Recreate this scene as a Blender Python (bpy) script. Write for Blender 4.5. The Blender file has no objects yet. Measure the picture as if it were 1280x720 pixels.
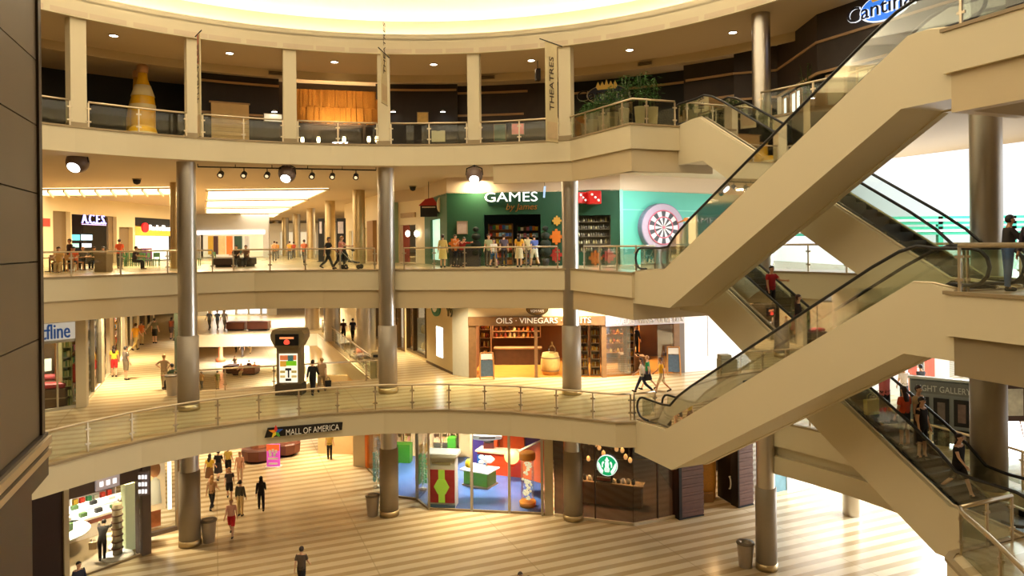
import bpy, bmesh, math, random
from math import sin, cos, pi, radians, sqrt, atan2, hypot
from mathutils import Vector, Matrix
from mathutils.geometry import tessellate_polygon
random.seed(7)
SC = bpy.context.scene
COL = SC.collection

# ------------------------------------------------------------------ camera model
EYE = 13.2; FOC = 900.0; HX, HY = 640.0, 305.4; ROLL = 0.0105
def unroll(px, py):
    dx, dy = px-HX, py-HY
    return dx*cos(ROLL)-dy*sin(ROLL), dx*sin(ROLL)+dy*cos(ROLL)
def F(px, py, z):
    u, v = unroll(px, py); Y = FOC*(EYE-z)/v
    return Vector((u*Y/FOC, Y, z))
def V(px, py, Y):
    u, v = unroll(px, py)
    return Vector((u*Y/FOC, Y, EYE-v*Y/FOC))
def XA(px, Y, z):                       # x so that a point at depth Y and height z is seen at column px
    v = (EYE-z)*FOC/Y
    u = ((px-HX)-v*sin(ROLL))/cos(ROLL)
    return u*Y/FOC
def W(px, py, A, B):                    # ray met with the vertical plane through A and B
    u, v = unroll(px, py); k = u/FOC
    dx, dy = B[0]-A[0], B[1]-A[1]
    t = (k*A[1]-A[0])/(dx-k*dy)
    Y = A[1]+dy*t
    return Vector((k*Y, Y, EYE-v*Y/FOC))
CX, CY = -3.9, 17.2
def RG(deg, r, z=0.0):
    a = radians(deg); return Vector((CX+r*sin(a), CY+r*cos(a), z))

# ------------------------------------------------------------------ materials
MATS = {}
def mat(name, col=(.8,.8,.8), rough=.5, metal=0.0, emit=None, es=0.0, var=.06, vscale=6.0, bump=0.0, spec=.5, coat=0.0):
    if name in MATS: return MATS[name]
    m = bpy.data.materials.new(name); m.use_nodes = True
    nt = m.node_tree; b = nt.nodes['Principled BSDF']
    b.inputs['Roughness'].default_value = rough; b.inputs['Metallic'].default_value = metal
    b.inputs['Specular IOR Level'].default_value = spec
    if coat: b.inputs['Coat Weight'].default_value = coat; b.inputs['Coat Roughness'].default_value = .12
    tc = nt.nodes.new('ShaderNodeTexCoord'); nz = nt.nodes.new('ShaderNodeTexNoise')
    nz.inputs['Scale'].default_value = vscale; nt.links.new(tc.outputs['Object'], nz.inputs['Vector'])
    mx = nt.nodes.new('ShaderNodeMix'); mx.data_type = 'RGBA'
    mx.inputs[6].default_value = tuple(c*(1-var) for c in col)+(1,)
    mx.inputs[7].default_value = tuple(min(1, c*(1+var)) for c in col)+(1,)
    nt.links.new(nz.outputs['Fac'], mx.inputs[0]); nt.links.new(mx.outputs[2], b.inputs['Base Color'])
    if bump:
        bp = nt.nodes.new('ShaderNodeBump'); bp.inputs['Strength'].default_value = bump
        nt.links.new(nz.outputs['Fac'], bp.inputs['Height']); nt.links.new(bp.outputs['Normal'], b.inputs['Normal'])
    if emit:
        b.inputs['Emission Color'].default_value = tuple(emit)+(1,); b.inputs['Emission Strength'].default_value = es
    MATS[name] = m; return m
def srgb(r, g, b):
    f = lambda c: (c/255/12.92) if c/255 <= .04045 else ((c/255+.055)/1.055)**2.4
    return (f(r), f(g), f(b))
def glass_mat(name, tint=(1,1,1), gloss=.1, rough=.02):
    if name in MATS: return MATS[name]
    m = bpy.data.materials.new(name); m.use_nodes = True; nt = m.node_tree
    for n in list(nt.nodes): nt.nodes.remove(n)
    o = nt.nodes.new('ShaderNodeOutputMaterial'); t = nt.nodes.new('ShaderNodeBsdfTransparent')
    t.inputs[0].default_value = tuple(tint)+(1,)
    g = nt.nodes.new('ShaderNodeBsdfGlossy'); g.inputs['Roughness'].default_value = rough
    fr = nt.nodes.new('ShaderNodeFresnel'); fr.inputs['IOR'].default_value = 1.45
    ad = nt.nodes.new('ShaderNodeMath'); ad.operation = 'ADD'; ad.inputs[1].default_value = gloss; ad.use_clamp = True
    mx = nt.nodes.new('ShaderNodeMixShader')
    ml = nt.nodes.new('ShaderNodeMath'); ml.operation = 'MULTIPLY'; ml.inputs[1].default_value = .55
    nt.links.new(fr.outputs[0], ml.inputs[0]); nt.links.new(ml.outputs[0], ad.inputs[0]); nt.links.new(ad.outputs[0], mx.inputs[0])
    nt.links.new(t.outputs[0], mx.inputs[1]); nt.links.new(g.outputs[0], mx.inputs[2]); nt.links.new(mx.outputs[0], o.inputs[0])
    MATS[name] = m; return m

# ------------------------------------------------------------------ mesh building
class MB:
    def __init__(s): s.v = []; s.f = []; s.sm = []
    def add(s, vs, fs, smooth=False):
        o = len(s.v); s.v += [tuple(p) for p in vs]
        s.f += [tuple(i+o for i in f) for f in fs]; s.sm += [smooth]*len(fs); return s
    def box(s, x0, x1, y0, y1, z0, z1):
        vs = [(x0,y0,z0),(x1,y0,z0),(x1,y1,z0),(x0,y1,z0),(x0,y0,z1),(x1,y0,z1),(x1,y1,z1),(x0,y1,z1)]
        return s.add(vs, [(0,3,2,1),(4,5,6,7),(0,1,5,4),(1,2,6,5),(2,3,7,6),(3,0,4,7)])
    def cbox(s, c, sx, sy, sz, rz=0.0):     # centred in x, y; base at c.z
        vs = []
        for z in (0, sz):
            for a, b in ((-1,-1),(1,-1),(1,1),(-1,1)):
                x, y = a*sx/2, b*sy/2
                vs.append((c[0]+x*cos(rz)-y*sin(rz), c[1]+x*sin(rz)+y*cos(rz), c[2]+z))
        return s.add(vs, [(0,3,2,1),(4,5,6,7),(0,1,5,4),(1,2,6,5),(2,3,7,6),(3,0,4,7)])
    def bar(s, a, b, w, h, off=0.0):        # beam between two points: width w sideways, height h
        a, b = Vector(a), Vector(b); d = (b-a)
        if d.length < 1e-6: return s
        d.normalize(); up = Vector((0,0,1))
        if abs(d.z) > .999: up = Vector((0,1,0))
        sd = d.cross(up).normalized(); u = sd.cross(d).normalized()
        vs = []
        for p in (a, b):
            for i, j in ((-1,-1),(1,-1),(1,1),(-1,1)): vs.append(p+sd*i*w/2+u*j*h/2)
        return s.add(vs, [(0,3,2,1),(4,5,6,7),(0,1,5,4),(1,2,6,5),(2,3,7,6),(3,0,4,7)])
    def tube(s, pts, r, n=8, closed=False, cap=True):
        pts = [Vector(p) for p in pts]; N = len(pts); rs = r if isinstance(r, (list, tuple)) else [r]*N
        vs = []; ref = None
        for i, p in enumerate(pts):
            if closed: t = pts[(i+1) % N]-pts[i-1]
            else: t = pts[min(i+1, N-1)]-pts[max(i-1, 0)]
            t.normalize()
            if ref is None: ref = Vector((0,0,1)) if abs(t.z) < .9 else Vector((1,0,0))
            a = t.cross(ref); 
            if a.length < 1e-4: ref = Vector((1,0,0)); a = t.cross(ref)
            a.normalize(); b = a.cross(t).normalized(); ref = b
            for k in range(n):
                q = 2*pi*k/n; vs.append(p+(a*cos(q)+b*sin(q))*rs[i])
        fs = []
        for i in range(N if closed else N-1):
            j = (i+1) % N
            for k in range(n):
                l = (k+1) % n; fs.append((i*n+k, i*n+l, j*n+l, j*n+k))
        s.add(vs, fs, True)
        if not closed and cap:
            o = len(s.v)-N*n
            s.f += [tuple(o+k for k in range(n))[::-1], tuple(o+(N-1)*n+k for k in range(n))]; s.sm += [False]*2
        return s
    def lathe(s, prof, c=(0,0,0), n=24, cap=True, sx=1, sy=1, smooth=True):
        vs = []
        for r, z in prof:
            for k in range(n):
                a = 2*pi*k/n; vs.append((c[0]+r*cos(a)*sx, c[1]+r*sin(a)*sy, c[2]+z))
        fs = [(i*n+k, i*n+(k+1) % n, (i+1)*n+(k+1) % n, (i+1)*n+k) for i in range(len(prof)-1) for k in range(n)]
        o = len(s.v); s.add(vs, fs, smooth)
        if cap:
            m = len(prof)-1
            s.f += [tuple(o+k for k in range(n))[::-1], tuple(o+m*n+k for k in range(n))]; s.sm += [False]*2
        return s
    def ell(s, c, rx, ry, rz, n=12, m=8):
        vs = [(c[0], c[1], c[2]-rz)]
        for i in range(1, m):
            a = -pi/2+pi*i/m
            for k in range(n):
                q = 2*pi*k/n; vs.append((c[0]+rx*cos(a)*cos(q), c[1]+ry*cos(a)*sin(q), c[2]+rz*sin(a)))
        vs.append((c[0], c[1], c[2]+rz)); L = len(vs)-1; fs = []
        for k in range(n):
            l = (k+1) % n; fs.append((0, 1+l, 1+k)); fs.append((L, L-n+k, L-n+l))
            for i in range(m-2): fs.append((1+i*n+k, 1+i*n+l, 1+(i+1)*n+l, 1+(i+1)*n+k))
        return s.add(vs, fs, True)
    def prism(s, poly, z0, z1):             # simple polygon, any winding
        poly = [(p[0], p[1]) for p in poly]
        ar = sum(poly[i-1][0]*poly[i][1]-poly[i][0]*poly[i-1][1] for i in range(len(poly)))
        if ar < 0: poly = poly[::-1]
        n = len(poly); vs = [(x,y,z0) for x,y in poly]+[(x,y,z1) for x,y in poly]
        fs = [tuple(range(n))[::-1], tuple(range(n, 2*n))]+[(i, (i+1) % n, n+(i+1) % n, n+i) for i in range(n)]
        return s.add(vs, fs)
    def wallp(s, poly, a, nrm, t):          # polygon given as 3-D points on a plane, extruded by t along nrm
        n = len(poly); nrm = Vector(nrm)
        vs = [Vector(p) for p in poly]+[Vector(p)+nrm*t for p in poly]
        fs = [tuple(range(n)), tuple(range(n, 2*n))[::-1]]+[((i+1) % n, i, n+i, n+(i+1) % n) for i in range(n)]
        return s.add(vs, fs)
    def strip(s, pts, z0, z1, t, closed=False):   # vertical band along a polyline, thickness t to the left of travel
        P = [Vector((p[0], p[1])) for p in pts]; N = len(P); off = []
        for i in range(N):
            a = P[i-1] if (i > 0 or closed) else None; b = P[(i+1) % N] if (i < N-1 or closed) else None
            ds = []
            if a is not None: ds.append((P[i]-a).normalized())
            if b is not None: ds.append((b-P[i]).normalized())
            ns = [Vector((-d.y, d.x)) for d in ds]; m = sum(ns, Vector((0,0))).normalized()
            k = 1/max(.35, m.dot(ns[0])); off.append(P[i]+m*t*k)
        zs = z0 if isinstance(z0, (list, tuple)) else [z0]*N; ze = z1 if isinstance(z1, (list, tuple)) else [z1]*N
        vs = []
        for i in range(N):
            vs += [(P[i].x,P[i].y,zs[i]), (P[i].x,P[i].y,ze[i]), (off[i].x,off[i].y,ze[i]), (off[i].x,off[i].y,zs[i])]
        fs = []
        for i in range(N if closed else N-1):
            j = (i+1) % N
            for k in range(4): l = (k+1) % 4; fs.append((i*4+k, j*4+k, j*4+l, i*4+l))
        if not closed: fs += [(0,1,2,3), ((N-1)*4+3, (N-1)*4+2, (N-1)*4+1, (N-1)*4)]
        return s.add(vs, fs)
    def holed(s, outer, hole, z0, z1):
        for z, fl in ((z1, False), (z0, True)):
            o3 = [Vector((p[0], p[1], 0)) for p in outer]; hs = [[Vector((p[0], p[1], 0)) for p in h] for h in hole]
            tri = tessellate_polygon([o3]+hs); allp = o3+[p for h in hs for p in h]
            fs = []
            for t in tri:
                a, b, c = [allp[i] for i in t]
                up = (b-a).cross(c-a).z > 0
                fs.append(t if up != fl else t[::-1])
            s.add([(p.x, p.y, z) for p in allp], fs)
        for lp in [outer]+list(hole):
            n = len(lp); s.add([(p[0],p[1],z0) for p in lp]+[(p[0],p[1],z1) for p in lp], [(i,(i+1) % n, n+(i+1) % n, n+i) for i in range(n)])
        return s
    def mesh(s, name):
        me = bpy.data.meshes.new(name); me.from_pydata(s.v, [], s.f)
        me.polygons.foreach_set('use_smooth', s.sm); me.update(); return me
    def build(s, name, m, parent=None, loc=None, rz=0.0, fixn=True, bevel=0.0, label=None):
        """world coordinates; under a parent the mesh is shifted into the parent's frame"""
        off = Vector((0,0,0))
        if parent is not None and loc is None:
            q = parent
            while q is not None: off += q.location; q = q.parent
        me = s.mesh(name)
        if off.length > 0: me.transform(Matrix.Translation(-off))
        if fixn:
            bm = bmesh.new(); bm.from_mesh(me); bmesh.ops.recalc_face_normals(bm, faces=bm.faces); bm.to_mesh(me); bm.free()
        o = bpy.data.objects.new(name, me); COL.objects.link(o)
        if m is not None:
            for mm in (m if isinstance(m, (list, tuple)) else [m]): me.materials.append(mm)
        if parent is not None: o.parent = parent
        if loc is not None: o.location = loc; o.rotation_euler.z = rz
        if bevel:
            b = o.modifiers.new('bevel', 'BEVEL'); b.width = bevel; b.segments = 2; b.limit_method = 'ANGLE'
        if label: o['label'] = label
        return o

def thing(name, label, cat, loc=(0,0,0), rz=0.0, group=None):
    o = bpy.data.objects.new(name, None); COL.objects.link(o); o.empty_display_size = .2
    o.location = loc; o.rotation_euler.z = rz; return tag(o, label, cat, group)
def tag(o, label, cat, group=None):
    o['label'] = label; o['category'] = cat
    if group: o['group'] = group
    return o
def stuff(o, label, cat): o['kind'] = 'stuff'; return tag(o, label, cat)
def struct(o): o['kind'] = 'structure'; return o
def dup(root, loc, rz, label=None, group=None, scale=None):
    def cp(o, par):
        c = o.copy(); COL.objects.link(c); c.parent = par
        for ch in CH.get(o.name, []): cp(ch, c)
        return c
    global CH
    CH = {}
    def walk(o):
        for ch in o.children: CH.setdefault(o.name, []).append(ch); walk(ch)
    walk(root)
    r = cp(root, None); r.location = loc; r.rotation_euler.z = rz
    if scale: r.scale = (scale,)*3
    if label: r['label'] = label
    if group: r['group'] = group
    return r
def text(name, body, m, origin, xdir, size, parent=None, depth=.02, align='LEFT', up=(0,0,1), shear=0.0, width=None):
    cu = bpy.data.curves.new(name, 'FONT'); cu.body = body; cu.size = size; cu.extrude = depth; cu.align_x = align
    cu.shear = shear; cu.offset = 0; cu.resolution_u = 3
    o = bpy.data.objects.new(name, cu); COL.objects.link(o); cu.materials.append(m)
    x = Vector(xdir).normalized(); u = Vector(up).normalized(); zz = x.cross(u).normalized(); u = zz.cross(x).normalized()
    M = Matrix((x, u, zz)).transposed().to_4x4(); M.translation = Vector(origin)
    sx = 1.0
    if width:
        bpy.context.view_layer.update(); w = o.dimensions.x
        if w > 1e-4: sx = width/w
    M = M @ Matrix.Diagonal((sx, 1, 1, 1))
    if parent is not None:
        off = Vector((0,0,0)); q = parent
        while q is not None: off += q.location; q = q.parent
        M.translation = M.translation-off; o.parent = parent
    bpy.context.view_layer.update()
    me = bpy.data.meshes.new_from_object(o.evaluated_get(bpy.context.evaluated_depsgraph_get())); bpy.data.objects.remove(o); bpy.data.curves.remove(cu)
    me.name = name; q = bpy.data.objects.new(name, me); COL.objects.link(q)
    if parent is not None: q.parent = parent
    q.matrix_local = M; return q
# ------------------------------------------------------------------ people
def skin_mesh(verts, edges, radii, sub=1):
    me = bpy.data.meshes.new('sk'); me.from_pydata([tuple(v) for v in verts], edges, []); ob = bpy.data.objects.new('sk', me); COL.objects.link(ob)
    ob.modifiers.new('s', 'SKIN'); 
    sv = me.skin_vertices[0].data
    for i, r in enumerate(radii):
        sv[i].radius = (r, r) if not isinstance(r, tuple) else r
        sv[i].use_root = (i == 0)
    ob.modifiers['s'].use_smooth_shade = True
    ss = ob.modifiers.new('u', 'SUBSURF'); ss.levels = sub
    dg = bpy.context.evaluated_depsgraph_get(); dg.update()
    out = bpy.data.meshes.new_from_object(ob.evaluated_get(dg)); bpy.data.objects.remove(ob); return out

POSES = {
 'stand': dict(lt=2, rt=-2, lk=2, rk=2, la=(4,10,12), ra=(2,10,14), lean=0),
 'walk':  dict(lt=24, rt=-20, lk=6, rk=26, la=(-20,8,18), ra=(22,8,24), lean=3),
 'stride':dict(lt=-22, rt=27, lk=30, rk=5, la=(24,8,30), ra=(-22,8,16), lean=4),
 'hips':  dict(lt=2, rt=-3, lk=0, rk=4, la=(-28,52,-95), ra=(-28,52,-95), lean=0),
 'rail':  dict(lt=4, rt=-2, lk=8, rk=2, la=(45,14,45), ra=(4,8,16), lean=4),
 'cross': dict(lt=2, rt=-2, lk=2, rk=4, la=(34,14,95), ra=(34,14,95), lean=4),
 'bend':  dict(lt=6, rt=-6, lk=8, rk=4, la=(70,10,20), ra=(60,14,30), lean=38),
 'push':  dict(lt=18, rt=-16, lk=5, rk=20, la=(48,6,38), ra=(48,6,38), lean=7),
 'sit':   dict(lt=86, rt=84, lk=82, rk=86, la=(34,10,48), ra=(30,10,56), lean=8),
}
def rotx(v, a):                            # positive a swings a downward vector forward (towards -y)
    c, s = cos(a), sin(a); return Vector((v.x, v.y*c+v.z*s, -v.y*s+v.z*c))
PC = {}
def pose_meshes(pose):
    if pose in PC: return PC[pose]
    P = POSES[pose]; g = {}
    lean = radians(P['lean']); hz = .93
    pel = Vector((0,0,0))
    def T(x, y, z): q = rotx(Vector((x, y, z)), -lean) ; return q
    def Tf(x, y, z):
        c, s = cos(lean), sin(lean); return Vector((x, y*c-z*s, y*s+z*c))
    spine, chest, nb, nk = Tf(0,0,.17), Tf(0,.01,.36), Tf(0,.015,.50), Tf(0,0,.565)
    h1, h2, h3 = Tf(0,-.015,.63), Tf(0,-.012,.69), Tf(0,0,.745)
    V_, E_, R_ = [], [], []
    def av(p, r, par=None):
        V_.append(Vector(p)); R_.append(r)
        if par is not None: E_.append((par, len(V_)-1))
        return len(V_)-1
    limbs = {}
    i0 = av(pel, .125); i1 = av(spine, .115, i0); i2 = av(chest, .135, i1); i3 = av(nb, .07, i2); i4 = av(nk, .052, i3)
    i5 = av(h1, .072, i4); i6 = av(h2, .088, i5); i7 = av(h3, .06, i6)
    for sd, (af, ab, el) in ((1, P['la']), (-1, P['ra'])):
        sh = Tf(.165*sd, .01, .455)
        d = rotx(Vector((sin(radians(ab))*sd, 0, -cos(radians(ab)))), radians(af)+lean*.3)
        elb = sh+d*.285
        if el < 0:                         # hand brought back to the hip
            hand = Tf(.15*sd, -.06, .06); wr = hand+(elb-hand).normalized()*.09; fd = (hand-wr).normalized(); wr = elb+(hand-elb)*.74
        else:
            fd = rotx(d, radians(el)); fd.x -= .5*sd*sin(radians(el))*(.9 if pose == 'cross' else .15); fd.normalize(); wr = elb+fd*.245
        palm = wr+fd*.06; kn = wr+fd*.095
        a = av(sh, .056, i2); b = av(elb, .041, a); mid = None; c = av(wr, .026, b); e = av(palm, .031, c)
        side = fd.cross(Vector((sd, 0, 0)))
        if side.length < .2: side = Vector((0, 1, 0))
        side.normalize(); palmn = fd.cross(side).normalized()
        for k, (o, l) in enumerate(((-.03,.062),(-.01,.073),(.011,.068),(.03,.054))):
            q1 = palm+fd*.035+side*o; q2 = q1+fd*l*.5+palmn*.006; q3 = q2+fd*l*.38+palmn*.014
            f1 = av(q1, .0095, e); f2 = av(q2, .0088, f1); av(q3, .0075, f2)
        t1 = av(palm-fd*.012-side*.036, .0105, e); av(palm+fd*.03-side*.056, .009, t1)
        limbs['arm%d' % sd] = (sh, elb, wr)
    for sd, tt, kk in ((1, P['lt'], P['lk']), (-1, P['rt'], P['rk'])):
        hp = Vector((.088*sd, 0, -.06)); d = rotx(Vector((.02*sd, 0, -1)), radians(tt)); kn = hp+d*.42
        e = rotx(Vector((0, 0, -1)), radians(tt-kk)); an = kn+e*.40
        ft = rotx(Vector((0, -1, 0)), radians((tt-kk)*.55)); toe = an+ft*.17+Vector((0,0,-.045)); 
        a = av(hp, .088, i0); b = av(kn, .056, a); b2 = av(kn+e*.13, .056, b); c = av(an, .036, b2); h = av(an+Vector((0,.03,-.045)), .033, c); av(an+ft*.09+Vector((0,0,-.045)), .036, c); av(toe, .026, len(V_)-1)
        limbs['leg%d' % sd] = (hp, kn, an, ft)
    low = min(limbs['leg1'][2].z, limbs['leg-1'][2].z)-.085
    if pose == 'sit': low = -.47-.06
    g['body'] = skin_mesh(V_, E_, R_, 2); g['low'] = low
    cen = h2
    for v in g['body'].vertices:          # nose and chin
        d = v.co-cen
        if abs(d.x) < .03 and d.y < -.05 and -.05 < d.z < .015: v.co.y -= .018
    # garments: the body's own surface moved outwards over the limbs they cover
    L1, L_1 = limbs['leg1'], limbs['leg-1']; bones = [('torso', Vector((0,0,-.06)), spine), ('torso', spine, chest), ('torso', chest, nb), ('neck', nb, nk), ('head', nk, h3)]
    for sd in (1, -1):
        A = limbs['arm%d' % sd]; L = limbs['leg%d' % sd]
        bones += [('torso', chest, A[0]), ('upper', A[0], A[1]), ('fore', A[1], A[2]), ('hand', A[2], A[2]+(A[2]-A[1])*.8), ('thigh', L[0], L[1]), ('shin', L[1], L[2]), ('foot', L[2], L[2]+L[3]*.17), ('torso', Vector((0,0,0)), L[0])]
    bm0 = g['body']; info = []; BR = dict(torso=.13, neck=.055, head=.09, upper=.045, fore=.034, hand=.062, thigh=.075, shin=.045, foot=.035)
    for v in bm0.vertices:
        best = None
        for nm, p, q in bones:
            d = q-p; t = (v.co-p).dot(d)/d.length_squared; tc = max(0, min(1, t)); ds = (v.co-p-d*tc).length/BR[nm]
            if best is None or ds < best[0]: best = (ds, nm, t)
        z = (v.co.z*cos(lean)-v.co.y*sin(lean))
        info.append((best[1], best[2], z))
    def garment(name, keep, off):
        idx = {}; vs = []; fs = []
        for p in bm0.polygons:
            if sum(keep(*info[i]) for i in p.vertices)*2 >= len(p.vertices):
                f = []
                for i in p.vertices:
                    if i not in idx: idx[i] = len(vs); v = bm0.vertices[i]; vs.append(v.co+v.normal*off)
                    f.append(idx[i])
                fs.append(f)
        ec = {}
        for f in fs:
            for a, b in zip(f, f[1:]+f[:1]): k = (min(a,b), max(a,b)); ec[k] = ec.get(k, 0)+1
        rv = {v: k for k, v in idx.items()}
        for i in {i for k, c in ec.items() if c == 1 for i in k}:
            n, t, z = info[rv[i]]
            if n in ('torso', 'thigh') and -.16 < z < .09:
                tz = -.09 if name in ('tee', 'long', 'tank') else .045
                vs[i] = vs[i]+Vector((0, -(tz-z)*sin(lean), (tz-z)*cos(lean)))
        me = bpy.data.meshes.new(name); me.from_pydata([tuple(v) for v in vs], [], fs); return me
    def shirt(slv):
        def k(n, t, z):
            if n == 'torso': return -.09 < z < .485
            if n == 'upper': return slv > 0 and t < (slv if slv < 1 else 2)
            if n == 'fore': return slv > 1 and t < slv-1
            return False
        return k
    g['tee'] = garment('tee', shirt(.62), .017); g['long'] = garment('long', shirt(1.93), .016)
    g['tank'] = garment('tank', lambda n, t, z: n == 'torso' and -.09 < z < .44, .014)
    def pants(th, sn):
        return lambda n, t, z: (n == 'torso' and z < .045) or (n == 'thigh' and t < th) or (n == 'shin' and t < sn)
    g['trousers'] = garment('trousers', pants(2, .93), .017); g['shorts'] = garment('shorts', pants(.86, -9), .024); g['capri'] = garment('capri', pants(2, .45), .015)
    kz = (L1[1]+L_1[1])/2
    m = MB(); sk = []
    for t, rx, ry in ((-.12,.15,.13),(.15,.19,.155),(.45,.205,.19),(.8,.22,.24),(1.05,.235,.27)):
        c = Vector((0,0,.06)).lerp(Vector((0, kz.y*.8, kz.z)), t); ring = []
        for k in range(14):
            q = 2*pi*k/14; ring.append((c.x+rx*cos(q)*(1+.05*sin(5*q)), c.y+ry*sin(q), c.z))
        sk.append(ring)
    m.add([p for r in sk for p in r], [(i*14+k, i*14+(k+1) % 14, (i+1)*14+(k+1) % 14, (i+1)*14+k) for i in range(4) for k in range(14)], True)
    g['skirt'] = m.mesh('skirt')
    sp = []
    m = MB()
    for L in (L1, L_1):
        an, ft = L[2], L[3]; b = an+Vector((0,0,-.045))
        m.tube([b-ft*.055, b-ft*.03, b+ft*.06, b+ft*.15, b+ft*.19], [.022,.043,.045,.036,.018], 8)
        m.tube([b, an+Vector((0,0,.015))], [.044,.046], 8)
        g['shoe%d' % (L is L1)] = m.mesh('shoe'); m = MB()
    # hair: short cap and long fall, in head frame
    def hairm(long):
        m = MB(); c = h2+Vector((0,.014,.012)); n = 16; rows = []
        for i in range(0, 8):
            th = pi*i/9.0; ring = []
            for k in range(n):
                q = 2*pi*k/n; fr = max(0, -sin(q)); t2 = min(th, pi*.36) if fr > .35 else th*(1-.12*max(0, fr))
                ring.append((c.x+.094*sin(t2)*cos(q), c.y+.106*sin(t2)*sin(q), c.z+.108*cos(t2)))
            rows.append(ring)
        if long:
            for dz, w, dy in ((-.12,.10,.05),(-.22,.105,.075),(-.33,.08,.085)):
                ring = []
                for k in range(n):
                    q = 2*pi*k/n
                    ring.append((c.x+w*cos(q), c.y+dy+.045*sin(q)*(1 if sin(q) > 0 else .6), c.z+dz) if sin(q) > -.2 else (c.x+w*cos(q)*.8, c.y+dy-.01, c.z+dz))
                rows.append(ring)
        m.add([p for r in rows for p in r], [(i*n+k, i*n+(k+1) % n, (i+1)*n+(k+1) % n, (i+1)*n+k) for i in range(len(rows)-1) for k in range(n)], True)
        m.f.append(tuple(range((len(rows)-1)*n, len(rows)*n))); m.sm.append(True)
        return m.mesh('hair')
    g['hair0'] = hairm(False); g['hair1'] = hairm(True)
    m = MB(); c = h2+Vector((0,-.078,-.002))
    for sx in (-1, 1):
        m.ell(c+Vector((.032*sx,-.004,.006)), .013, .008, .008, 8, 5); m.box(c.x+.032*sx-.018, c.x+.032*sx+.018, c.y-.012, c.y+.01, c.z+.022, c.z+.028)
    m.ell(c+Vector((0,.002,-.052)), .024, .009, .006, 8, 5)
    g['face'] = m.mesh('face')
    m = MB()
    for sx in (-1, 1): m = MB(); m.ell(h2+Vector((.085*sx,.01,-.008)), .012, .02, .03, 8, 6); g['ear%d' % sx] = m.mesh('ear')
    g['hand1'] = limbs['arm1'][2]; g['hand-1'] = limbs['arm-1'][2]; pass
    for k, me in g.items():
        if isinstance(me, bpy.types.Mesh):
            me.transform(Matrix.Translation((0,0,-low)))
            me.polygons.foreach_set('use_smooth', [True]*len(me.polygons))
            if not me.materials: me.materials.append(None)
        elif isinstance(me, Vector): g[k] = me-Vector((0,0,low))
    PC[pose] = g; return g
SKINS = [srgb(224,178,146), srgb(196,142,104), srgb(126,84,58)]
def cloth(rgb): return mat('cloth_%d_%d_%d' % rgb, srgb(*rgb), .85, var=.12, vscale=18, bump=.15)
def person(loc, rz, pose, top, bottom, hair, label, long=False, legs='trousers', shirt='tee', skin=0, scale=1.0, shoes=(30,28,28), group=None):
    g = pose_meshes(pose); r = thing('person', label, 'person', loc, radians(rz), group); r.scale = (scale,)*3
    def part(nm, key, m):
        o = bpy.data.objects.new(nm, g[key]); COL.objects.link(o); o.parent = r
        o.material_slots[0].link = 'OBJECT'; o.material_slots[0].material = m; return o
    sm = mat('skin_%d' % skin, SKINS[skin], .55, var=.05)
    b = part('body', 'body', sm)
    part('ear', 'ear1', sm); part('ear', 'ear-1', sm)
    part('shirt', shirt, cloth(top)); part({'skirt':'skirt','shorts':'shorts','capri':'trousers'}.get(legs, 'trousers'), legs, cloth(bottom))
    part('shoe', 'shoe0', cloth(shoes)); part('shoe', 'shoe1', cloth(shoes)); part('hair', 'hair1' if long else 'hair0', mat('hair_%d_%d_%d' % hair, srgb(*hair), .5, var=.2, vscale=60))
    part('face_features', 'face', mat('face_dark', srgb(70,36,30), .5))
    return r
# ------------------------------------------------------------------ palette
CREAM  = mat('cream_paint', srgb(214,200,166), .62, var=.02, vscale=.6)
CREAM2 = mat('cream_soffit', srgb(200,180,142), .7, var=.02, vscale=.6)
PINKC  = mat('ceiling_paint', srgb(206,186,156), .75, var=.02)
TRIM   = mat('rail_trim', srgb(150,130,96), .5, var=.05)
STEEL  = mat('brushed_steel', srgb(196,188,176), .32, 1.0, var=.10, vscale=1.2)
BRASS  = mat('champagne_steel', srgb(206,184,140), .38, 1.0, var=.15, vscale=2)
SLEEVE = mat('grey_brown_sleeve', srgb(158,146,128), .45, .22, var=.05, vscale=2)
RAILM  = mat('rail_metal', srgb(206,190,160), .35, .9, var=.05)
DARK   = mat('black_rubber', srgb(16,14,14), .45, var=.1)
BLACK  = mat('black_paint', srgb(14,12,12), .6, var=.2)
DKBR   = mat('dark_brown_wall', srgb(40,31,26), .6, var=.18, vscale=1.5)
WHITE  = mat('white_paint', srgb(238,236,232), .6, var=.02)
CREAMW = mat('interior_cream', srgb(232,216,180), .7, var=.02)
GLASS  = glass_mat('clear_glass', (.96,.98,.96), .0)
GLASSG = glass_mat('rail_glass', (.94,.975,.935), .02)
WARMW  = (1.0, .84, .60)

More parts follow.
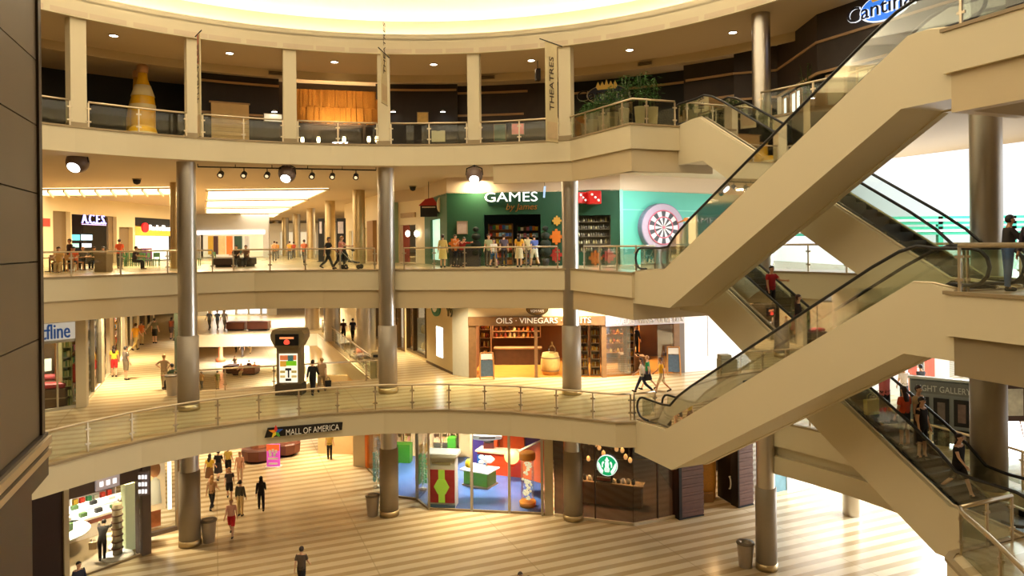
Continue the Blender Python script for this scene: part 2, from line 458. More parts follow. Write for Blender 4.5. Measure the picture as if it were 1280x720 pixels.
def floor_mat(name, ca, cb, per, frac, ang, rough=.22):
    m = bpy.data.materials.new(name); m.use_nodes = True; nt = m.node_tree; b = nt.nodes['Principled BSDF']
    g = nt.nodes.new('ShaderNodeNewGeometry'); sp = nt.nodes.new('ShaderNodeSeparateXYZ'); nt.links.new(g.outputs['Position'], sp.inputs[0])
    def mth(op, a, c, clamp=False):
        n = nt.nodes.new('ShaderNodeMath'); n.operation = op; n.use_clamp = clamp
        for i, q in enumerate((a, c)):
            if q is None: continue
            if isinstance(q, (int, float)): n.inputs[i].default_value = q
            else: nt.links.new(q, n.inputs[i])
        return n.outputs[0]
    al = mth('ADD', mth('MULTIPLY', sp.outputs[0], sin(ang)), mth('MULTIPLY', sp.outputs[1], cos(ang)))
    ac = mth('ADD', mth('MULTIPLY', sp.outputs[0], cos(ang)), mth('MULTIPLY', sp.outputs[1], -sin(ang)))
    fr = mth('FRACT', mth('DIVIDE', al, per), None)
    stripe = mth('LESS_THAN', fr, frac)
    # thin joints across and along
    j1 = mth('LESS_THAN', mth('FRACT', mth('DIVIDE', al, per/2), None), .015); j2 = mth('LESS_THAN', mth('FRACT', mth('DIVIDE', ac, 6.0), None), .008)
    jj = mth('MAXIMUM', j1, j2)
    nz = nt.nodes.new('ShaderNodeTexNoise'); nz.inputs['Scale'].default_value = 1.3; nt.links.new(g.outputs['Position'], nz.inputs['Vector'])
    mx = nt.nodes.new('ShaderNodeMix'); mx.data_type = 'RGBA'; mx.inputs[6].default_value = ca+(1,); mx.inputs[7].default_value = cb+(1,); nt.links.new(stripe, mx.inputs[0])
    m2 = nt.nodes.new('ShaderNodeMix'); m2.data_type = 'RGBA'; m2.inputs[7].default_value = tuple(c*.72 for c in cb)+(1,)
    nt.links.new(mth('MULTIPLY', jj, .5), m2.inputs[0]); nt.links.new(mx.outputs[2], m2.inputs[6])
    m3 = nt.nodes.new('ShaderNodeMix'); m3.data_type = 'RGBA'; m3.blend_type = 'MULTIPLY'; m3.inputs[0].default_value = .18
    nt.links.new(m2.outputs[2], m3.inputs[6]); nt.links.new(nz.outputs['Fac'], m3.inputs[7]); nt.links.new(m3.outputs[2], b.inputs['Base Color'])
    b.inputs['Roughness'].default_value = rough; b.inputs['Specular IOR Level'].default_value = .45
    return m
ANG = radians(-22.5)
FL1 = floor_mat('striped_marble', srgb(224,206,170), srgb(186,162,122), .75, .44, ANG)
FL2 = floor_mat('striped_marble_upper', srgb(222,202,160), srgb(198,174,128), .75, .4, ANG)

# ------------------------------------------------------------------ edges of the three balconies
DD = Vector((.384, -.923)); NN = Vector((.923, .384))
P0 = Vector((4.85, 29.0)); Q0 = P0+NN*2.25; Q0b = Q0+NN*1.75
P1 = P0+DD*13.6; Q1 = P1+NN*2.25; Q1b = Q1+NN*1.75
def arc(a0, a1, r, n): return [RG(a0+(a1-a0)*i/n, r).xy for i in range(n+1)]
FR = Vector((12.6, 9.8))
H4 = arc(-180, 22.8, 17.3, 64)+[P0, Q0, Q0b]+arc(47, 86, 17.5, 12)+[Q1b, Q1, P1, FR]+arc(118, 176, 17.3, 16)
L3A = [Vector(p) for p in ((-19.6,30.0),(-17.6,32.5),(-15.5,34.5),(-12.9,36.1),(-9.5,36.1),(-6.2,35.7),(0,35.0),(2.8,34.3))]
H3 = arc(-180, -125, 17.3, 12)+arc(-115, -55, 20.2, 12)+L3A+[P0, Q0, Q0b]+arc(50, 86, 18.6, 12)+[Q1b, Q1, P1, FR]+arc(118, 176, 17.3, 16)
L2A = [F(px, py, 6).xy for px, py in ((54,582),(115,565.5),(175,550.5),(250,536),(320,526),(400,517.5),(480,512.8),(560,512),(640,515),(715,521.5),(770,527.5))]
NR = [Vector(p) for p in ((9.85,16.2),(9.6,14.9),(9.2,13.3),(8.6,11.6))]
H2 = arc(-180, -72, 13.8, 20)+L2A+[P0, Q0, Q0b]+arc(50, 86, 18.6, 12)+[Q1b, Q1, P1]+NR+arc(118, 176, 13.8, 16)
VOID = [Vector(p) for p in ((-16.8,36.0),(-7.6,38.85),(-16.1,59.5),(-26.3,59.5))]
OUT = [(-62,-14),(62,-14),(62,12),(24,14),(21,26),(16.5,36),(16.5,46),(16.5,125),(-62,125)]

struct(MB().box(-62,62,-14,125,-.3,0).build('floor', FL1, fixn=False))
struct(MB().holed(OUT, [H2, VOID], 5.05, 6.0).build('floor', FL2, fixn=False))
struct(MB().holed(OUT, [H3], 11.05, 12.0).build('floor', FL2, fixn=False))
struct(MB().holed(OUT, [H4], 17.05, 18.0).build('floor', FL2, fixn=False))
for H, z in ((H2, 5.0), (H3, 11.0), (H4, 17.0)):
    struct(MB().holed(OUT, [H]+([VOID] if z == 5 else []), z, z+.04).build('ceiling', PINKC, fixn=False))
# fascia bands along the edges, with a thin metal lip on top and a recessed beam under them
for H, z, bd in ((H4, 18, 0), (H3, 12, 1.0), (H2, 6, 0)):
    struct(MB().strip(H, z-1.0, z-.05, -.12, True).build('trim_%d' % (z//6), CREAM))
    struct(MB().strip(H, z-.05, z+.03, -.16, True).build('trim_%d' % (z//6+10), TRIM))
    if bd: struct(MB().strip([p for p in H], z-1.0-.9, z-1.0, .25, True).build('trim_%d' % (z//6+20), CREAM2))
# deep fascia of the rear right balconies on the two middle levels
for H, z in ((H3, 12), (H2, 6)):
    struct(MB().strip(arc(50, 86, 18.75, 12), z-1.5, z-.9, .14).build('trim_%d' % (z//6+30), CREAM))
    struct(MB().strip(arc(50, 86, 18.45, 12), z-2.1, z-1.4, .5).build('trim_%d' % (z//6+50), CREAM))
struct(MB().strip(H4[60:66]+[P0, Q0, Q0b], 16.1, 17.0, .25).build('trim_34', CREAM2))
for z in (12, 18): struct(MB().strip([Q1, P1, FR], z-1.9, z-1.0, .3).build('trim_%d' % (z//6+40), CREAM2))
# edges of the opening in the second floor
struct(MB().strip(VOID[::-1], 5.0, 5.97, -.1, True).build('trim_60', CREAMW))

# ------------------------------------------------------------------ walls that close the building, ceilings
struct(MB().box(-62,-61.7,-14,125,0,26).build('wall_left', CREAMW))
struct(MB().box(-62,62,-14.3,-14,0,26).build('wall_front', CREAMW))
struct(MB().box(-62,16.5,124.7,125,0,26).build('wall_back', CREAMW))
# the ceiling over the top floor, with the round opening of the dome
R4 = arc(-180, 175, 17.3, 70)
struct(MB().holed([(-62,-14),(32,-14),(32,60),(16,125),(-62,125)], [R4], 22.4, 22.6).build('ceiling', PINKC, fixn=False))
def ringz(name, r, z0, z1, t, m): return struct(MB().strip(arc(-180, 177, r, 119), z0, z1, -t, True).build(name, m))
ringz('trim_70', 17.3, 22.35, 23.3, -.15, CREAM)
ringz('trim_71', 18.35, 23.1, 24.2, .15, CREAM)
ringz('trim_72', 19.5, 24.05, 25.7, .15, WHITE)
struct(MB().holed(arc(-180,177,18.5,119), [arc(-180,177,17.3,119)], 23.0, 23.1).build('ceiling', CREAM, fixn=False))
struct(MB().holed(arc(-180,177,19.6,119), [arc(-180,177,18.35,119)], 24.0, 24.1).build('ceiling', CREAM, fixn=False))
struct(MB().prism(arc(-180,177,19.7,119), 25.7, 25.9).build('ceiling', WHITE))
def emat(name, col, s): return mat(name, col, .5, emit=col, es=s, var=.0)
COVE = emat('cove_tube', (1,.91,.78), 22)
for r, z, w in ((17.75, 23.12, 'lower'), (18.8, 24.12, 'upper')):
    o = MB().strip(arc(-180, 177, r, 119), z, z+.07, -.12, True).build('cove_light', COVE)
    tag(o, 'glowing ring of light hidden in the %s cove around the round ceiling' % w, 'light')
# third-floor ceiling soffit, dropped from the slab, back from the atrium
# bulkhead and dark wall of the top floor
struct(MB().strip(arc(-75, 60, 21.8, 50), 22.0, 22.4, .1).build('trim_73', CREAM2))
# ------------------------------------------------------------------ columns
def RC(px, r, z):
    best = None
    u, v = unroll(px, 300); k = u/FOC
    for _ in range(4):
        # intersect x = k*y with the ring, far side
        a = 1+k*k; b = -2*(k*CX+CY); c = CX*CX+CY*CY-r*r; y = (-b+sqrt(b*b-4*a*c))/(2*a)
        vv = (EYE-z)*FOC/y; k = ((px-HX)-vv*sin(ROLL))/cos(ROLL)/FOC
    return Vector((k*y, y, z))
NAMES = ['first round steel column from the dark panelled wall, before the left shops', 'round steel column in the middle beside the floor opening', 'round steel column in front of the green games shop corner', 'round steel column behind the escalator flights', 'thick round steel column at the right escalator landings']
def column(c, z0, z1, label, r=.4, sleeves=(0, 6), m=STEEL):
    t = thing('column', label, 'column', (c[0], c[1], z0), group=None)
    sh = MB().lathe([(r, z0), (r, z1)], (c[0], c[1], 0), 28, cap=False).build('shaft', m, t)
    for s in sleeves:
        MB().lathe([(r, s+.0), (r+.055, s), (r+.055, s+3.28), (r, s+3.3)], (c[0], c[1], 0), 28, cap=False).build('sleeve', SLEEVE, t, label='matt grey brown sleeve around the lower shaft')
        MB().lathe([(r+.05, s), (r+.075, s), (r+.075, s+.28), (r+.05, s+.28)], (c[0], c[1], 0), 28, cap=False).build('base_collar', BRASS, t)
    return t
cols = [(-14.45,32.0),(-6.15,35.3),(2.8,34.5)]
for i, c in enumerate(cols): column(c, 0, 17.05, NAMES[i])
column((10.15,29.1), 0, 22.4, NAMES[3], .36)
column((13.25,20.1), 0, 17.05, NAMES[4], .4)
column(F(1065,643,0).xy, 0, 5.05, 'short pale round column on the bright floor under the right balcony', .42, ())
# row of steel columns along the third-floor walkway
for i, px in enumerate((449,413,389,371,357,345,337)):
    Y = 49+i*12.3*.92; x = XA(px, Y, 13.2)
    column((x, Y), 12, 17.05, 'steel column in the receding row on the third floor, %s from the atrium' % ('nearest','second','third','fourth','fifth','sixth','seventh')[i], .42, (), BRASS)
column((XA(221, 42, 14), 42), 12, 17.05, 'slim column just left behind the first big column on the third floor', .35, (), BRASS)
for px, Y, w in ((457.5,46.5,'nearest'),(415,55,'second'),(390,63,'third')):
    column((XA(px, Y, 9), Y), 6, 11.05, 'round column on the second floor walkway beside the opening, %s to the atrium' % w, .62, (), STEEL)
# white square columns of the top floor
WC = [(95,15),(241,15),(362,15),(480,15),(593,15),(708,16)]
wh = ['leftmost one', 'one behind the left banner', 'one right of the first lamp', 'one above the middle steel column', 'one above the third lamp', 'one behind the right banner']
wpos = []
for i, (px, w) in enumerate(WC):
    p = RC(px, 17.75, 20); a = atan2(p.x-CX, p.y-CY); wpos.append((p, a))
    t = thing('square_column', 'square cream column of the top floor, %s' % wh[i], 'column', (p.x, p.y, 18))
    MB().cbox((p.x, p.y, 18), .58, .58, 4.4, -a).build('shaft', CREAM, t)
    MB().cbox((p.x, p.y, 18), .64, .64, .22, -a).build('plinth', TRIM, t)

# ------------------------------------------------------------------ railings
def railing(pts, z, label, spacing=1.6, h=1.07, rail_r=.04, m=RAILM, inset=.14, glass=GLASSG, dark=False, phase=0):
    P = [Vector((p[0], p[1], 0)) for p in pts]
    L = [0]
    for a, b in zip(P, P[1:]): L.append(L[-1]+(b-a).length)
    def at(s):
        for i in range(len(P)-1):
            if s <= L[i+1]+1e-6: return P[i].lerp(P[i+1], (s-L[i])/max(1e-6, L[i+1]-L[i]))
        return P[-1]
    mid = at(L[-1]/2); t = thing('glass_railing', label, 'railing', (mid.x, mid.y, z))
    Z = Vector((0,0,z))
    MB().tube([p+Z+Vector((0,0,h)) for p in P], rail_r, 8).build('handrail', m, t)
    n = max(1, round(L[-1]/spacing)); n = min(n, 46)
    for i in range(n+1):
        p = at(L[-1]*i/n)+Z; q = at(min(L[-1], L[-1]*i/n+.05))-at(max(0, L[-1]*i/n-.05)); rz = atan2(q.y, q.x)
        b = MB().cbox(p, .06, .045, h-.03, rz)
        po = b.build('post', m, t)
        for hz in (.26, .78): q_ = MB().cbox(p+Vector((0,0,hz)), .2, .034, .06, rz).build('glass_clamp', m, t); q_.parent = po
    for i in range(n):
        a, c = L[-1]*i/n+.06, L[-1]*(i+1)/n-.06
        ss = [a]+[s for s in L if a+.05 < s < c-.05]+[c]
        MB().strip([at(s) for s in ss], z+.1, z+h-.1, .015).build('glass_panel', glass, t)
    return t
def inset(pts, d):
    out = []; N = len(pts)
    for i, p in enumerate(pts):
        a = pts[max(0, i-1)]; b = pts[min(N-1, i+1)]; t = (Vector(b)-Vector(a)).normalized(); out.append(Vector(p)[:2] and Vector((p[0]-t.y*d, p[1]+t.x*d)))
    return out
# top floor, one railing per bay
def ang_of(p): return math.degrees(atan2(p.x-CX, p.y-CY))
angs = [ang_of(w[0]) for w in wpos]
bay = ['left end, cut by the panelled wall', 'in front of the yellow bottle display', 'in front of the wooden shutter', 'in front of the thatched canopy', 'in front of the two wall lamps', 'with the pink poster behind']
a0 = -62
for i, a in enumerate(angs):
    lo = (a0 if i == 0 else angs[i-1]+1.1); hi = a-1.1
    railing(arc(lo, hi, 17.45, max(4, int((hi-lo)/2))), 18, 'top floor glass railing between square columns, %s' % bay[i], 1.9)
b4 = [RG(angs[5]+1.2, 17.45).xy, RG(22.4, 17.45).xy, P0+Vector((.1,.25)), Q0+Vector((-.1,.1))]
railing(b4, 18, 'top floor glass railing around the landing with the row of planters', 1.5)
railing(arc(51, 80, 17.7, 10), 18, 'top floor glass railing right of the steel column below the restaurant sign', 2.0)
railing([P1+Vector((.05,-.3)), FR], 18, 'top floor glass railing at the upper right landing', 2.6, rail_r=.05)
# third floor
i3 = inset(L3A, .3)
railing(arc(-70,-56,20.6,4)[:-1]+i3[:3]+[Vector((-14.7,35.3))], 12, 'third floor glass railing in front of the food tables left of the first column', 2.0)
railing([Vector((-13.9,35.9))]+i3[3:5]+[Vector((-6.9,36.15))], 12, 'third floor glass railing between first and middle columns', 1.7)
railing([Vector((-5.4,35.95)), i3[6], Vector((2.2,34.9))], 12, 'third floor glass railing in front of the green games shop', 1.7)
railing([Vector((3.4,34.0)), P0+Vector((.2,.35))], 12, 'third floor glass railing by the puzzle pieces window', 1.5)
railing([P0+Vector((.2,.3)), P0+Vector((.2,.3))+NN*.9], 12, 'short third floor railing beside the escalator end near the dartboard', .9)
railing(arc(50, 84, 18.9, 10), 12, 'third floor glass railing at the back right, behind the escalators', 1.6)
railing([P1+Vector((.05,-.15)), FR], 12, 'third floor glass railing in front of the man in the dark patterned shirt', 1.9, rail_r=.06)
railing([P1+Vector((.3,-.05)), P1+NN*.35], 12, 'stub of third floor railing beside the right escalator landing', .4)
# second floor
i2 = inset(L2A, .2)
railing([RG(-80,14.0).xy, RG(-72,14.0).xy]+i2[:]+[P0+Vector((-.1,.3))], 6, 'long curved second floor glass railing across the front of the atrium', 1.62)
railing([P0+Vector((.05,.3)), P0+Vector((.05,.3))+NN*1.0], 6, 'short second floor railing beside the foot of the lower escalator', .95)
railing(arc(50, 84, 18.9, 10), 6, 'second floor glass railing at the back right, under the escalators', 1.6)
railing([P1+Vector((.1,0))]+[p+Vector((.2,0)) for p in NR]+[Vector((7.9,10.4))], 6, 'curved glass railing at the lower right corner landing', 1.9, rail_r=.05)
railing([P1+Vector((.15,.05)), P1+NN*1.95], 6, 'glass railing across the lower right landing towards the escalator end', 1.0, rail_r=.05)
railing([VOID[0]+Vector((0,-.3)), VOID[1]+Vector((.3,-.3)), VOID[2]+Vector((.3,.2))], 6, 'glass railing around the opening in the second floor', 2.4, m=RAILM)

# ------------------------------------------------------------------ escalators
def escalator(lo, up, zl, label, flatl, flatu, side):
    lo = Vector(lo); up = Vector(up); e = (up-lo).normalized(); Lt = (up-lo).length
    m = Vector((-e.y, e.x)); 
    if m.dot(NN)*side < 0: m = -m
    Wd = 1.7; inc = Lt-flatl-flatu; k = 6.0/inc
    def wz(d):
        if d < flatl: return 0
        if d > flatl+inc: return 6.0
        return (d-flatl)*k
    def pt(d, o, z): q = lo+e*d+m*o; return Vector((q.x, q.y, zl+z))
    t = thing('escalator', label, 'escalator', (lo.x, lo.y, zl))
    ds = [0, flatl-.5, flatl, flatl+.5]+[flatl+inc*i/8 for i in range(1, 8)]+[flatl+inc-.5, flatl+inc, flatl+inc+.5, Lt]
    tops = [(d, wz(d)+(.16 if 0 < d < Lt else .05)) for d in ds]
    def bz(d):
        d1 = flatl+.42; z = (d-d1)*k-1.22
        return max(-1.22, min(z, 4.42))
    dk_ = flatl+.42; de_ = dk_+5.64/k
    bots = [(d, bz(d)) for d in [0, flatl, dk_]+[dk_+(de_-dk_)*i/5 for i in range(1, 6)]+([Lt] if de_ < Lt else [])]
    if de_ >= Lt: bots = [b for b in bots if b[0] < Lt-.05]+[(Lt, bz(Lt))]
    prof = tops+bots[::-1]
    for o0, o1 in ((0, .22), (Wd-.22, Wd)):
        n = len(prof); vs = [pt(d, o0, z) for d, z in prof]+[pt(d, o1, z) for d, z in prof]
        tri = tessellate_polygon([[Vector((d, z, 0)) for d, z in prof]])
        fs = [tuple(q) for q in tri]+[tuple(i+n for i in q[::-1]) for q in tri]+[(i, (i+1) % n, n+(i+1) % n, n+i) for i in range(n)]
        MB().add(vs, fs).build('side_cladding', CREAM, t)
    u = MB(); bb = [pt(d, .1, z+.03) for d, z in bots]+[]; cc = [pt(d, Wd-.1, z+.03) for d, z in bots]; n = len(bots)
    b2 = [p+Vector((0,0,.1)) for p in bb]; c2 = [p+Vector((0,0,.1)) for p in cc]
    u.add(bb+cc+b2+c2, [f for i in range(n-1) for f in ((i, i+1, n+i+1, n+i), (2*n+i, 3*n+i, 3*n+i+1, 2*n+i+1))]).build('underside', CREAM, t)
    # steps
    s = MB(); d = 0.0; prev = None
    st = MB()
    nst = int(inc/.4); 
    st.add([pt(0,.3,.02),pt(flatl,.3,.02),pt(flatl,Wd-.3,.02),pt(0,Wd-.3,.02)], [(0,1,2,3)])
    for i in range(nst):
        d0 = flatl+inc*i/nst; d1 = flatl+inc*(i+1)/nst; z0 = 6.0*i/nst; z1 = 6.0*(i+1)/nst
        st.add([pt(d0,.3,z0),pt(d0,Wd-.3,z0),pt(d0,Wd-.3,z1),pt(d0,.3,z1),pt(d1,.3,z1),pt(d1,Wd-.3,z1)], [(0,1,2,3),(3,2,5,4)])
        st.bar(pt(d0+.02,.3,z1), pt(d0+.02,Wd-.3,z1), .03, .012)
    st.add([pt(flatl+inc,.3,6.01),pt(Lt,.3,6.01),pt(Lt,Wd-.3,6.01),pt(flatl+inc,Wd-.3,6.01)], [(0,1,2,3)])
    st.build('steps', ESTEP, t)
    for o in (.25, Wd-.25):
        sk = MB(); a = [pt(d_, o, z-.35) for d_, z in tops]; b = [pt(d_, o, z+.02) for d_, z in tops]; n = len(tops); q = Vector((m.x, m.y, 0))*.04
        sk.add(a+b+[p+q for p in a]+[p+q for p in b], [f for i in range(n-1) for f in ((i,i+1,n+i+1,n+i),(2*n+i,3*n+i,3*n+i+1,2*n+i+1),(n+i,n+i+1,3*n+i+1,3*n+i))]).build('skirt_panel', ESKIRT, t)
        dk = MB(); dk.tube([pt(d_, o-(.1 if o < 1 else -.1), z+.02) for d_, z in tops], .035, 6).build('deck_trim', RAILM, t)
        dd = [.25]+[x for x in ds if 0 < x < Lt]+[Lt+.25]
        hx = lambda x: .26*max(0, min(1, (x-flatl+.2)/.9, (flatl+inc+.2-x)/.9))
        hr = [(x, wz(x)+1.0+hx(x)) for x in dd]
        def loop(d0, z0, sg):
            return [(d0+sg*.42*sin(a), z0-.42+.42*cos(a)) for a in [pi*i/6 for i in range(1, 7)]]
        loL = loop(.25, 1.0, -1); upL = loop(Lt+.25, 7.0, 1)
        path = [(0.6, .16)]+loL[::-1]+hr+upL+[(Lt-.3, 6.16)]
        MB().tube([pt(x, o, z) for x, z in path], .045, 8).build('handrail', DARK, t, label='black moving handrail')
        gl = MB(); n = 0; dg = [.2]+[x for x in ds if 0 < x < Lt]+[Lt+.3]
        lo_ = [pt(x, o+.0, (wz(x)+.14)) for x in dg]; hi_ = [pt(x, o, wz(x)+.97+hx(x)) for x in dg]; n = len(dg); q = Vector((m.x, m.y, 0))*.012
        gl.add(lo_+hi_+[p+q for p in lo_]+[p+q for p in hi_], [f for i in range(n-1) for f in ((i,i+1,n+i+1,n+i),(2*n+i,3*n+i,3*n+i+1,2*n+i+1))]).build('glass_balustrade', GLASSG, t)
    return t
ESTEP = mat('step_metal', srgb(46,42,40), .5, .4, var=.25, vscale=9)
ESKIRT = mat('skirt_black', srgb(30,27,24), .35, .3, var=.2)
escalator(P0, P1, 6, 'front lower escalator rising right from the second to the third floor', 2.1, 1.1, 1)
escalator(P0, P1, 12, 'front upper escalator rising right from the third to the top floor', 2.1, 1.1, 1)
escalator(Q1, Q0, 12, 'rear upper escalator descending right from the top floor behind the front flight', 1.8, 1.4, 1)
escalator(Q1, Q0, 6, 'rear lower escalator descending right to the lower landing carrying most people', 1.8, 1.5, 1)
# ------------------------------------------------------------------ facade helper
class WL:
    """a vertical wall line from a to b; boxes are given by distance along it, height and offset towards the viewer"""
    def __init__(s, a, b):
        s.a = Vector((a[0], a[1])); s.b = Vector((b[0], b[1])); s.d = (s.b-s.a).normalized(); s.L = (s.b-s.a).length
        n = Vector((s.d.y, -s.d.x)); s.n = n if n.dot(-s.a) > 0 else -n
    def at(s, px, py):
        p = W(px, py, s.a, s.b); return (p.xy-s.a).dot(s.d), p.z
    def S(s, px, py=300): return s.at(px, py)[0]
    def Z(s, px, py): return s.at(px, py)[1]
    def P(s, t, o=0.0, z=0.0): q = s.a+s.d*t+s.n*o; return Vector((q.x, q.y, z))
    def box(s, mb, t0, t1, z0, z1, o0, o1):
        vs = [s.P(t, o, z) for z in (z0, z1) for t, o in ((t0,o0),(t1,o0),(t1,o1),(t0,o1))]
        return mb.add(vs, [(0,3,2,1),(4,5,6,7),(0,1,5,4),(1,2,6,5),(2,3,7,6),(3,0,4,7)])
    def mk(s, name, m, t0, t1, z0, z1, o0, o1, parent=None, label=None, bevel=0):
        return s.box(MB(), t0, t1, z0, z1, o0, o1).build(name, m, parent, label=label, bevel=bevel)
    def pmk(s, name, m, px0, px1, py0, py1, o0, o1, parent=None, label=None):   # from photo columns/rows on the wall plane
        pm = (px0+px1)/2; ym = (py0+py1)/2
        return s.mk(name, m, s.S(px0, ym), s.S(px1, ym), s.Z(pm, py1), s.Z(pm, py0), o0, o1, parent, label)
    def disc(s, mb, t, z, r, o0, o1, n=28, rx=None):
        vs = [s.P(t+(rx or r)*cos(2*pi*k/n), o, z+r*sin(2*pi*k/n)) for o in (o0, o1) for k in range(n)]
        return mb.add(vs, [tuple(range(n)), tuple(range(n, 2*n))[::-1]]+[((k+1) % n, k, n+k, n+(k+1) % n) for k in range(n)])
    def poly(s, mb, pts, o0, o1):           # pts = [(t, z)]
        n = len(pts); vs = [s.P(t, o, z) for o in (o0, o1) for t, z in pts]
        tri = tessellate_polygon([[Vector((t, z, 0)) for t, z in pts]])
        return mb.add(vs, [tuple(q) for q in tri]+[tuple(i+n for i in q[::-1]) for q in tri]+[((k+1) % n, k, n+k, n+(k+1) % n) for k in range(n)])
    def text(s, name, body, m, t, z, size, o=.05, parent=None, depth=.02, align='LEFT', width=None, shear=0, up=(0,0,1), xd=None):
        x = Vector((s.d.x, s.d.y, 0))
        if Vector((s.n.x, s.n.y)).dot(Vector((-x.y, x.x))) > 0: x = -x   # keep the lettering readable from the viewer's side
        return text(name, body, m, s.P(t, o, z), xd or x, size, parent, depth, align, up, shear, width)

# ------------------------------------------------------------------ top floor: dark restaurant walls behind the columns
TANW = mat('tan_strip', srgb(176,142,98), .5)
DARKG = mat('dark_stone', srgb(52,40,32), .55, var=.35, vscale=2.2, bump=.3)
DKWOOD = mat('dark_wood_slats', srgb(66,46,32), .5, var=.35, vscale=3)
ang = lambda px, r, z=20: ang_of(RC(px, r, z))
def wallseg(nm, px0, px1, r, m, z0=18, z1=22.4, k=6, t=.2):
    a, b = ang(px0, r), ang(px1, r)
    return struct(MB().strip(arc(a, b, r, k), z0, z1, t).build(nm, m))
wallseg('wall_top', 20, 112, 27.5, BLACK); wallseg('wall_top', 110, 250, 27.5, BLACK); wallseg('wall_top', 248, 349, 24, DKBR, k=3); wallseg('wall_top', 345, 474, 24.6, DKWOOD)
wallseg('wall_top', 470, 572, 24, DKBR, k=3); wallseg('wall_top', 570, 700, 24.6, DARKG, k=3); wallseg('wall_top', 690, 860, 25, BLACK, k=3); wallseg('wall_top', 855, 922, 24, DARKG, k=2)
n = 74
for px0, px1, py, r in ((248,349,104.5,23.95),(487,571,113,23.95),(571,660,116,24.55),(571,655,144,24.55),(700,856,112,24.9),(858,918,97,23.9),(858,918,124,23.9),(248,345,143,23.95)):
    a, b = ang(px0, r), ang(px1, r); p = RC((px0+px1)/2, r, 20); z = EYE-(unroll((px0+px1)/2, py)[1])*p.y/FOC
    struct(MB().strip(arc(a, b, r-.04, 3), z-.06, z+.06, -.06).build('trim_%d' % n, TANW)); n += 1
# downlights in the two ceilings
LAMP = emat('lamp_glow', (1,.93,.80), 14)
dl = [((142,44),'leftmost, above the bottle display'),((287,66),'between second and third columns'),((418,77),'above the thatched canopy'),((542,80),'above the pair of wall lamps'),((664,75),'beside the hanging speaker'),((787,62),'above the bamboo planters'),((916,40),'beside the round column top')]
for (px, py), w in dl:
    c = F(px, py, 22.4); t = thing('downlight', 'small round downlight in the top floor ceiling, %s' % w, 'ceiling light', (c.x, c.y, 22.4))
    MB().lathe([(.17,22.36),(.2,22.36),(.2,22.41),(.17,22.41)], (c.x,c.y,0), 20, cap=False).build('ring', TRIM, t)
    MB().lathe([(.165,22.37),(.165,22.40)], (c.x,c.y,0), 20).build('lamp', LAMP, t)
    l = bpy.data.lights.new('downlight_beam', 'SPOT'); l.energy = 260; l.color = (1,.74,.42); l.spot_size = radians(120); l.spot_blend = .6; l.shadow_soft_size = .15
    lo = bpy.data.objects.new('downlight_beam', l); COL.objects.link(lo); lo.location = (c.x, c.y, 22.3)
for i, ((px, py), w) in enumerate((((672,83),'black speaker hanging from the top floor ceiling behind the right banner'),)):
    c = F(px, py-7, 22.4); t = thing('speaker', w, 'speaker', (c.x, c.y, 21.4))
    MB().cbox((c.x,c.y,21.4), .22, .25, .6, .3).build('cabinet', BLACK, t); MB().tube([(c.x,c.y,22.0),(c.x,c.y,22.4)], .02, 6).build('hanger', BLACK, t); MB().cbox((c.x-.02,c.y-.13,21.46), .17,.03,.46,.3).build('grille', DKBR, t)
VENT = mat('vent_dark', srgb(58,44,30), .6)
for px, py, w in ((345,89,'near the third column'),(610,94,'near the fifth column'),(806,77,'above the bamboo')):
    a = ang(px, 21.75, 22.2); p = RC(px, 21.72, 22.2); t = thing('air_vent', 'dark slotted air vent in the top floor bulkhead %s' % w, 'vent', (p.x, p.y, 22.1))
    rz = -radians(a)
    MB().cbox((p.x,p.y,22.1), .75, .06, .2, rz).build('frame', TRIM, t)
    b = MB()
    for k in range(3): b.cbox((p.x,p.y-.02,22.125+.055*k), .66, .05, .03, rz)
    b.build('slats', VENT, t)

# giant bottle display
YEL = mat('yellow_gold', srgb(236,182,20), .35, var=.08, coat=.4); PALEY = mat('pale_label', srgb(226,210,160), .5); COPP = mat('copper_cap', srgb(206,158,112), .4, .3)
bl = V(179, 165, 35.0); bz = 18.0
t = thing('giant_bottle', 'giant yellow beer bottle display behind the top floor railing', 'bottle display', (bl.x, bl.y, bz))
MB().lathe([(.05,0),(.5,.05),(.56,.3),(.56,2.1),(.50,2.6),(.32,3.15),(.22,3.45),(.2,3.85)], (bl.x,bl.y,bz), 28).build('bottle_body', YEL, t)
MB().lathe([(.575,1.95),(.575,2.15)], (bl.x,bl.y,bz), 28, cap=False).build('label_band', PALEY, t)
MB().lathe([(.52,2.56),(.535,2.56),(.36,3.1),(.33,3.1)], (bl.x,bl.y,bz), 28, cap=False).build('shoulder_label', PALEY, t)
MB().lathe([(.23,3.7),(.26,3.8),(.26,4.05),(.16,4.15)], (bl.x,bl.y,bz), 24).build('cap', COPP, t)
b = V(173, 165, 36.4)
t = thing('giant_bottle', 'second giant bottle, mostly hidden left behind the yellow one', 'bottle display', (b.x, b.y, bz))
MB().lathe([(.05,0),(.5,.05),(.55,.3),(.55,1.7),(.45,2.3),(.24,3.1),(.2,3.9)], (b.x,b.y,bz), 24).build('bottle_body', YEL, t)
MB().lathe([(.22,3.8),(.25,3.85),(.25,4.1),(.15,4.2)], (b.x,b.y,bz), 20).build('cap', COPP, t)
b = V(178.5, 166, 33.9)
t = thing('round_tub', 'round yellow tub in front of the giant bottle', 'tub', (b.x, b.y, bz))
MB().lathe([(.45,0),(.62,.35),(.64,.6),(.58,.82),(.4,.95)], (b.x,b.y,bz), 24).build('tub_body', YEL, t); MB().lathe([(.655,.5),(.67,.53),(.67,.6),(.65,.63)], (b.x,b.y,bz), 24, cap=False).build('rim', PALEY, t)
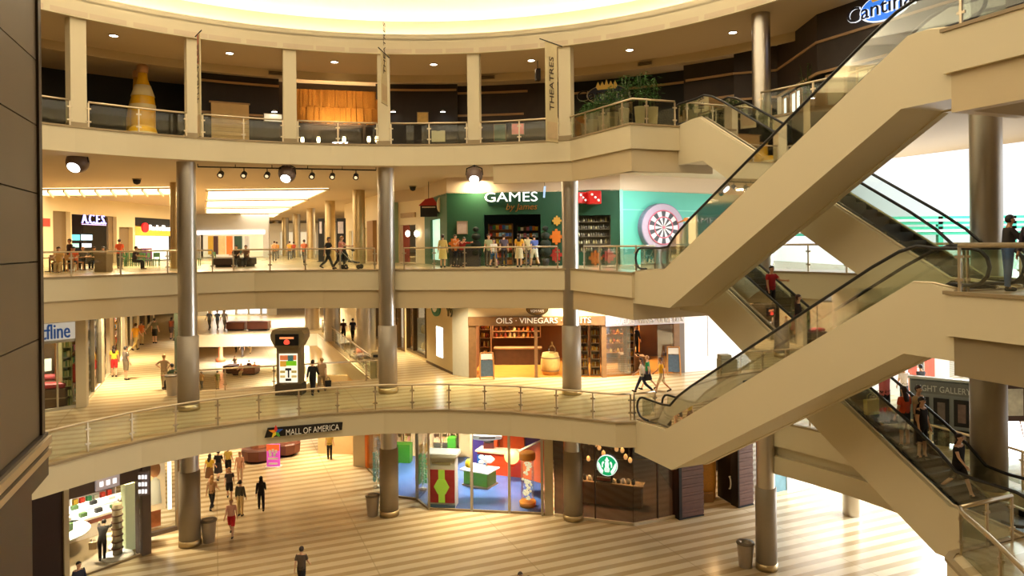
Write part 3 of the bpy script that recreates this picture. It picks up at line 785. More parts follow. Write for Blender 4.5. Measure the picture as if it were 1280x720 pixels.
# pale stair flank and blue tube lights of the dark bar on the left
PALE = mat('pale_panel', srgb(214,202,170), .6)
for pts, w in (([(112,128),(148,142),(152,166),(112,160)], 'behind the second bay'), ([(52,100),(80,112),(80,155),(52,150)], 'at the far left')):
    Y = 40.8; q = [V(x, y, Y) for x, y in pts]; q[2].z = q[3].z = 18.0
    o = MB().wallp(q, None, (0,1,0), .5).build('stair_flank', PALE); tag(o, 'pale sloping stair side %s of the top floor' % w, 'stairs')
BLUEL = emat('blue_tube', (.25,.45,1), 2.2)
for (x, y), w in (((64,82),'leftmost of the blue tube lights'),((150,117),'blue tube light left of the giant bottle'),((122,103),'small blue tube light by the square column')):
    c = V(x, y, 40.5); o = MB().bar(c-Vector((.5,0,0)), c+Vector((.5,0,.03)), .05, .09).build('tube_light', BLUEL); tag(o, '%s in the dark bar' % w, 'light')
for (x, y), w in (((121,82),'left pendant lamp'),((134,107),'middle pendant lamp'),((144,122),'right pendant lamp')):
    c = V(x, y, 40.2); t = thing('pendant_lamp', '%s hanging in the dark bar by the giant bottle' % w, 'lamp', c)
    MB().tube([c+Vector((0,0,.2)), (c.x,c.y,22.4)], .012, 5).build('cord', BLACK, t); MB().lathe([(.15,.0),(.13,.12),(.04,.2)], c, 14).build('shade', COPP, t); MB().lathe([(.12,-.02),(.12,.0)], c, 14).build('bulb', LAMP, t)
# shutter, posters and signs on the dark walls
w1 = WL(RC(249,23.7,19).xy, RC(348,23.7,19).xy)
t = thing('wooden_shutter', 'pale wooden roller shutter in the dark wall behind the railing', 'shutter', w1.P(w1.S(288),0,18))
w1.mk('panel', mat('pale_wood', srgb(214,182,124), .5, var=.12, vscale=3), w1.S(264,150), w1.S(311,150), 18.02, w1.Z(288,130), 0, .1, t)
b = MB()
for k in range(9): w1.box(b, w1.S(264,150), w1.S(311,150), 18.2+k*.22, 18.215+k*.22, .1, .115)
b.build('slat_line', TANW, t)
w1.mk('frame', TANW, w1.S(263,150)-.06, w1.S(311,150)+.06, w1.Z(288,130), w1.Z(288,130)+.08, 0, .13, t)
def wsign(wl, nm, px0, px1, py0, py1, m, label, cat, o=.08, extra=None):
    pm, ym = (px0+px1)/2, (py0+py1)/2; t0, z0 = wl.S(px0, ym), wl.Z(pm, py1); t1, z1 = wl.S(px1, ym), wl.Z(pm, py0)
    t = thing(nm, label, cat, wl.P((t0+t1)/2, o, z0)); wl.mk('board', m, t0, t1, z0, z1, o-.06, o, t)
    b = MB(); f = .03
    for q in ((t0-f,t1+f,z0-f,z0),(t0-f,t1+f,z1,z1+f),(t0-f,t0,z0,z1),(t1,t1+f,z0,z1)): wl.box(b, *q, o-.07, o+.02)
    b.build('frame', TRIM, t); return t, t0, t1, z0, z1
wsign(w1, 'poster', 330, 352, 143, 152, mat('lit_menu', srgb(230,220,190), .5, emit=(1,.9,.6), es=.5), 'small lit menu board at the right end of the shutter wall', 'poster')
w2 = WL(RC(371,24.4,20).xy, RC(472,24.4,20).xy)
THATCH = mat('thatch', srgb(176,120,44), .9, var=.55, vscale=26, bump=1.0)
t = thing('thatched_canopy', 'golden thatched canopy over the bar, lit by an unseen uplight', 'canopy', w2.P(w2.L/2,.5,19.6))
b = MB(); N = 46
rows = [(22.0,.1),(20.9,.75),(20.0,1.25)]
for r_ in range(2):
    (za,oa),(zb,ob) = rows[r_], rows[r_+1]
    for k in range(N):
        t0 = w2.L*k/N; t1 = w2.L*(k+1)/N+.03; j = random.uniform(-.05,.05); dz = random.uniform(-.08,.05) if r_ else 0
        vs = [w2.P(t0,oa+j,za), w2.P(t1,oa+j,za), w2.P(t1,ob+j,zb+dz), w2.P(t0,ob+j,zb+dz)]; b.add(vs+[v+Vector((0,.12,0)) for v in vs], [(0,1,2,3),(7,6,5,4),(0,3,7,4),(1,5,6,2),(2,6,7,3)])
b.build('thatch', THATCH, t)
bb = MB(); w2.box(bb, 0, w2.L, 19.85, 20.0, 1.0, 1.15); bb.build('beam', DKWOOD, t)
for k in (.18,.5,.82): w2.mk('post', DKWOOD, w2.L*k-.07, w2.L*k+.07, 18, 19.9, .95, 1.09, t)
l = bpy.data.lights.new('thatch_uplight', 'SPOT'); l.energy = 2600; l.color = (1,.72,.38); l.spot_size = radians(75); l.spot_blend = .9; l.shadow_soft_size = .04  # unseen uplight added below the canopy for its golden glow
lo = bpy.data.objects.new('thatch_uplight', l); COL.objects.link(lo); lo.location = w2.P(w2.L/2,3.4,18.35); lo.rotation_euler = (Vector(w2.P(w2.L/2,.7,20.9))-lo.location).to_track_quat('-Z','Y').to_euler()
cand = [((378,170),'leftmost'),((398,164),'second from left'),((430,168),'middle'),((461,171),'second from right'),((471,173),'rightmost')]
for (x, y), w in cand:
    c = V(x, y, 37.2); c.z = 18.6; t = thing('candle_lamp', '%s of the small candle lamps glowing under the thatch' % w, 'lamp', (c.x,c.y,18))
    MB().lathe([(.12,0),(.05,.05),(.04,.5),(.1,.55)], (c.x,c.y,18), 12).build('stand', BRASS, t); MB().lathe([(.07,.55),(.1,.7),(.07,.85)], (c.x,c.y,18), 12).build('glow', emat('candle_glow', (1,.85,.5), 6), t)
tv = V(425,162,38.5); t = thing('television', 'small bright television screen under the thatched canopy', 'television', (tv.x,tv.y,18))
MB().cbox((tv.x,tv.y,18.25), .8, .08, .5).build('screen', mat('tv_picture', srgb(150,160,220), .4, emit=(.5,.55,1), es=1.2, var=.5, vscale=3), t); MB().cbox((tv.x,tv.y+.06,18.2), .88, .06, .6).build('casing', BLACK, t); MB().lathe([(.2,0),(.05,.05),(.04,.25)], (tv.x,tv.y,18), 12).build('foot', BLACK, t)
w3 = WL(RC(488,23.7,19).xy, RC(571,23.7,19).xy)
for px, w, wl in ((492,'left wall lamp of the pair above the railing',w3),(554,'right wall lamp of the pair above the railing',w3),(342,'wall lamp above the lit menu board',w1)):
    tt, zz = wl.at(px,141); t = thing('wall_lamp', w, 'wall lamp', wl.P(tt,.15,zz)); c = wl.P(tt,.25,zz)
    MB().lathe([(.04,.12),(.16,0)], c, 14, cap=False).build('shade', WHITE, t); MB().lathe([(.13,0),(.13,.02)], c, 14).build('bulb', emat('cool_bulb', (.85,.95,1), 10), t); wl.mk('bracket', BLACK, tt-.03, tt+.03, zz+.05, zz+.12, 0, .25, t)
wsign(w3, 'poster', 522, 535, 141, 154, mat('cream_poster', srgb(222,190,110), .5, var=.3, vscale=5), 'yellowish framed notice between the two wall lamps', 'poster')
p5 = railp = V(548, 175, 35.2)
t = thing('menu_card', 'small cream card clipped to the top floor railing', 'sign', (p5.x,p5.y,18.3)); MB().cbox((p5.x,p5.y,18.25), .66,.03,.55).build('card', PALE, t); MB().cbox((p5.x,p5.y+.0,18.78), .2,.05,.06).build('clip', BLACK, t)
w4 = WL(RC(575,24.3,19).xy, RC(655,24.3,19).xy)
wsign(w4, 'poster', 640, 655, 155, 168, mat('pink_poster', srgb(220,120,100), .5, var=.4, vscale=3, emit=(1,.4,.3), es=.3), 'pink poster low behind the railing beside the right banner', 'poster')
wsign(w4, 'poster', 618, 632, 156, 176, mat('teal_poster', srgb(90,120,100), .5, var=.4, vscale=3), 'dark green poster behind the railing of the fifth bay', 'poster')

# banners
BANN = mat('banner_cloth', srgb(206,188,144), .8, var=.06); INK = mat('banner_ink', srgb(70,52,36), .7); REDI = mat('banner_red', srgb(170,84,52), .7)
def banner(px, Yc, w, px_w, label, word, z0, z1, skew, red=False):
    c = Vector((XA(px, Yc, 20), Yc)); t = thing('banner', label, 'banner', (c.x, c.y, z0)); d = Vector(skew).normalized()
    a = c-d*w/2; b = c+d*w/2
    MB().strip([a, b], z0, z1, .02).build('cloth', BANN, t)
    MB().tube([(a.x,a.y,z1+.05) if False else Vector((a.x,a.y,z1))-Vector((d.x,d.y,-.1))*.35, Vector((b.x,b.y,z1))+Vector((d.x,d.y,-.1))*.35], .025, 6).build('pole', BLACK, t)
    MB().tube([Vector((a.x,a.y,z0)), Vector((b.x,b.y,z0))], .02, 6).build('bottom_pole', TRIM, t)
    x = Vector((0,0,1)); nn = Vector((d.y,-d.x,0)); 
    if nn.dot(Vector((-c.x,-c.y,0))) < 0: nn = -nn
    up = nn.cross(x)
    text('lettering', word, INK, Vector((c.x,c.y,z0+1.4))+nn*.03-up*.12, x, .42, t, .004, 'LEFT', up, 0, 2.4)
    if red: MB().strip([c-d*.1+Vector((nn.x,nn.y))*.03, c+d*.1+Vector((nn.x,nn.y))*.03], z0+3.0, z0+4.2, .01).build('red_graphic', REDI, t)
    MB().strip([c-d*w*.4+Vector((nn.x,nn.y))*.025, c+d*w*.4+Vector((nn.x,nn.y))*.025], z0+.15, z0+.9, .01).build('arrow_patch', mat('banner_patch', srgb(196,170,130), .8, var=.15, vscale=4), t)
banner(248.5, 29.6, .62, 11, 'left hanging banner with dark vertical lettering and red graphic', 'THEATRES', 17.75, 22.0, (.55,-.83), True)
banner(689.5, 32.2, .8, 17, 'right hanging banner with vertical theatre lettering', 'THEATRES', 17.75, 22.2, (.7,.7))
banner(480.5, 33.6, .9, 3, 'middle hanging banner seen edge on in front of a column', 'THEATRES', 19.8, 22.2, (.14,.99))

# planters, bamboo and restaurant sign
POT = mat('pot_grey_cream', srgb(200,192,160), .5); LEAF = mat('bamboo_leaf', srgb(52,104,36), .6, var=.35, vscale=4); STEM = mat('bamboo_stem', srgb(70,86,40), .6)
def planter(c, h, label, r=.26, leafh=1.6, nl=150, spread=.6, mat_=LEAF):
    t = thing('potted_bamboo', label, 'potted plant', c)
    MB().lathe([(r*.7,0),(r,h),(r*1.04,h),(r*.9,h-.02),(r*.88,h-.06)], c, 20).build('pot', POT, t)
    s = MB(); tips = []
    for k in range(7):
        a = random.uniform(0, 6.28); d = random.uniform(.05, spread*.6); top = Vector((c[0]+cos(a)*d, c[1]+sin(a)*d, c[2]+h+leafh*random.uniform(.7,1)))
        s.tube([(c[0]+cos(a)*.08, c[1]+sin(a)*.08, c[2]+h-.05), (Vector(c)+Vector((0,0,h))).lerp(top,.5)+Vector((0,0,.1)), top], .012, 5); tips.append(top)
    s.build('stems', STEM, t); f = MB()
    for k in range(nl):
        top = random.choice(tips); base = Vector((c[0],c[1],c[2]+h)).lerp(top, random.uniform(.3,1))+Vector((random.gauss(0,.14), random.gauss(0,.14), random.gauss(0,.08)))
        a = random.uniform(0, 6.28); L = random.uniform(.18,.32); dd_ = Vector((cos(a), sin(a), random.uniform(-.7,.2))).normalized()*L; sd = dd_.cross(Vector((0,0,1))).normalized()*.028
        f.add([base, base+dd_*.45+sd, base+dd_, base+dd_*.45-sd, base+dd_*.45+Vector((0,0,.012))], [(0,1,4),(1,2,4),(2,3,4),(3,0,4)])
    f.build('foliage', mat_, t, fixn=False); return t
pl = [(732,'first'),(741,'second'),(754,'third'),(766,'fourth'),(780,'fifth'),(800,'sixth'),(816,'seventh')]
for i, (px, w) in enumerate(pl):
    a = Vector((3.0,33.2)); b_ = P0+Vector((0,.5))
    if i < 5: yy = 33.0-i*.75
    else: yy = 29.8+(i-5)*.3
    c = (XA(px, yy+.9, 18.3), yy+.9, 18.0); planter(c, .85+.03*i, '%s planter from the square column in the row behind the landing railing' % w, .24, .9+(.14*i if i < 6 else .4), 170, .55)
planter((XA(1008,30,19.5),30,18), .7, 'broad leaved palm by the stone restaurant wall', .26, 2.0, 60, .5)
# restaurant on the right: stone walls with tan strips, windows and the big sign
wr1 = WL(RC(918,22.6,19).xy, RC(972,23.4,19).xy); wr2 = WL(RC(972,23.4,19).xy, (RC(1022,20.3,19)).xy); wr3 = WL(RC(1022,20.3,19).xy, (18.6,17.0))
for i, wl in enumerate((wr1, wr2, wr3)):
    struct(wl.mk('wall_right', DARKG, 0, wl.L, 20.0, 22.4, -.3, 0)); struct(wl.mk('wall_right', BLACK, 0, wl.L, 18.0, 20.0, -.5, -.2))
    for z in (19.95, 21.2): struct(wl.mk('trim_%d' % (90+i*2+(z > 20)), TANW, 0, wl.L, z, z+.1, -.02, .06))
WINL = mat('window_glow', srgb(220,232,235), .5, emit=(.85,.95,1), es=1.0, var=.3, vscale=2)
def window(wl, t0, t1, z0, z1, label, m=WINL, o=-.15, fr=TANW, mull=0):
    t = thing('shop_window', label, 'window', wl.P((t0+t1)/2, o, z0)); wl.mk('pane', m, t0, t1, z0, z1, o, o+.02, t); b = MB(); f = .06
    for q in ((t0-f,t1+f,z0-f,z0),(t0-f,t1+f,z1,z1+f),(t0-f,t0,z0,z1),(t1,t1+f,z0,z1)): wl.box(b, *q, o-.02, o+.1)
    for k in range(mull): x = t0+(t1-t0)*(k+1)/(mull+1); wl.box(b, x-.03, x+.03, z0, z1, o-.01, o+.08)
    b.build('frame', fr, t); return t
window(wr1, .3, wr1.L-.3, 18.1, 19.6, 'dark restaurant window just right of the round column', mat('dim_window', srgb(60,62,58), .3, emit=(.6,.7,.7), es=.12, var=.5))
window(wr2, .5, 1.0, 18.1, 19.8, 'narrow bright restaurant window left of the palm'); window(wr2, 1.5, 2.6, 18.1, 19.8, 'wider bright restaurant window behind the palm', mull=1)
window(wr3, .4, 1.2, 18.1, 19.8, 'restaurant doorway with pale light below the blue sign', mat('pale_glow', srgb(214,200,150), .5, emit=(1,.9,.6), es=.35))
window(wr3, 1.8, 4.6, 18.1, 19.8, 'wide restaurant window below the blue sign', mat('pale_glow', srgb(214,200,150), .5), mull=2)
window(wr3, 5.4, 7.6, 18.1, 20.4, 'upper right restaurant window behind the escalator top', mat('pale_glow', srgb(214,200,150), .5), mull=1)
BLUE = mat('sign_blue', srgb(30,90,200), .4, emit=(.05,.25,.85), es=.9); SWH = mat('sign_white', srgb(240,244,250), .4, emit=(.9,.95,1), es=1.0); NAVY = mat('sign_navy', srgb(14,18,46), .4); GOLD = mat('sign_gold', srgb(230,160,40), .4, emit=(1,.6,.1), es=.4)
def cantina(wl, pc, pw, ph, cy, label, dim=1.0, o=.25):
    s0 = wl.S(pc-pw/2, cy); s1 = wl.S(pc+pw/2, cy); z = wl.Z(pc, cy); h = wl.Z(pc, cy-ph/2)-wl.Z(pc, cy+ph/2); w = s1-s0; m = (s0+s1)/2
    t = thing('restaurant_sign', label, 'sign', wl.P(m, o, z-h/2)); A, Bm, C_ = (SWH, BLUE, GOLD) if dim == 1 else (mat('dim_white', srgb(190,180,150), .5), mat('dim_blue', srgb(50,60,90), .5), mat('dim_gold', srgb(200,150,60), .5, emit=(1,.6,.1), es=.15))
    wl.disc(MB(), m+w*.08, z, h*.55, o-.06, o-.01, 36, w*.36).build('oval_backing', Bm, t)
    b = MB(); n = 36
    wl.disc(b, m+w*.08, z, h*.6, o-.1, o-.05, 36, w*.39); b.build('oval_rim', A, t)
    pts = []
    for k in range(5): pts += [(m+w*.08+(k-2)*w*.08-w*.04, z+h*.5), (m+w*.08+(k-2)*w*.08, z+h*(.92 if k == 2 else .8))]
    pts += [(m+w*.08+w*.2, z+h*.5), (m+w*.08+w*.17, z+h*.3), (m+w*.08-w*.17, z+h*.3)]
    wl.poly(MB(), pts, o, o+.03).build('crown_emblem', C_, t)
    wl.text('lettering_outline', 'Cantina', A, s0, z-h*.32, h*.95, o+.02, t, .03, 'LEFT', w*1.02)
    wl.text('lettering', 'Cantina', NAVY if dim == 1 else BLACK, s0+w*.01, z-h*.3, h*.9, o+.07, t, .015, 'LEFT', w*.98)
cantina(wr3, 1106, 84, 30, 10, 'big white and blue illuminated restaurant sign at the top right')
w5 = WL(RC(715,24.0,19.5).xy, RC(800,24.0,19.5).xy)
cantina(w5, 755, 66, 20, 119, 'unlit restaurant sign behind the bamboo planters', 0)
# ------------------------------------------------------------------ third floor
GREEN = mat('dark_green_paint', srgb(22,74,46), .6, var=.08); TEAL = mat('teal_paint', srgb(92,186,166), .6, var=.05, vscale=1)
g0 = Vector((XA(531,47,13),47)); g1 = Vector((XA(559,40.6,13),40.6)); g2 = Vector((XA(776,39.6,13),39.6)); g3 = Vector((XA(935,45,13),45))
G = [WL(g0,g1), WL(g1,g2), WL(g2,g3)]; ZT = 16.15
t = thing('games_shop', 'dark green corner shop with a teal side wall on the third floor', 'shop', (g1.x,g1.y,12))
def front(wl, m, holes, parent, z0=12, z1=ZT, th=.25, nm='wall_panel'):
    b = MB(); ts = sorted(holes); cur = 0
    for a, c, za, zb in ts:
        if a > cur: wl.box(b, cur, a, z0, z1, -th, 0)
        if za > z0: wl.box(b, a, c, z0, za, -th, 0)
        if zb < z1: wl.box(b, a, c, zb, z1, -th, 0)
        cur = c
    if cur < wl.L: wl.box(b, cur, wl.L, z0, z1, -th, 0)
    return b.build(nm, m, parent)
gA = G[1]; h1 = (gA.S(605), gA.S(676), 12.02, gA.Z(640,268)); h2 = (gA.S(721), gA.S(763.5), gA.Z(740,315), gA.Z(740,269))
front(gA, GREEN, [h1, h2], t); hs = (G[0].S(538,290), G[0].S(550,290), 12.3, G[0].Z(544,274)); front(G[0], mat('mid_green_paint', srgb(52,92,56), .6), [hs], t); front(G[2], TEAL, [], t)
G[2].mk('wall_stripe', mat('pale_teal', srgb(130,210,190), .6), 0, G[2].L, G[2].Z(800,263), G[2].Z(800,263)+.06, 0, .012, t)
gA.mk('corner_post', mat('mint_paint', srgb(150,214,196), .5), gA.L-.04, gA.L+.14, 12, ZT, -.1, .05, t)
struct(MB().strip([g0,g1,g2,g3,Vector((g3.x+6,g3.y+5))], ZT, 17.0, .25).build('trim_110', PINKC))
struct(MB().prism([g0,g1,g2,g3,(16.4,50),(16.4,60),(-2,60)], ZT-.05, ZT).build('ceiling', CREAMW))
G[0].mk('pane', mat('mint_glow', srgb(190,230,210), .4, emit=(.6,1,.8), es=.7, var=.4, vscale=3), hs[0], hs[1], hs[2], hs[3], -.2, -.15, t)
# back wall of the shop
struct(MB().box(-4.6,16.5,47.5,47.7,12,17).build('wall_back', DKBR)); 
SHELFW = mat('shelf_wood', srgb(150,104,60), .6, var=.15)
PROD = [mat('goods_%d' % i, srgb(*c), .5, var=.3, vscale=8) for i, c in enumerate([(210,60,40),(230,190,60),(60,110,190),(240,232,214),(40,130,80),(210,120,150),(90,70,60),(236,140,50),(150,200,210),(120,60,120)])]
def goods(wl, name, label, cat, group, t0, t1, z, o, n, w, h, dep, mats, jitter=.25, kind='box', parent_ok=None):
    """n single objects in a row on a shelf"""
    made = []; w = min(w, abs(t1-t0)/n*.86)
    for k in range(n):
        tt = t0+(t1-t0)*(k+.5)/n; m = random.choice(mats); hh = h*random.uniform(1-jitter, 1); p = wl.P(tt, o, z)
        key = (kind, name, round(w,3), m.name)
        if key not in GM:
            b = MB()
            if kind == 'box': b.box(-w/2,w/2,-dep/2,dep/2,0,h); 
            elif kind == 'bottle': b.lathe([(w*.4,0),(w*.45,h*.05),(w*.45,h*.55),(w*.16,h*.75),(w*.16,h)], n=8)
            elif kind == 'jar': b.lathe([(w*.4,0),(w*.48,h*.2),(w*.48,h*.75),(w*.3,h*.85),(w*.34,h)], n=8)
            elif kind == 'ball': b.ell((0,0,h/2), w/2, w/2, h/2, 8, 6)
            elif kind == 'hang': b.add([(-w*.5,-.03,h*.9),(-w*.15,-.03,h),(w*.15,-.03,h),(w*.5,-.03,h*.9),(w*.4,-.05,0),(-w*.4,-.05,0),(-w*.5,.04,h*.9),(-w*.15,.03,h),(w*.15,.03,h),(w*.5,.04,h*.9),(w*.4,.06,0),(-w*.4,.06,0)], [(0,1,2,3,4,5),(11,10,9,8,7,6),(0,6,7,1),(1,7,8,2),(2,8,9,3),(3,9,10,4),(4,10,11,5),(5,11,6,0)])
            me = b.mesh(name); me.materials.append(m); GM[key] = me
        o_ = bpy.data.objects.new(name, GM[key]); COL.objects.link(o_); o_.location = p; o_.rotation_euler.z = atan2(wl.d.y, wl.d.x); o_.scale.z = hh/h
        tag(o_, label, cat, group); made.append(o_)
    return made
GM = {}
def shelf(wl, t0, t1, z0, z1, n, o, dep, m, label, name='shelf_unit', back=True):
    t = thing(name, label, 'shelf', wl.P((t0+t1)/2, o, z0)); zs = []
    if back: wl.mk('back_panel', m, t0, t1, z0, z1, o-dep/2-.03, o-dep/2, t)
    for q in (t0, t1-.04): wl.mk('side_panel', m, q, q+.04, z0, z1, o-dep/2, o+dep/2, t)
    for k in range(n): z = z0+(z1-z0)*k/n+.03; zs.append(z+.03); wl.mk('shelf_board', m, t0, t1, z, z+.03, o-dep/2, o+dep/2, t)
    return t, zs
# goods seen through the two games shop openings
_, zs = shelf(gA, h1[0]+.1, h1[0]+1.5, 12, 14.4, 6, -1.2, .4, SHELFW, 'shelf of games inside the left part of the wide shop opening')
for k, z in enumerate(zs): goods(gA, 'game_box', 'small colourful game box on the shelves inside the green games shop', 'box', 'game boxes inside the games shop', h1[0]+.15, h1[0]+1.45, z, -1.2, 7, .15, .26, .2, PROD)
_, zs = shelf(gA, h1[0]+1.7, h1[1]-.2, 12, 14.3, 6, -1.6, .4, DKBR, 'dark shelf of games inside the right part of the wide shop opening')
for k, z in enumerate(zs): goods(gA, 'game_box', 'small colourful game box on the shelves inside the green games shop', 'box', 'game boxes inside the games shop', h1[0]+1.75, h1[1]-.25, z, -1.6, 7, .16, .26, .2, PROD)
_, zs = shelf(gA, h2[0], h2[1], h2[2], h2[3], 5, -.5, .5, mat('grey_shelf', srgb(120,112,90), .5), 'window shelf of chess sets in the right window of the games shop')
CH_M = [mat('chess_%d' % i, srgb(*c), .35, var=.2) for i, c in enumerate([(214,206,170),(120,112,90),(70,62,44),(190,176,120)])]
for k, z in enumerate(zs): goods(gA, 'chess_piece', 'carved game figure in the right window of the games shop', 'game figure', 'game figures in the right window', h2[0]+.05, h2[1]-.05, z, -.35, 13, .12, .27, .1, CH_M, .4, 'bottle')
# signs
t = thing('shop_sign', 'white block lettering with gold script below on the dark green wall', 'sign', gA.P(gA.S(638),.1,15))
gA.text('block_lettering', 'GAMES', mat('letter_white_lit', srgb(250,250,248), .4, emit=(1,1,1), es=.9), gA.S(605,246), gA.Z(638,252), .76, .08, t, .04, 'LEFT', gA.S(671,246)-gA.S(605,246))
gA.text('script_lettering', 'by James', mat('letter_gold', srgb(150,104,44), .5, .4), gA.S(632,258), gA.Z(650,262), .5, .06, t, .02, 'LEFT', gA.S(671,258)-gA.S(632,258), .25)
gB = G[2]
t = thing('shop_sign', 'pale white lettering on the teal wall right of the dartboard', 'sign', gB.P(gB.S(875),.1,14))
gB.text('block_lettering', 'GAMES', mat('letter_white', srgb(250,250,248), .4), gB.S(854,275), gB.Z(875,279), .5, .05, t, .02, 'LEFT', gB.S(897,275)-gB.S(854,275))
gB.text('script_lettering', 'by James', mat('letter_mint', srgb(150,214,200), .5), gB.S(868,287), gB.Z(875,288), .3, .04, t, .02, 'LEFT', None, .25)
# dartboard
s0, z0 = gB.at(824, 284.5); R_ = .5*(gB.Z(822,262)-gB.Z(822,322)); 
t = thing('giant_dartboard', 'giant black and white dartboard on the teal wall', 'dartboard', gB.P(s0,.1,z0-R_))
rx = .5*(gB.S(849,290)-gB.S(796,290)); k_ = rx/R_
gB.disc(MB(), s0, z0, R_, 0, .32, 40, rx).build('rim', mat('dart_grey', srgb(120,122,140), .5), t)
gB.disc(MB(), s0-.0, z0, R_*.97, .3, .34, 40, rx*.97).build('surround', mat('dart_light', srgb(176,160,178), .5), t)
for col_, par, nm in ((mat('dart_white', srgb(240,236,232), .5), 0, 'white_sectors'), (mat('dart_black', srgb(60,60,64), .5), 1, 'black_sectors')):
    b = MB()
    for k in range(20):
        if k % 2 != par: continue
        a0, a1 = 2*pi*(k-.5)/20, 2*pi*(k+.5)/20; r0, r1 = R_*.06, R_*.7
        gB.poly(b, [(s0+k_*r0*cos(a0), z0+r0*sin(a0)), (s0+k_*r1*cos(a0), z0+r1*sin(a0)), (s0+k_*r1*cos(a1), z0+r1*sin(a1)), (s0+k_*r0*cos(a1), z0+r0*sin(a1))], .34, .37)
    b.build(nm, col_, t)
for rr, nm in ((.7,'double_ring'),(.43,'treble_ring')):
    gB_ = MB(); gB_.tube([gB.P(s0+k_*R_*rr*cos(2*pi*k/40), .37, z0+R_*rr*sin(2*pi*k/40)) for k in range(40)], .04, 6, True); gB_.build(nm, mat('dart_pink', srgb(206,110,130), .5), t)
gB.disc(MB(), s0, z0, R_*.06, .34, .4, 14, rx*.06).build('bullseye', mat('dart_pink', srgb(206,110,130), .5), t)
dm = MB(); a = gB.P(s0+rx*.62,.38,z0+.25); dm.tube([a, a+Vector((.22,-.35,.1)), a+Vector((.32,-.5,.15))], [.02,.05,.05], 8); dm.box(a.x+.28,a.x+.5,a.y-.62,a.y-.5,a.z+.08,a.z+.28)
tag(dm.build('dart', mat('dart_orange', srgb(206,130,60), .5)), 'orange dart sticking in the right side of the giant dartboard', 'dart')
# dice
RED = mat('dice_red', srgb(176,24,20), .3, coat=.5)
for px0, px1, w, rot in ((720,730,'left giant red die, half hidden by the steel column', .5),(733.5,750,'right giant red die above the games shop window', .15)):
    tc = gA.S((px0+px1)/2, 248); s = gA.S(px1,248)-gA.S(px0,248); s = max(s, .62); zc = gA.Z(740, 248); c = gA.P(tc, .5, zc-s/2)
    t = thing('giant_die', w, 'die', c); o = MB().cbox((0,0,0), s, s, s, rot).build('body', RED, t, loc=(0,0,0), bevel=.06)
    b = MB()
    for dx, dz in ((-.25,.72),(0,.5),(.25,.28)):
        x = dx*s; y = -s/2; px_ = x*cos(rot)-y*sin(rot); py_ = x*sin(rot)+y*cos(rot); b.ell((px_, py_, dz*s), .07, .05, .07, 10, 6)
    b.build('pips', WHITE, t, loc=(0,0,0)); gA.mk('bracket', GREEN, tc-.05, tc+.05, zc-.1, zc+.1, 0, .3, t)
# puzzle pieces
def puzzle(px0, px1, py0, py1, m, label):
    pm = (px0+px1)/2; t0 = gA.S(px0, 300); t1 = gA.S(px1, 300); za = gA.Z(pm, py1); zb = gA.Z(pm, py0); b = MB(); w = t1-t0; h = zb-za
    pts = []; c = [(t0+.2*w,za+.2*h),(t1-.2*w,za+.2*h),(t1-.2*w,zb-.2*h),(t0+.2*w,zb-.2*h)]
    for i in range(4):
        a, d = Vector(c[i]), Vector(c[(i+1) % 4]); e = (d-a); n_ = Vector((e.y,-e.x)).normalized(); sg = 1 if i % 2 == 0 else .9; L = e.length
        pts += [tuple(a), tuple(a+e*.38), tuple(a+e*.33+n_*.16*L*sg), tuple(a+e*.42+n_*.27*L*sg), tuple(a+e*.58+n_*.27*L*sg), tuple(a+e*.67+n_*.16*L*sg), tuple(a+e*.62)]
    gA.poly(b, pts, .02, .12); tag(b.build('puzzle_piece', m), label, 'decoration')
OR = mat('puzzle_orange', srgb(214,116,30), .5); RD = mat('puzzle_red', srgb(176,44,34), .5); GO = mat('puzzle_gold', srgb(196,150,60), .5)
puzzle(690,703,269,283,GO,'gold puzzle piece highest on the green wall, left of the column'); puzzle(687,704,284,308,OR,'orange puzzle piece under the gold one on the green wall'); puzzle(687,703,307,330,RD,'red puzzle piece lowest on the green wall')
puzzle(735,753,311,334,OR,'orange puzzle piece below the right games window'); puzzle(752,770,310,330,RD,'red puzzle piece below the right games window')
puzzle(561,577,294,315,OR,'orange puzzle piece left of the white notice on the green wall')
wsign(gA, 'poster', 572, 584, 277, 292, mat('white_notice', srgb(200,180,170), .5, var=.2, vscale=6), 'white notice framed on the green wall beside the red figure', 'poster')
# black hanging sign with red top, and carved mask
t = thing('hanging_sign', 'black shop sign with a red roof shape hung at the green corner', 'sign', G[0].P(1.0,.3,15)); X = V(536,262,43)
MB().cbox((X.x,X.y,V(536,271,43).z), 1.0, .12, V(536,256,43).z-V(536,271,43).z).build('board', BLACK, t)
b = MB(); ap = V(536,247,43).z; zb = V(536,257,43).z; b.add([(X.x-.6,X.y-.1,zb),(X.x+.6,X.y-.1,zb),(X.x+.25,X.y-.1,ap),(X.x-.2,X.y-.1,ap-.1),(X.x-.6,X.y+.15,zb),(X.x+.6,X.y+.15,zb),(X.x+.25,X.y+.15,ap),(X.x-.2,X.y+.15,ap-.1)], [(0,1,2,3),(7,6,5,4),(0,3,7,4),(1,5,6,2),(2,6,7,3),(0,4,5,1)]); b.build('roof_shape', RD, t)
MB().box(X.x-.4,X.x+.4,X.y-.08,X.y-.06,V(536,259,43).z-.04,V(536,259,43).z+.03).build('lettering_line', PALE, t)
MB().tube([(X.x,X.y,ap-.1),(X.x,X.y,17.0)], .02, 6).build('hanger', BLACK, t)
X = V(550,256,42.4); t = thing('carved_mask', 'cream carved mask ornament beside the black hanging sign', 'ornament', X); MB().ell(X, .2, .12, .45, 12, 10).build('mask', PALE, t); MB().cbox(X+Vector((-.14,.1,-.5)), .14,.06,.3).build('backing', BLACK, t); MB().tube([X+Vector((0,.1,.4)),(X.x,X.y+.1,17)], .015,5).build('hanger', BLACK, t)
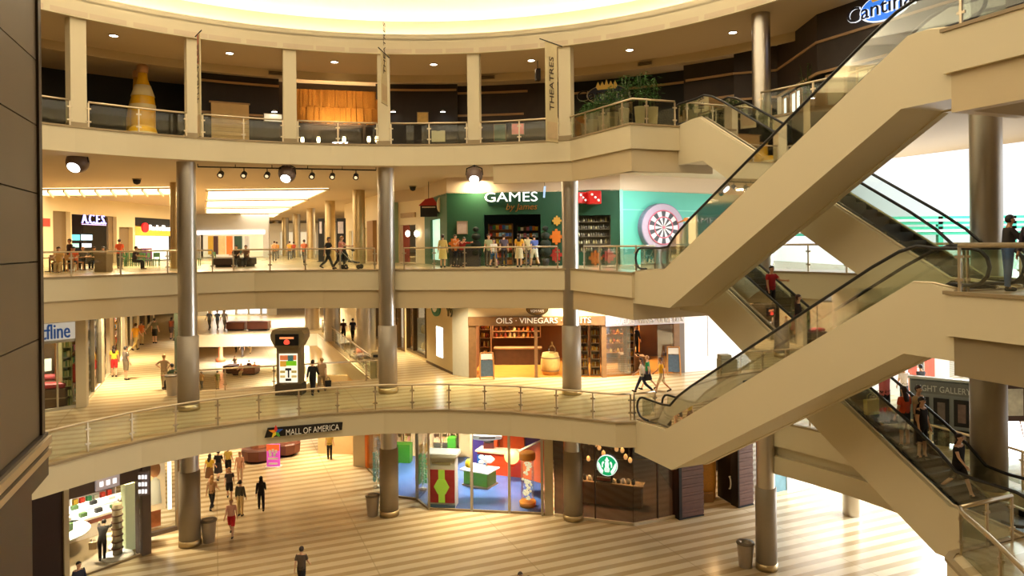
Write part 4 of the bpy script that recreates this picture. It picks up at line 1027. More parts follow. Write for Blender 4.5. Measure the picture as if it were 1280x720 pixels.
X = V(680,240,38.5); t = thing('hanging_light', 'slim blue white light stick hanging in front of the green sign', 'light', X); MB().bar(V(680,247,38.5), V(681,233,38.5), .12, .1).build('tube', mat('stick_blue', srgb(120,150,200), .4, emit=(.5,.7,1), es=.5), t); MB().tube([V(681,233,38.5),(X.x,X.y,17)], .012, 5).build('cord', BLACK, t)
# small trees beside the doorway
def topiary(px, Y, label, h=1.9):
    c = (XA(px, Y, 13), Y, 12); t = thing('topiary_tree', label, 'potted plant', c); MB().lathe([(.16,0),(.22,.4),(.2,.4)], c, 14).build('pot', BLACK, t); MB().tube([(c[0],c[1],12.3),(c[0],c[1],12+h)], .03, 6).build('stem', STEM, t)
    b = MB()
    for z, r in ((.75,.34),(1.2,.3),(1.65,.25),(2.05,.17)): b.ell((c[0],c[1],12+z*h/1.9), r, r, r*.85, 12, 8)
    b.build('foliage', mat('topiary_green', srgb(22,34,20), .8, var=.4, vscale=14, bump=1), t)
topiary(595, 39.9, 'dark ball shaped topiary tree left of the games shop doorway'); topiary(682, 39.7, 'dark ball shaped topiary tree right of the games shop doorway')
# dark display counter under the rail in front of the green wall with a red gowned figure
c0 = gA.P(gA.S(583), .5, 12); t = thing('display_counter', 'dark display counter with angled pipes in front of the green wall', 'counter', c0); gA.mk('body', mat('counter_dark', srgb(48,44,50), .6), gA.S(565), gA.S(601), 12, 13.05, .15, .8, t); b = MB(); a = gA.P(gA.S(566),.95,12); b.tube([a, a+Vector((.5,0,.5)), a+Vector((.6,0,1.0))], .04, 6); b.build('angled_pipe', PALE, t); gA.mk('top', BLACK, gA.S(564), gA.S(602), 13.05, 13.1, .1, .85, t)

# left walkway shops of the third floor, right of the middle column
wm = WL((XA(480,52,13),52), g0)
t = thing('corner_shopfront', 'cream shopfront with red doors between the teal post and the green corner', 'shop', wm.P(wm.L/2,0,12))
hd = (wm.S(500,300), wm.S(520,300), 12.05, wm.Z(510,281)); front(wm, CREAMW, [hd], t, 12, 16.2, .3, 'wall_panel')
wm.mk('door_panel', mat('red_door', srgb(150,58,36), .5, var=.2), hd[0], hd[0]+(hd[1]-hd[0])*.38, 12.05, hd[3], -.3, -.25, t); wm.mk('door_panel', mat('red_door', srgb(150,58,36), .5), hd[1]-(hd[1]-hd[0])*.2, hd[1], 12.05, hd[3], -.3, -.25, t)
wm.mk('lit_interior', mat('warm_room', srgb(240,220,170), .6, emit=(1,.85,.55), es=.7, var=.2), hd[0]+(hd[1]-hd[0])*.38, hd[1]-(hd[1]-hd[0])*.2, 12.05, hd[3], -.8, -.75, t)
wm.mk('sign_panel', mat('tan_sign', srgb(176,146,100), .6, var=.2), wm.S(502,268), wm.S(520,268), wm.Z(511,272), wm.Z(511,266), 0, .1, t)
wm.mk('corner_post', mat('sage_post', srgb(150,168,136), .6), wm.S(491,300), wm.S(498,300), 12, 16.2, 0, .35, t); wm.mk('dark_door', BLACK, wm.S(487,300), wm.S(490.5,300), 12, wm.Z(489,273), 0, .05, t)
struct(MB().strip([wm.a, wm.b], 16.2, 17.0, .25).build('trim_111', PINKC))
wr = [('left of the red doors',524),('right of the red doors',513)]
for w, px in wr:
    p = wm.P(wm.S(px,292), .2, wm.Z(px,292)); tag(MB().ell(p, .16, .16, .22, 10, 8).build('globe_lamp', emat('warm_bulb', (1,.92,.75), 5)), 'small glowing globe lamp %s at the cream shopfront' % w, 'lamp')

# ------------------------------------------------------------------ third floor far left: arcade, electronics shop, food tables
a0_ = Vector((XA(40,48.5,13),48.5)); a1_ = Vector((XA(238,70,13),70)); wa = WL(a0_, a1_)
t = thing('shop_row', 'cream row of shopfronts with dark arcade and orange shop on the third floor left', 'shop', wa.P(wa.L/2,0,12))
H_ = [(wa.S(66.5,300), wa.S(88.5,300), 12.02, wa.Z(78,264)), (wa.S(90,300), wa.S(146,300), 12.02, wa.Z(118,269)), (wa.S(149,300), wa.S(166,300), 12.02, wa.Z(158,284)), (wa.S(169,300), wa.S(236,300), 12.02, wa.Z(195,273))]
front(wa, CREAMW, H_, t, 12, 16.0, .4)
for h, m, nm in ((H_[0], mat('taupe_shutter', srgb(128,108,78), .6), 'closed_shutter'), (H_[2], mat('taupe_shutter', srgb(128,108,78), .6), 'closed_shutter')): wa.mk(nm, m, h[0], h[1], h[2], h[3], -.4, -.35, t)
wa.mk('dark_interior', mat('arcade_black', srgb(16,12,28), .5, var=.4), H_[1][0]-.3, H_[1][1]+.3, 12, 16, -3.2, -3, t); wa.mk('doorway_return', mat('taupe_shutter', srgb(128,108,78), .6), wa.S(140,300), H_[1][1], 12.02, H_[1][3], -.45, -.3, t)
wa.mk('dark_header', BLACK, H_[3][0], H_[3][1], wa.Z(195,282), H_[3][3], -.5, -.2, t); wa.mk('dark_jamb', BLACK, H_[3][0], wa.S(172,300), 12.02, H_[3][3], -.5, -.2, t)
wa.mk('orange_header', mat('orange_glow', srgb(250,170,40), .5, emit=(1,.5,.05), es=1.1), wa.S(172,290), H_[3][1], wa.Z(190,294), wa.Z(190,283), -1.2, -1.0, t)
wa.mk('bright_interior', mat('shop_glow', srgb(250,240,220), .5, emit=(1,.93,.8), es=1.3, var=.3, vscale=2), wa.S(172,300), H_[3][1], 12.1, wa.Z(190,294), -2.2, -2.0, t)
wa.mk('red_panel', mat('food_red', srgb(190,50,30), .5, emit=(1,.1,.05), es=.2), wa.S(51,280), wa.S(62,280), wa.Z(57,283), wa.Z(57,273), 0, .05, t)
struct(MB().strip([wa.a, wa.b], 16.0, 17.0, .4).build('trim_112', CREAMW))
t = thing('arcade_sign', 'glowing blue and violet neon lettering in the dark arcade doorway', 'sign', wa.P(wa.S(118,276),-.2,wa.Z(118,279)))
wa.text('neon_lettering', 'A.C.E.S.', emat('neon_violet', (.35,.35,1), 3.0), wa.S(104,276), wa.Z(118,279.5), 1.05, -.1, t, .04, 'LEFT', wa.S(134,276)-wa.S(104,276))
wa.mk('neon_underline', emat('neon_pink', (.8,.5,1), 2.0), wa.S(104,280), wa.S(134,280), wa.Z(118,281.2), wa.Z(118,280.4), -.12, -.08, t)
for px0, px1, py0, py1, c, w in ((111,123,293,300,(.1,.7,.7),'upper left'),(125,138,293,300,(.6,.85,1),'upper right'),(112,122,304,309,(.3,.6,.5),'lower left'),(126,137,304,309,(.8,.9,1),'lower right'),(92,98.5,287,298,(.95,1,1),'tall white leftmost')):
    pm = (px0+px1)/2; ym = (py0+py1)/2; q0, q1, za, zb = wa.S(px0,ym), wa.S(px1,ym), wa.Z(pm,py1), wa.Z(pm,py0); r = thing('video_screen', '%s glowing screen inside the dark arcade' % w, 'screen', wa.P((q0+q1)/2,-1.5,za))
    wa.mk('picture', emat('scr_%d' % int(px0), c, 1.4), q0, q1, za, zb, -1.52, -1.48, r); wa.mk('casing', BLACK, q0-.08, q1+.08, za-.08, zb+.08, -1.7, -1.53, r)
t = thing('electronics_sign', 'red ball and white lettering sign of the orange shop', 'sign', wa.P(wa.S(195,286),0,wa.Z(190,287)))
wa.disc(MB(), wa.S(182.5,284), wa.Z(182.5,284.5), .42, -.15, -.02, 20, .5).build('red_ball', mat('red_glow', srgb(220,20,20), .4, emit=(1,.02,.02), es=1.0), t)
wa.text('lettering', 'RadioShack', mat('letter_glow', srgb(255,255,255), .4, emit=(1,1,1), es=2.0), wa.S(187,286), wa.Z(195,288), .7, -.05, t, .03, 'LEFT', wa.S(217,286)-wa.S(187,286))
for k, (px, w) in enumerate(((176,'left'),(186,'middle'),(198,'right'))):
    goods(wa, 'display_stand', 'low display stand with goods inside the orange shop, %s one' % w, 'display stand', None, wa.S(px,305), wa.S(px+8,305), 12, -1.4, 1, 1.0, 1.3, .5, [PROD[(k*3+3) % 10]], .1)
# white store across the end, and bright wall right of it
we = WL((XA(243,82,13),82), (XA(336,82,13),82)); wf = WL((XA(336,104,13),104), (XA(480,104,13),104))
t = thing('white_store', 'white fronted store at the end of the third floor with a glowing lintel', 'shop', we.P(we.L/2,0,12))
he = (we.S(250,300), we.S(329,300), 12.02, we.Z(290,293)); front(we, WHITE, [he], t, 12, 16.6); we.mk('glowing_lintel', emat('lintel_glow', (1,.96,.9), 1.6), we.S(246,290), we.S(331,290), we.Z(290,293), we.Z(290,288), 0, .1, t)
GL = mat('store_glow', srgb(240,210,160), .5, emit=(1,.85,.6), es=.6, var=.5, vscale=.6)
we.mk('lit_interior', GL, he[0], he[1], 12.1, he[3], -1.0, -.8, t)
for px0, px1, c, w in ((258,264,(226,170,60),'gold panel'),(265,270,(90,60,50),'dark maroon panel'),(271,279,(240,200,130),'cream picture'),(281,288,(236,130,60),'orange picture'),(291,300,(60,80,60),'dark green picture'),(304,309,(200,190,170),'grey picture')):
    pm = (px0+px1)/2; q0, q1 = we.S(px0,300), we.S(px1,300); tag(we.mk('window_display', mat('dis_%d' % px0, srgb(*c), .5, var=.3, vscale=2, emit=tuple(x for x in srgb(*c)), es=.5), q0, q1, 12.4, we.Z(pm,295), -.7, -.4), '%s in the window of the white store' % w, 'display')
t = thing('far_storefront', 'bright far storefront behind the row of steel columns', 'shop', wf.P(wf.L/2,0,12)); front(wf, WHITE, [(wf.S(350,300), wf.S(395,300), 12.1, wf.Z(370,290)), (wf.S(440,300), wf.S(470,300), 12.1, wf.Z(450,286))], t, 12, 16.6); wf.mk('lit_interior', GL, 1, wf.L-1, 12.1, 15.4, -1.2, -1.0, t)
wf.mk('pink_panel', mat('pink_panel', srgb(230,130,120), .5, emit=(1,.3,.25), es=.3), wf.S(327,296), wf.S(333,296), 13, 14.6, 0, .1, t)
for px0, px1, w in ((398,405,'left'),(421,432,'right')):
    Y = 56; x0, x1 = XA(px0,Y,13), XA(px1,Y,13); c = ((x0+x1)/2, Y, 12.0); t = thing('tall_banner_stand', '%s tall black poster stand with white figures behind the steel columns' % w, 'poster stand', c)
    MB().box(x0,x1,Y,Y+.15,12.05,V(px0,273,Y).z).build('board', BLACK, t); MB().box(x0+.1,x1-.15,Y-.03,Y,V(px0,292,Y).z,V(px0,277,Y).z).build('white_figure', mat('white_figure', srgb(210,200,210), .6, var=.6, vscale=2), t); MB().box(x0-.1,x1+.1,Y-.1,Y+.25,12,12.06).build('base', BLACK, t)
# rear part of the right shops: wall line of the walkway right side
wq = WL((XA(431,66,13),66), (XA(480,52,13),52)); t = thing('walkway_shopfront', 'warm lit cream shopfront between the poster stands and middle column', 'shop', wq.P(wq.L/2,0,12))
front(wq, CREAMW, [(wq.S(436,300), wq.S(448,300), 12.05, wq.Z(442,288)), (wq.S(455,300), wq.S(463,300), 12.05, wq.Z(459,285))], t, 12, 16.4); wq.mk('lit_interior', mat('warm_room', srgb(240,220,170), .6), .5, wq.L-.3, 12.1, 15, -1.2, -1.0, t); wq.mk('brown_pier', mat('brown_pier', srgb(150,112,66), .6), wq.S(463.5,300), wq.S(471,300), 12, wq.Z(467,276), 0, .3, t)
struct(MB().strip([wq.a, wq.b, wq.b+Vector((.5,-.3))], 16.4, 17.0, .3).build('trim_113', CREAMW)); struct(MB().strip([we.a, we.b], 16.6, 17.0, .3).build('trim_114', WHITE))
# coffers with luminous louvres
COFF = mat('coffer_glow', (1,.93,.78), .6, emit=(1,.88,.66), es=3.2, var=0)
def coffer(px0, px1, py0, py1, label, fins=0, px0b=None, px1b=None):
    Ya = (17-.06-EYE)*FOC/-unroll((px0+px1)/2,py0)[1]; Yb = (17-.06-EYE)*FOC/-unroll((px0+px1)/2,py1)[1]
    q = [F(px0,py0,16.94), F(px1,py0,16.94), F(px1b or px1,py1,16.94), F(px0b or px0,py1,16.94)]
    for i, Y in ((0,Ya),(1,Ya),(2,Yb),(3,Yb)): q[i].x *= Y/q[i].y; q[i].y = Y
    c = sum(q, Vector())/4; t = thing('luminous_coffer', label, 'ceiling light', (c.x,c.y,16.9)); MB().prism([p.xy for p in q], 16.93, 16.98).build('diffuser', COFF, t)
    b = MB()
    for i in range(4): b.bar(q[i]+Vector((0,0,-.03)), q[(i+1) % 4]+Vector((0,0,-.03)), .16, .1)
    b.build('frame', CREAMW, t)
    if fins:
        b = MB()
        for k in range(1, fins): f = k/fins; b.bar(q[0].lerp(q[1],f)+Vector((0,0,-.12)), q[3].lerp(q[2],min(1, f+.35/fins*1.0))+Vector((0,0,-.12)), .08, .2)
        b.build('louvre_fins', CREAMW, t)
coffer(259,411,237,247.5,'nearest and widest of the luminous ceiling coffers right of the first column', 0, 258, 387); coffer(258,385,250,257.5,'second of the luminous ceiling coffers right of the first column', 0, 257, 367); coffer(257,365,260,265.5,'third of the luminous ceiling coffers right of the first column', 0, 257, 352); coffer(300,350,267,271,'fourth and farthest of the luminous ceiling coffers', 0, 300, 343)
coffer(40,217,235.5,243,'long luminous louvred coffer left of the first column', 9)
# globe lamps, track lights, smoke detector and camera domes
GLOBE = mat('globe_shell', srgb(110,90,80), .4, .2)
for (px, py), r, Y, w in (((97,203),.44,29.8,'leftmost'),((359,218),.40,33.8,'middle'),((593,219),.40,34.3,'rightmost')):
    c = V(px, py, Y); t = thing('globe_spotlight', '%s of the three big round spotlights hanging under the top floor' % w, 'spotlight', c); d = Vector((.0,-.75,-.66)).normalized()
    # shell with a flat glowing face
    b = MB(); up = Vector((1,0,0)); sdv = d.cross(up).normalized(); n = 20; vs = []; fs = []
    rows = [pi*i/10 for i in range(0, 9)]
    for a in rows:
        for k in range(n): q = 2*pi*k/n; vs.append(c-d*cos(a)*r+(up*cos(q)+sdv*sin(q))*max(.001, sin(a))*r)
    fs = [(i*n+k, i*n+(k+1) % n, (i+1)*n+(k+1) % n, (i+1)*n+k) for i in range(len(rows)-1) for k in range(n)]; b.add(vs, fs, True); b.build('shell', GLOBE, t)
    b = MB(); f = c+d*r*.86; rr = r*.56; vs = [f+d*.06]+[f+(up*cos(2*pi*k/n)+sdv*sin(2*pi*k/n))*rr for k in range(n)]; b.add(vs, [(0,k+1,(k+1) % n+1) for k in range(n)]); b.build('lens', emat('spot_lens', (1,.97,.95), 7), t, fixn=False)
    MB().tube([c+Vector((0,0,r*.9)), (c.x,c.y,17.0)], .05, 8).build('stem', BLACK, t); MB().tube([c+Vector((-r,0,0)), c+Vector((-r*.9,0,r*.8)), c+Vector((0,0,r*1.15)), c+Vector((r*.9,0,r*.8)), c+Vector((r,0,0))], .03, 6).build('yoke', BLACK, t)
a, b_ = V(247,200.5,32.6), V(470,208,34.9); a.z = b_.z = 16.86; t = thing('light_track', 'black ceiling track between first and middle columns', 'track', (a.x,a.y,16.86)); MB().bar(a, b_, .06, .06).build('rail', BLACK, t)
b = MB()
for f in (0,.2,.4,.6,.8,1): p = a.lerp(b_, f); b.tube([p, (p.x,p.y,17.02)], .02, 5)
b.build('mounts', BLACK, t)
for k, px in enumerate((276,305,334,390,415.5,445)):
    Y = a.y+(b_.y-a.y)*(px-247)/223; c = Vector((XA(px,Y,16.6),Y,16.55)); t = thing('track_spotlight', 'small black track spotlight, %s from the first column' % ('first','second','third','fourth','fifth','sixth')[k], 'spotlight', c); d = Vector((.1,-.8,-.5)).normalized()
    MB().tube([c-d*.16, c-d*.1, c+d*.12, c+d*.15], [.06,.13,.13,.14], 12).build('housing', BLACK, t); MB().tube([c+d*.12, c+d*.155], .08, 12).build('lens', mat('dim_lens', srgb(230,210,170), .3, emit=(1,.8,.5), es=.8), t); MB().tube([c, c+Vector((0,0,.28))], .02, 6).build('stem', BLACK, t)
for (px, py), w in (((171,224),'black dome camera under the ceiling left of the first column'),((516,233),'small black camera hanging right of the middle column'),((503,249),'tiny ceiling camera over the cream shopfront')):
    c = F(px, py, 16.97); t = thing('dome_camera', w, 'camera', c); MB().lathe([(.02,-.3),(.16,-.24),(.2,-.1),(.2,0)], c, 14).build('dome', BLACK, t); MB().lathe([(.24,-.03),(.24,.03)], c, 14).build('mount', TRIM, t)
c = F(598,234.5,16.97); t = thing('air_vent', 'flat brown air vent in the ceiling above the dark green wall', 'vent', c); MB().box(c.x-.55,c.x+.55,c.y-.2,c.y+.2,16.9,17).build('frame', TRIM, t); MB().box(c.x-.48,c.x+.48,c.y-.15,c.y+.15,16.88,16.9).build('slats', VENT, t)
c = F(795,232,16.97); t = thing('air_vent', 'pale air vent in the ceiling above the teal wall', 'vent', c); MB().box(c.x-.6,c.x+.6,c.y-.2,c.y+.2,16.9,17).build('frame', WHITE, t); MB().box(c.x-.5,c.x+.5,c.y-.15,c.y+.15,16.88,16.9).build('slats', TRIM, t)
# furniture on the third floor left
WOODT = mat('table_wood', srgb(196,140,80), .5, var=.15)
def table(c, r, h, label, m=WOODT, cat='table'):
    t = thing('round_table', label, cat, c); MB().lathe([(r,h-.04),(r,h)], c, 20).build('tabletop', m, t); MB().tube([(c[0],c[1],c[2]),(c[0],c[1],c[2]+h-.04)], .04, 8).build('pedestal', BLACK, t); MB().lathe([(r*.55,0),(r*.5,.03)], c, 16).build('foot', BLACK, t)
def chair(c, rz, label, m=WOODT, group=None):
    t = thing('cafe_chair', label, 'chair', c, rz, group)
    MB().box(-.21,.21,-.21,.21,.43,.47).build('seat', m, t, loc=(0,0,0)); MB().box(-.2,.2,.18,.22,.6,.9).build('backrest', m, t, loc=(0,0,0))
    for x, y, h in ((-.18,-.18,.43),(.18,-.18,.43),(-.18,.19,.9),(.18,.19,.9)): MB().box(x-.02,x+.02,y-.02,y+.02,0,h).build('leg', m, t, loc=(0,0,0))
    return t
for k, (px, Y, w) in enumerate(((62,38.5,'left'),(80,38.8,'middle'),(106,41,'right'))): table((XA(px,Y,12.7),Y,12), .45, .74, '%s wooden cafe table behind the third floor railing' % w)
for k, (px, Y, rz, w) in enumerate(((70,37.6,2.6,'nearest the dark panelled wall'),(88,38.0,3.4,'between left and middle tables'),(97,40.2,1.2,'behind the middle table'))): chair((XA(px,Y,12.5),Y,12), rz, 'wooden cafe chair %s on the third floor' % w)
X = XA(129.5,37.4,12.5); t = thing('planter_box', 'square brown planter box by the railing left of the first column', 'planter', (X,37.4,12)); MB().cbox((X,37.4,12), .62,.62,.98).build('box', mat('box_brown', srgb(130,104,72), .6), t, bevel=.02); MB().cbox((X,37.4,12.9), .68,.68,.1).build('rim', TRIM, t)
def bench(px0, px1, Y, z, h, m, label, dep=.9):
    x0, x1 = XA(px0,Y,z+.3), XA(px1,Y,z+.3); t = thing('bench', label, 'bench', ((x0+x1)/2,Y,z)); MB().box(x0,x1,Y-dep/2,Y+dep/2,z+.12,z+h).build('cushion', m, t, bevel=.06); MB().box(x0+.1,x1-.1,Y-dep/2+.1,Y+dep/2-.1,z,z+.14).build('plinth', BLACK, t)
BRN = mat('brown_leather', srgb(96,48,34), .5); bench(270,294,44,12,.55,mat('dark_bench', srgb(60,46,40), .6),'left dark bench with seated people on the third floor'); bench(297,318,44.6,12,.55,mat('dark_bench', srgb(60,46,40), .6),'right dark bench on the third floor')
ch0 = None
for k in range(12):
    px = 152+5.4*k+(20 if k > 8 else 0)*(k-8); Y = 47.5+.35*(k % 3); q = (XA(px,Y,12.5),Y,12)
    if ch0 is None: ch0 = chair(q, .3, 'green dining chair in the row behind the railing in front of the orange shop', mat('green_chair', srgb(70,110,70), .6), 'green chairs in front of the orange shop')
    else: dup(ch0, q, .3+.7*(k % 4))
# teal trusses of the hall far behind the right escalators
TEALM = mat('truss_teal', srgb(60,170,140), .5)
for z, w in ((V(1200,275,62).z,'upper'),(V(1200,288,62).z,'lower')):
    t = thing('hall_girder', '%s teal steel girder across the bright hall on the far right' % w, 'girder', (35,62,z)); MB().box(14,60,62,62.4,z-.35,z+.35).build('beam', TEALM, t); MB().box(14,60,61.95,62.0,z-.1,z+.1).build('lip', WHITE, t)
for px in (1176,1268):
    x = XA(px,62,14); t = thing('hall_post', '%s slim teal post carrying the girders in the bright hall' % ('left' if px < 1200 else 'right'), 'post', (x,62.2,0)); MB().box(x-.2,x+.2,62,62.4,0,15.2).build('shaft', TEALM, t); MB().box(x-.4,x+.4,61.8,62.6,0,.4).build('base', WHITE, t)
o = MB().box(20,62,80,80.3,0,12.8).build('wall_hall', mat('hall_white', srgb(240,244,244), .7)); struct(o)
for k, (px, w) in enumerate(((1150,'left'),(1200,'middle'),(1268,'right'))):
    X = XA(px,72,13); t = thing('hall_tree', 'grey green tree in the bright hall, %s of three' % w, 'tree', (X,72,0)); MB().tube([(X,72,0),(X,72,10)], .2, 8).build('trunk', mat('pale_bark', srgb(150,140,120), .8), t); b = MB()
    for q in range(9): b.ell((X+random.uniform(-.9,.9),72+random.uniform(-1,1),10.4+random.uniform(-1.2,1.0)), .9,.9,.7, 8, 6)
    b.build('crown', mat('hall_leaf', srgb(150,180,170), .8, var=.3, vscale=5, bump=1), t)
# ------------------------------------------------------------------ second floor
# left shop with glass front
t0_, t1_ = F(40,518,6).xy, F(98,508.5,6).xy; ws = WL(t0_, t1_); ZH = 9.9
t = thing('glass_shopfront', 'glass shopfront at the left end of the second floor with a blue sign', 'shop', ws.P(ws.L/2,0,6))
SILV = mat('silver_frame', srgb(190,182,160), .4, .5)
b = MB(); sa, sb = ws.S(52), ws.S(95.5); zt = ws.Z(70,427)
for x0, x1, za, zb in ((0,ws.L,6,6.12),(0,ws.L,ZH,ZH+.12),(0,ws.L,zt-.06,zt+.06),(sb,sb+.1,6,ZH),(ws.L-.05,ws.L+.02,6,ZH),(ws.S(69),ws.S(69)+.05,6,zt)): ws.box(b, x0, x1, za, zb, -.06, .06)
b.build('frame', SILV, t); ws.mk('glass', GLASS, 0, sb, 6.1, zt, -.01, .01, t)
ws.mk('sign_panel', mat('shop_header_glow', srgb(200,190,160), .5, emit=(1,.93,.78), es=.35), 0, sb, zt, ZH, -.1, -.04, t)  # emission put into the panel to keep it pale; no lamp behind
ws.text('sign_lettering', 'tfline', mat('blue_letter', srgb(20,70,140), .4, emit=(.02,.2,.7), es=.12), ws.S(51,417), ws.Z(70,423), .95, .04, t, .05, 'LEFT', ws.S(87,417)-ws.S(51,417))
p = F(101.5,508.5,6); o = MB().cbox((p.x,p.y+.1,6), .42,.42,4.9,.3).build('post', CREAM); tag(o, 'square cream pier between the blue signed shop and the corridor shops', 'pillar')
# interior of that shop
ins = WL(Vector(t0_)-ws.n*4.5, Vector(t1_)-ws.n*4.5)
struct(ins.mk('wall_shop', CREAMW, -3, ins.L, 6, 10.9, -.2, 0))
_, zs = shelf(ins, .5, ins.L-.6, 6, 9.0, 6, .3, .4, SHELFW, 'tall wooden shelf along the back of the blue signed shop')
for z in zs: goods(ins, 'folded_goods', 'folded colourful goods on the tall shelf of the blue signed shop', 'goods', 'goods on the shelf of the blue signed shop', .6, ins.L-.7, z, .3, 8, .22, .26, .3, PROD[:6]+PROD[7:8])
_, zs = shelf(ws, ws.S(80), ws.S(93), 6, 9.1, 7, -.6, .4, mat('pale_green_shelf', srgb(170,176,130), .5), 'pale green shelf just behind the glass of the blue signed shop')
for z in zs: goods(ws, 'green_package', 'green package on the pale green shelf behind the glass', 'package', 'packages on the pale green shelf', ws.S(80)+.05, ws.S(93)-.05, z, -.55, 7, .15, .3, .25, [mat('pack_green', srgb(96,130,70), .5, var=.3), mat('pack_pale', srgb(206,200,140), .5), mat('pack_olive', srgb(140,140,70), .5)])
for k, (px, py, c_, w, h) in enumerate(((60,508,(150,30,40),'front red and brown display case on the shop floor',.9),(66,487,(130,40,44),'rear red topped display case on the shop floor',1.0))):
    q = W(px, py, Vector(t0_)-ws.n*(.9+1.6*k), Vector(t1_)-ws.n*(.9+1.6*k)); q.z = 6; tt = thing('display_case', w, 'display case', q); MB().cbox(q, 1.6,.8,h,.3).build('case', mat('case_brown', srgb(88,62,40), .5), tt, bevel=.03); MB().cbox(q+Vector((0,0,h)), 1.5,.7,.22,.3).build('red_goods', mat('case_red_%d' % k, srgb(*c_), .5, var=.3), tt, bevel=.08)
    MB().cbox(q+Vector((0,0,h*.5)), 1.62,.82,.05,.3).build('band', TRIM, tt)
tag(ins.mk('picture', mat('pale_picture', srgb(220,226,200), .5, emit=(.9,1,.8), es=.5), ins.S(50,460), ins.S(59,460), ins.Z(55,462), ins.Z(55,447), .55, .6), 'pale lit picture on the shelf in the blue signed shop', 'picture')
# display windows along the left wall of the second floor corridor
CD = Vector((-.3827,.9239)); k0 = F(106,506,6).xy; wc = WL(k0, k0+CD*42)
t = thing('corridor_shop_row', 'row of shopfronts along the left side of the second floor corridor', 'shop', wc.P(0,0,6))
open_ = [(.15, 5.2, 6.1, 10.0), (6.6, 8.9, 6.02, 9.6), (10.3, 16.0, 6.05, 10.0), (17.4,24.,6.05,10.0), (26,40,6.05,10)]
front(wc, CREAMW, open_, t, 6, 11.0, .2); b = MB()
for a, c, za, zb in open_[:1]+open_[2:]:
    for x in (a, (a+c)/2, c-.08): wc.box(b, x, x+.08, za, zb, -.12, .05)
    wc.box(b, a, c, zb-.1, zb, -.12, .05)
b.build('window_frames', SILV, t); wc.mk('glass', GLASS, .2, 5.1, 6.1, 9.9, -.08, -.06, t)
wc.mk('door_dark', BLACK, 6.7, 7.6, 6.02, 9.5, -.3, -.1, t)
wb = WL(wc.a-wc.n*3.2, wc.b-wc.n*3.2); struct(wb.mk('wall_shop', CREAMW, -2, 42, 6, 10.9, -.2, 0))
for i, (px, w) in enumerate((('near','nearest'),('mid','second'),('far','third'))):
    s0 = (.6, 10.8, 17.8)[i]; _, zs = shelf(wc, s0, s0+2.4, 6, 9.2, 6, -1.0, .5, (SHELFW, DKWOOD, SHELFW)[i], '%s shelf of goods seen through the corridor shop windows on the left' % w)
    for z in zs: goods(wc, 'corridor_goods', 'colourful package on the corridor shop shelves at the left', 'package', 'packages in the left corridor shops', s0+.1, s0+2.3, z, -.95, 6, .26, .32, .3, PROD)
q = wc.P(4.6,-.5,6); tt = thing('display_rack', 'black tiered display rack in the corridor shop window beside the couple', 'rack', q); b = MB()
for k in range(5): b.cbox(q+Vector((0,0,.1+.42*k)), .9,.5,.3,1.9)
b.build('tiers', mat('rack_black', srgb(24,24,28), .4, var=.4, vscale=9), tt, bevel=.03); MB().tube([q, q+Vector((0,0,2.3))], .03, 6).build('pole', RAILM, tt)
for k, (s, h, c_, w) in enumerate(((1.1,1.8,(190,60,44),'red clothed'),(2.1,1.75,(60,84,60),'green clothed'),(3.2,1.8,(40,44,50),'dark clothed'))):
    q = wc.P(s,-.6,6); tt = thing('mannequin', '%s mannequin in the first corridor window of the second floor' % w, 'mannequin', q)
    MB().lathe([(.1,.9),(.17,1.0),(.13,1.2),(.2,1.42),(.06,1.5),(.05,1.56),(.09,1.66),(.03,1.76)], q, 14).build('torso', mat('mann_%d' % k, srgb(*c_), .7), tt); MB().lathe([(.2,0),(.2,.03),(.03,.05),(.03,.95)], q, 14).build('stand', SILV, tt)
# dark kiosk panel left beside first column
X = XA(221,39,7); tt = thing('wayfinding_panel', 'tall narrow dark green panel just behind the first column on the second floor', 'sign', (X,39,6)); MB().box(X-.12,X+.22,39,39.4,6.05,10.3).build('board', mat('panel_dark_green', srgb(44,50,36), .5), tt); MB().box(X-.25,X+.35,38.9,39.5,6,6.06).build('base', BLACK, tt)
# far end of the corridor: pale wall and goods
struct(MB().box(-60,-20,92,92.2,6,11).build('wall_end', CREAMW)); struct(MB().box(-20,16,104,104.2,0,11).build('wall_end', CREAMW))
# far side of the opening: white lit shopfronts and brown benches on the second floor
we2 = WL((XA(247,76,8),76),(XA(345,76,8),76)); t = thing('far_store', 'overexposed white storefront beyond the floor opening', 'shop', we2.P(we2.L/2,0,6)); front(we2, WHITE, [(1,we2.L-1,6.1,9.6)], t, 6, 11); we2.mk('lit_interior', mat('cold_glow', srgb(240,244,250), .5, emit=(.95,.97,1), es=1.1, var=.3, vscale=.8), 1, we2.L-1, 6.1, 9.6, -1, -.8, t)
for i in range(5): we2.mk('mullion', SILV, 1.3+i*(we2.L-3)/4, 1.45+i*(we2.L-3)/4, 6.1, 9.6, -.3, 0, t)
bench(285,308,62.5,6,.75,BRN,'left brown bench on the second floor beyond the opening',1.0); bench(311,337,62.3,6,.8,BRN,'right brown bench on the second floor beyond the opening',1.0)
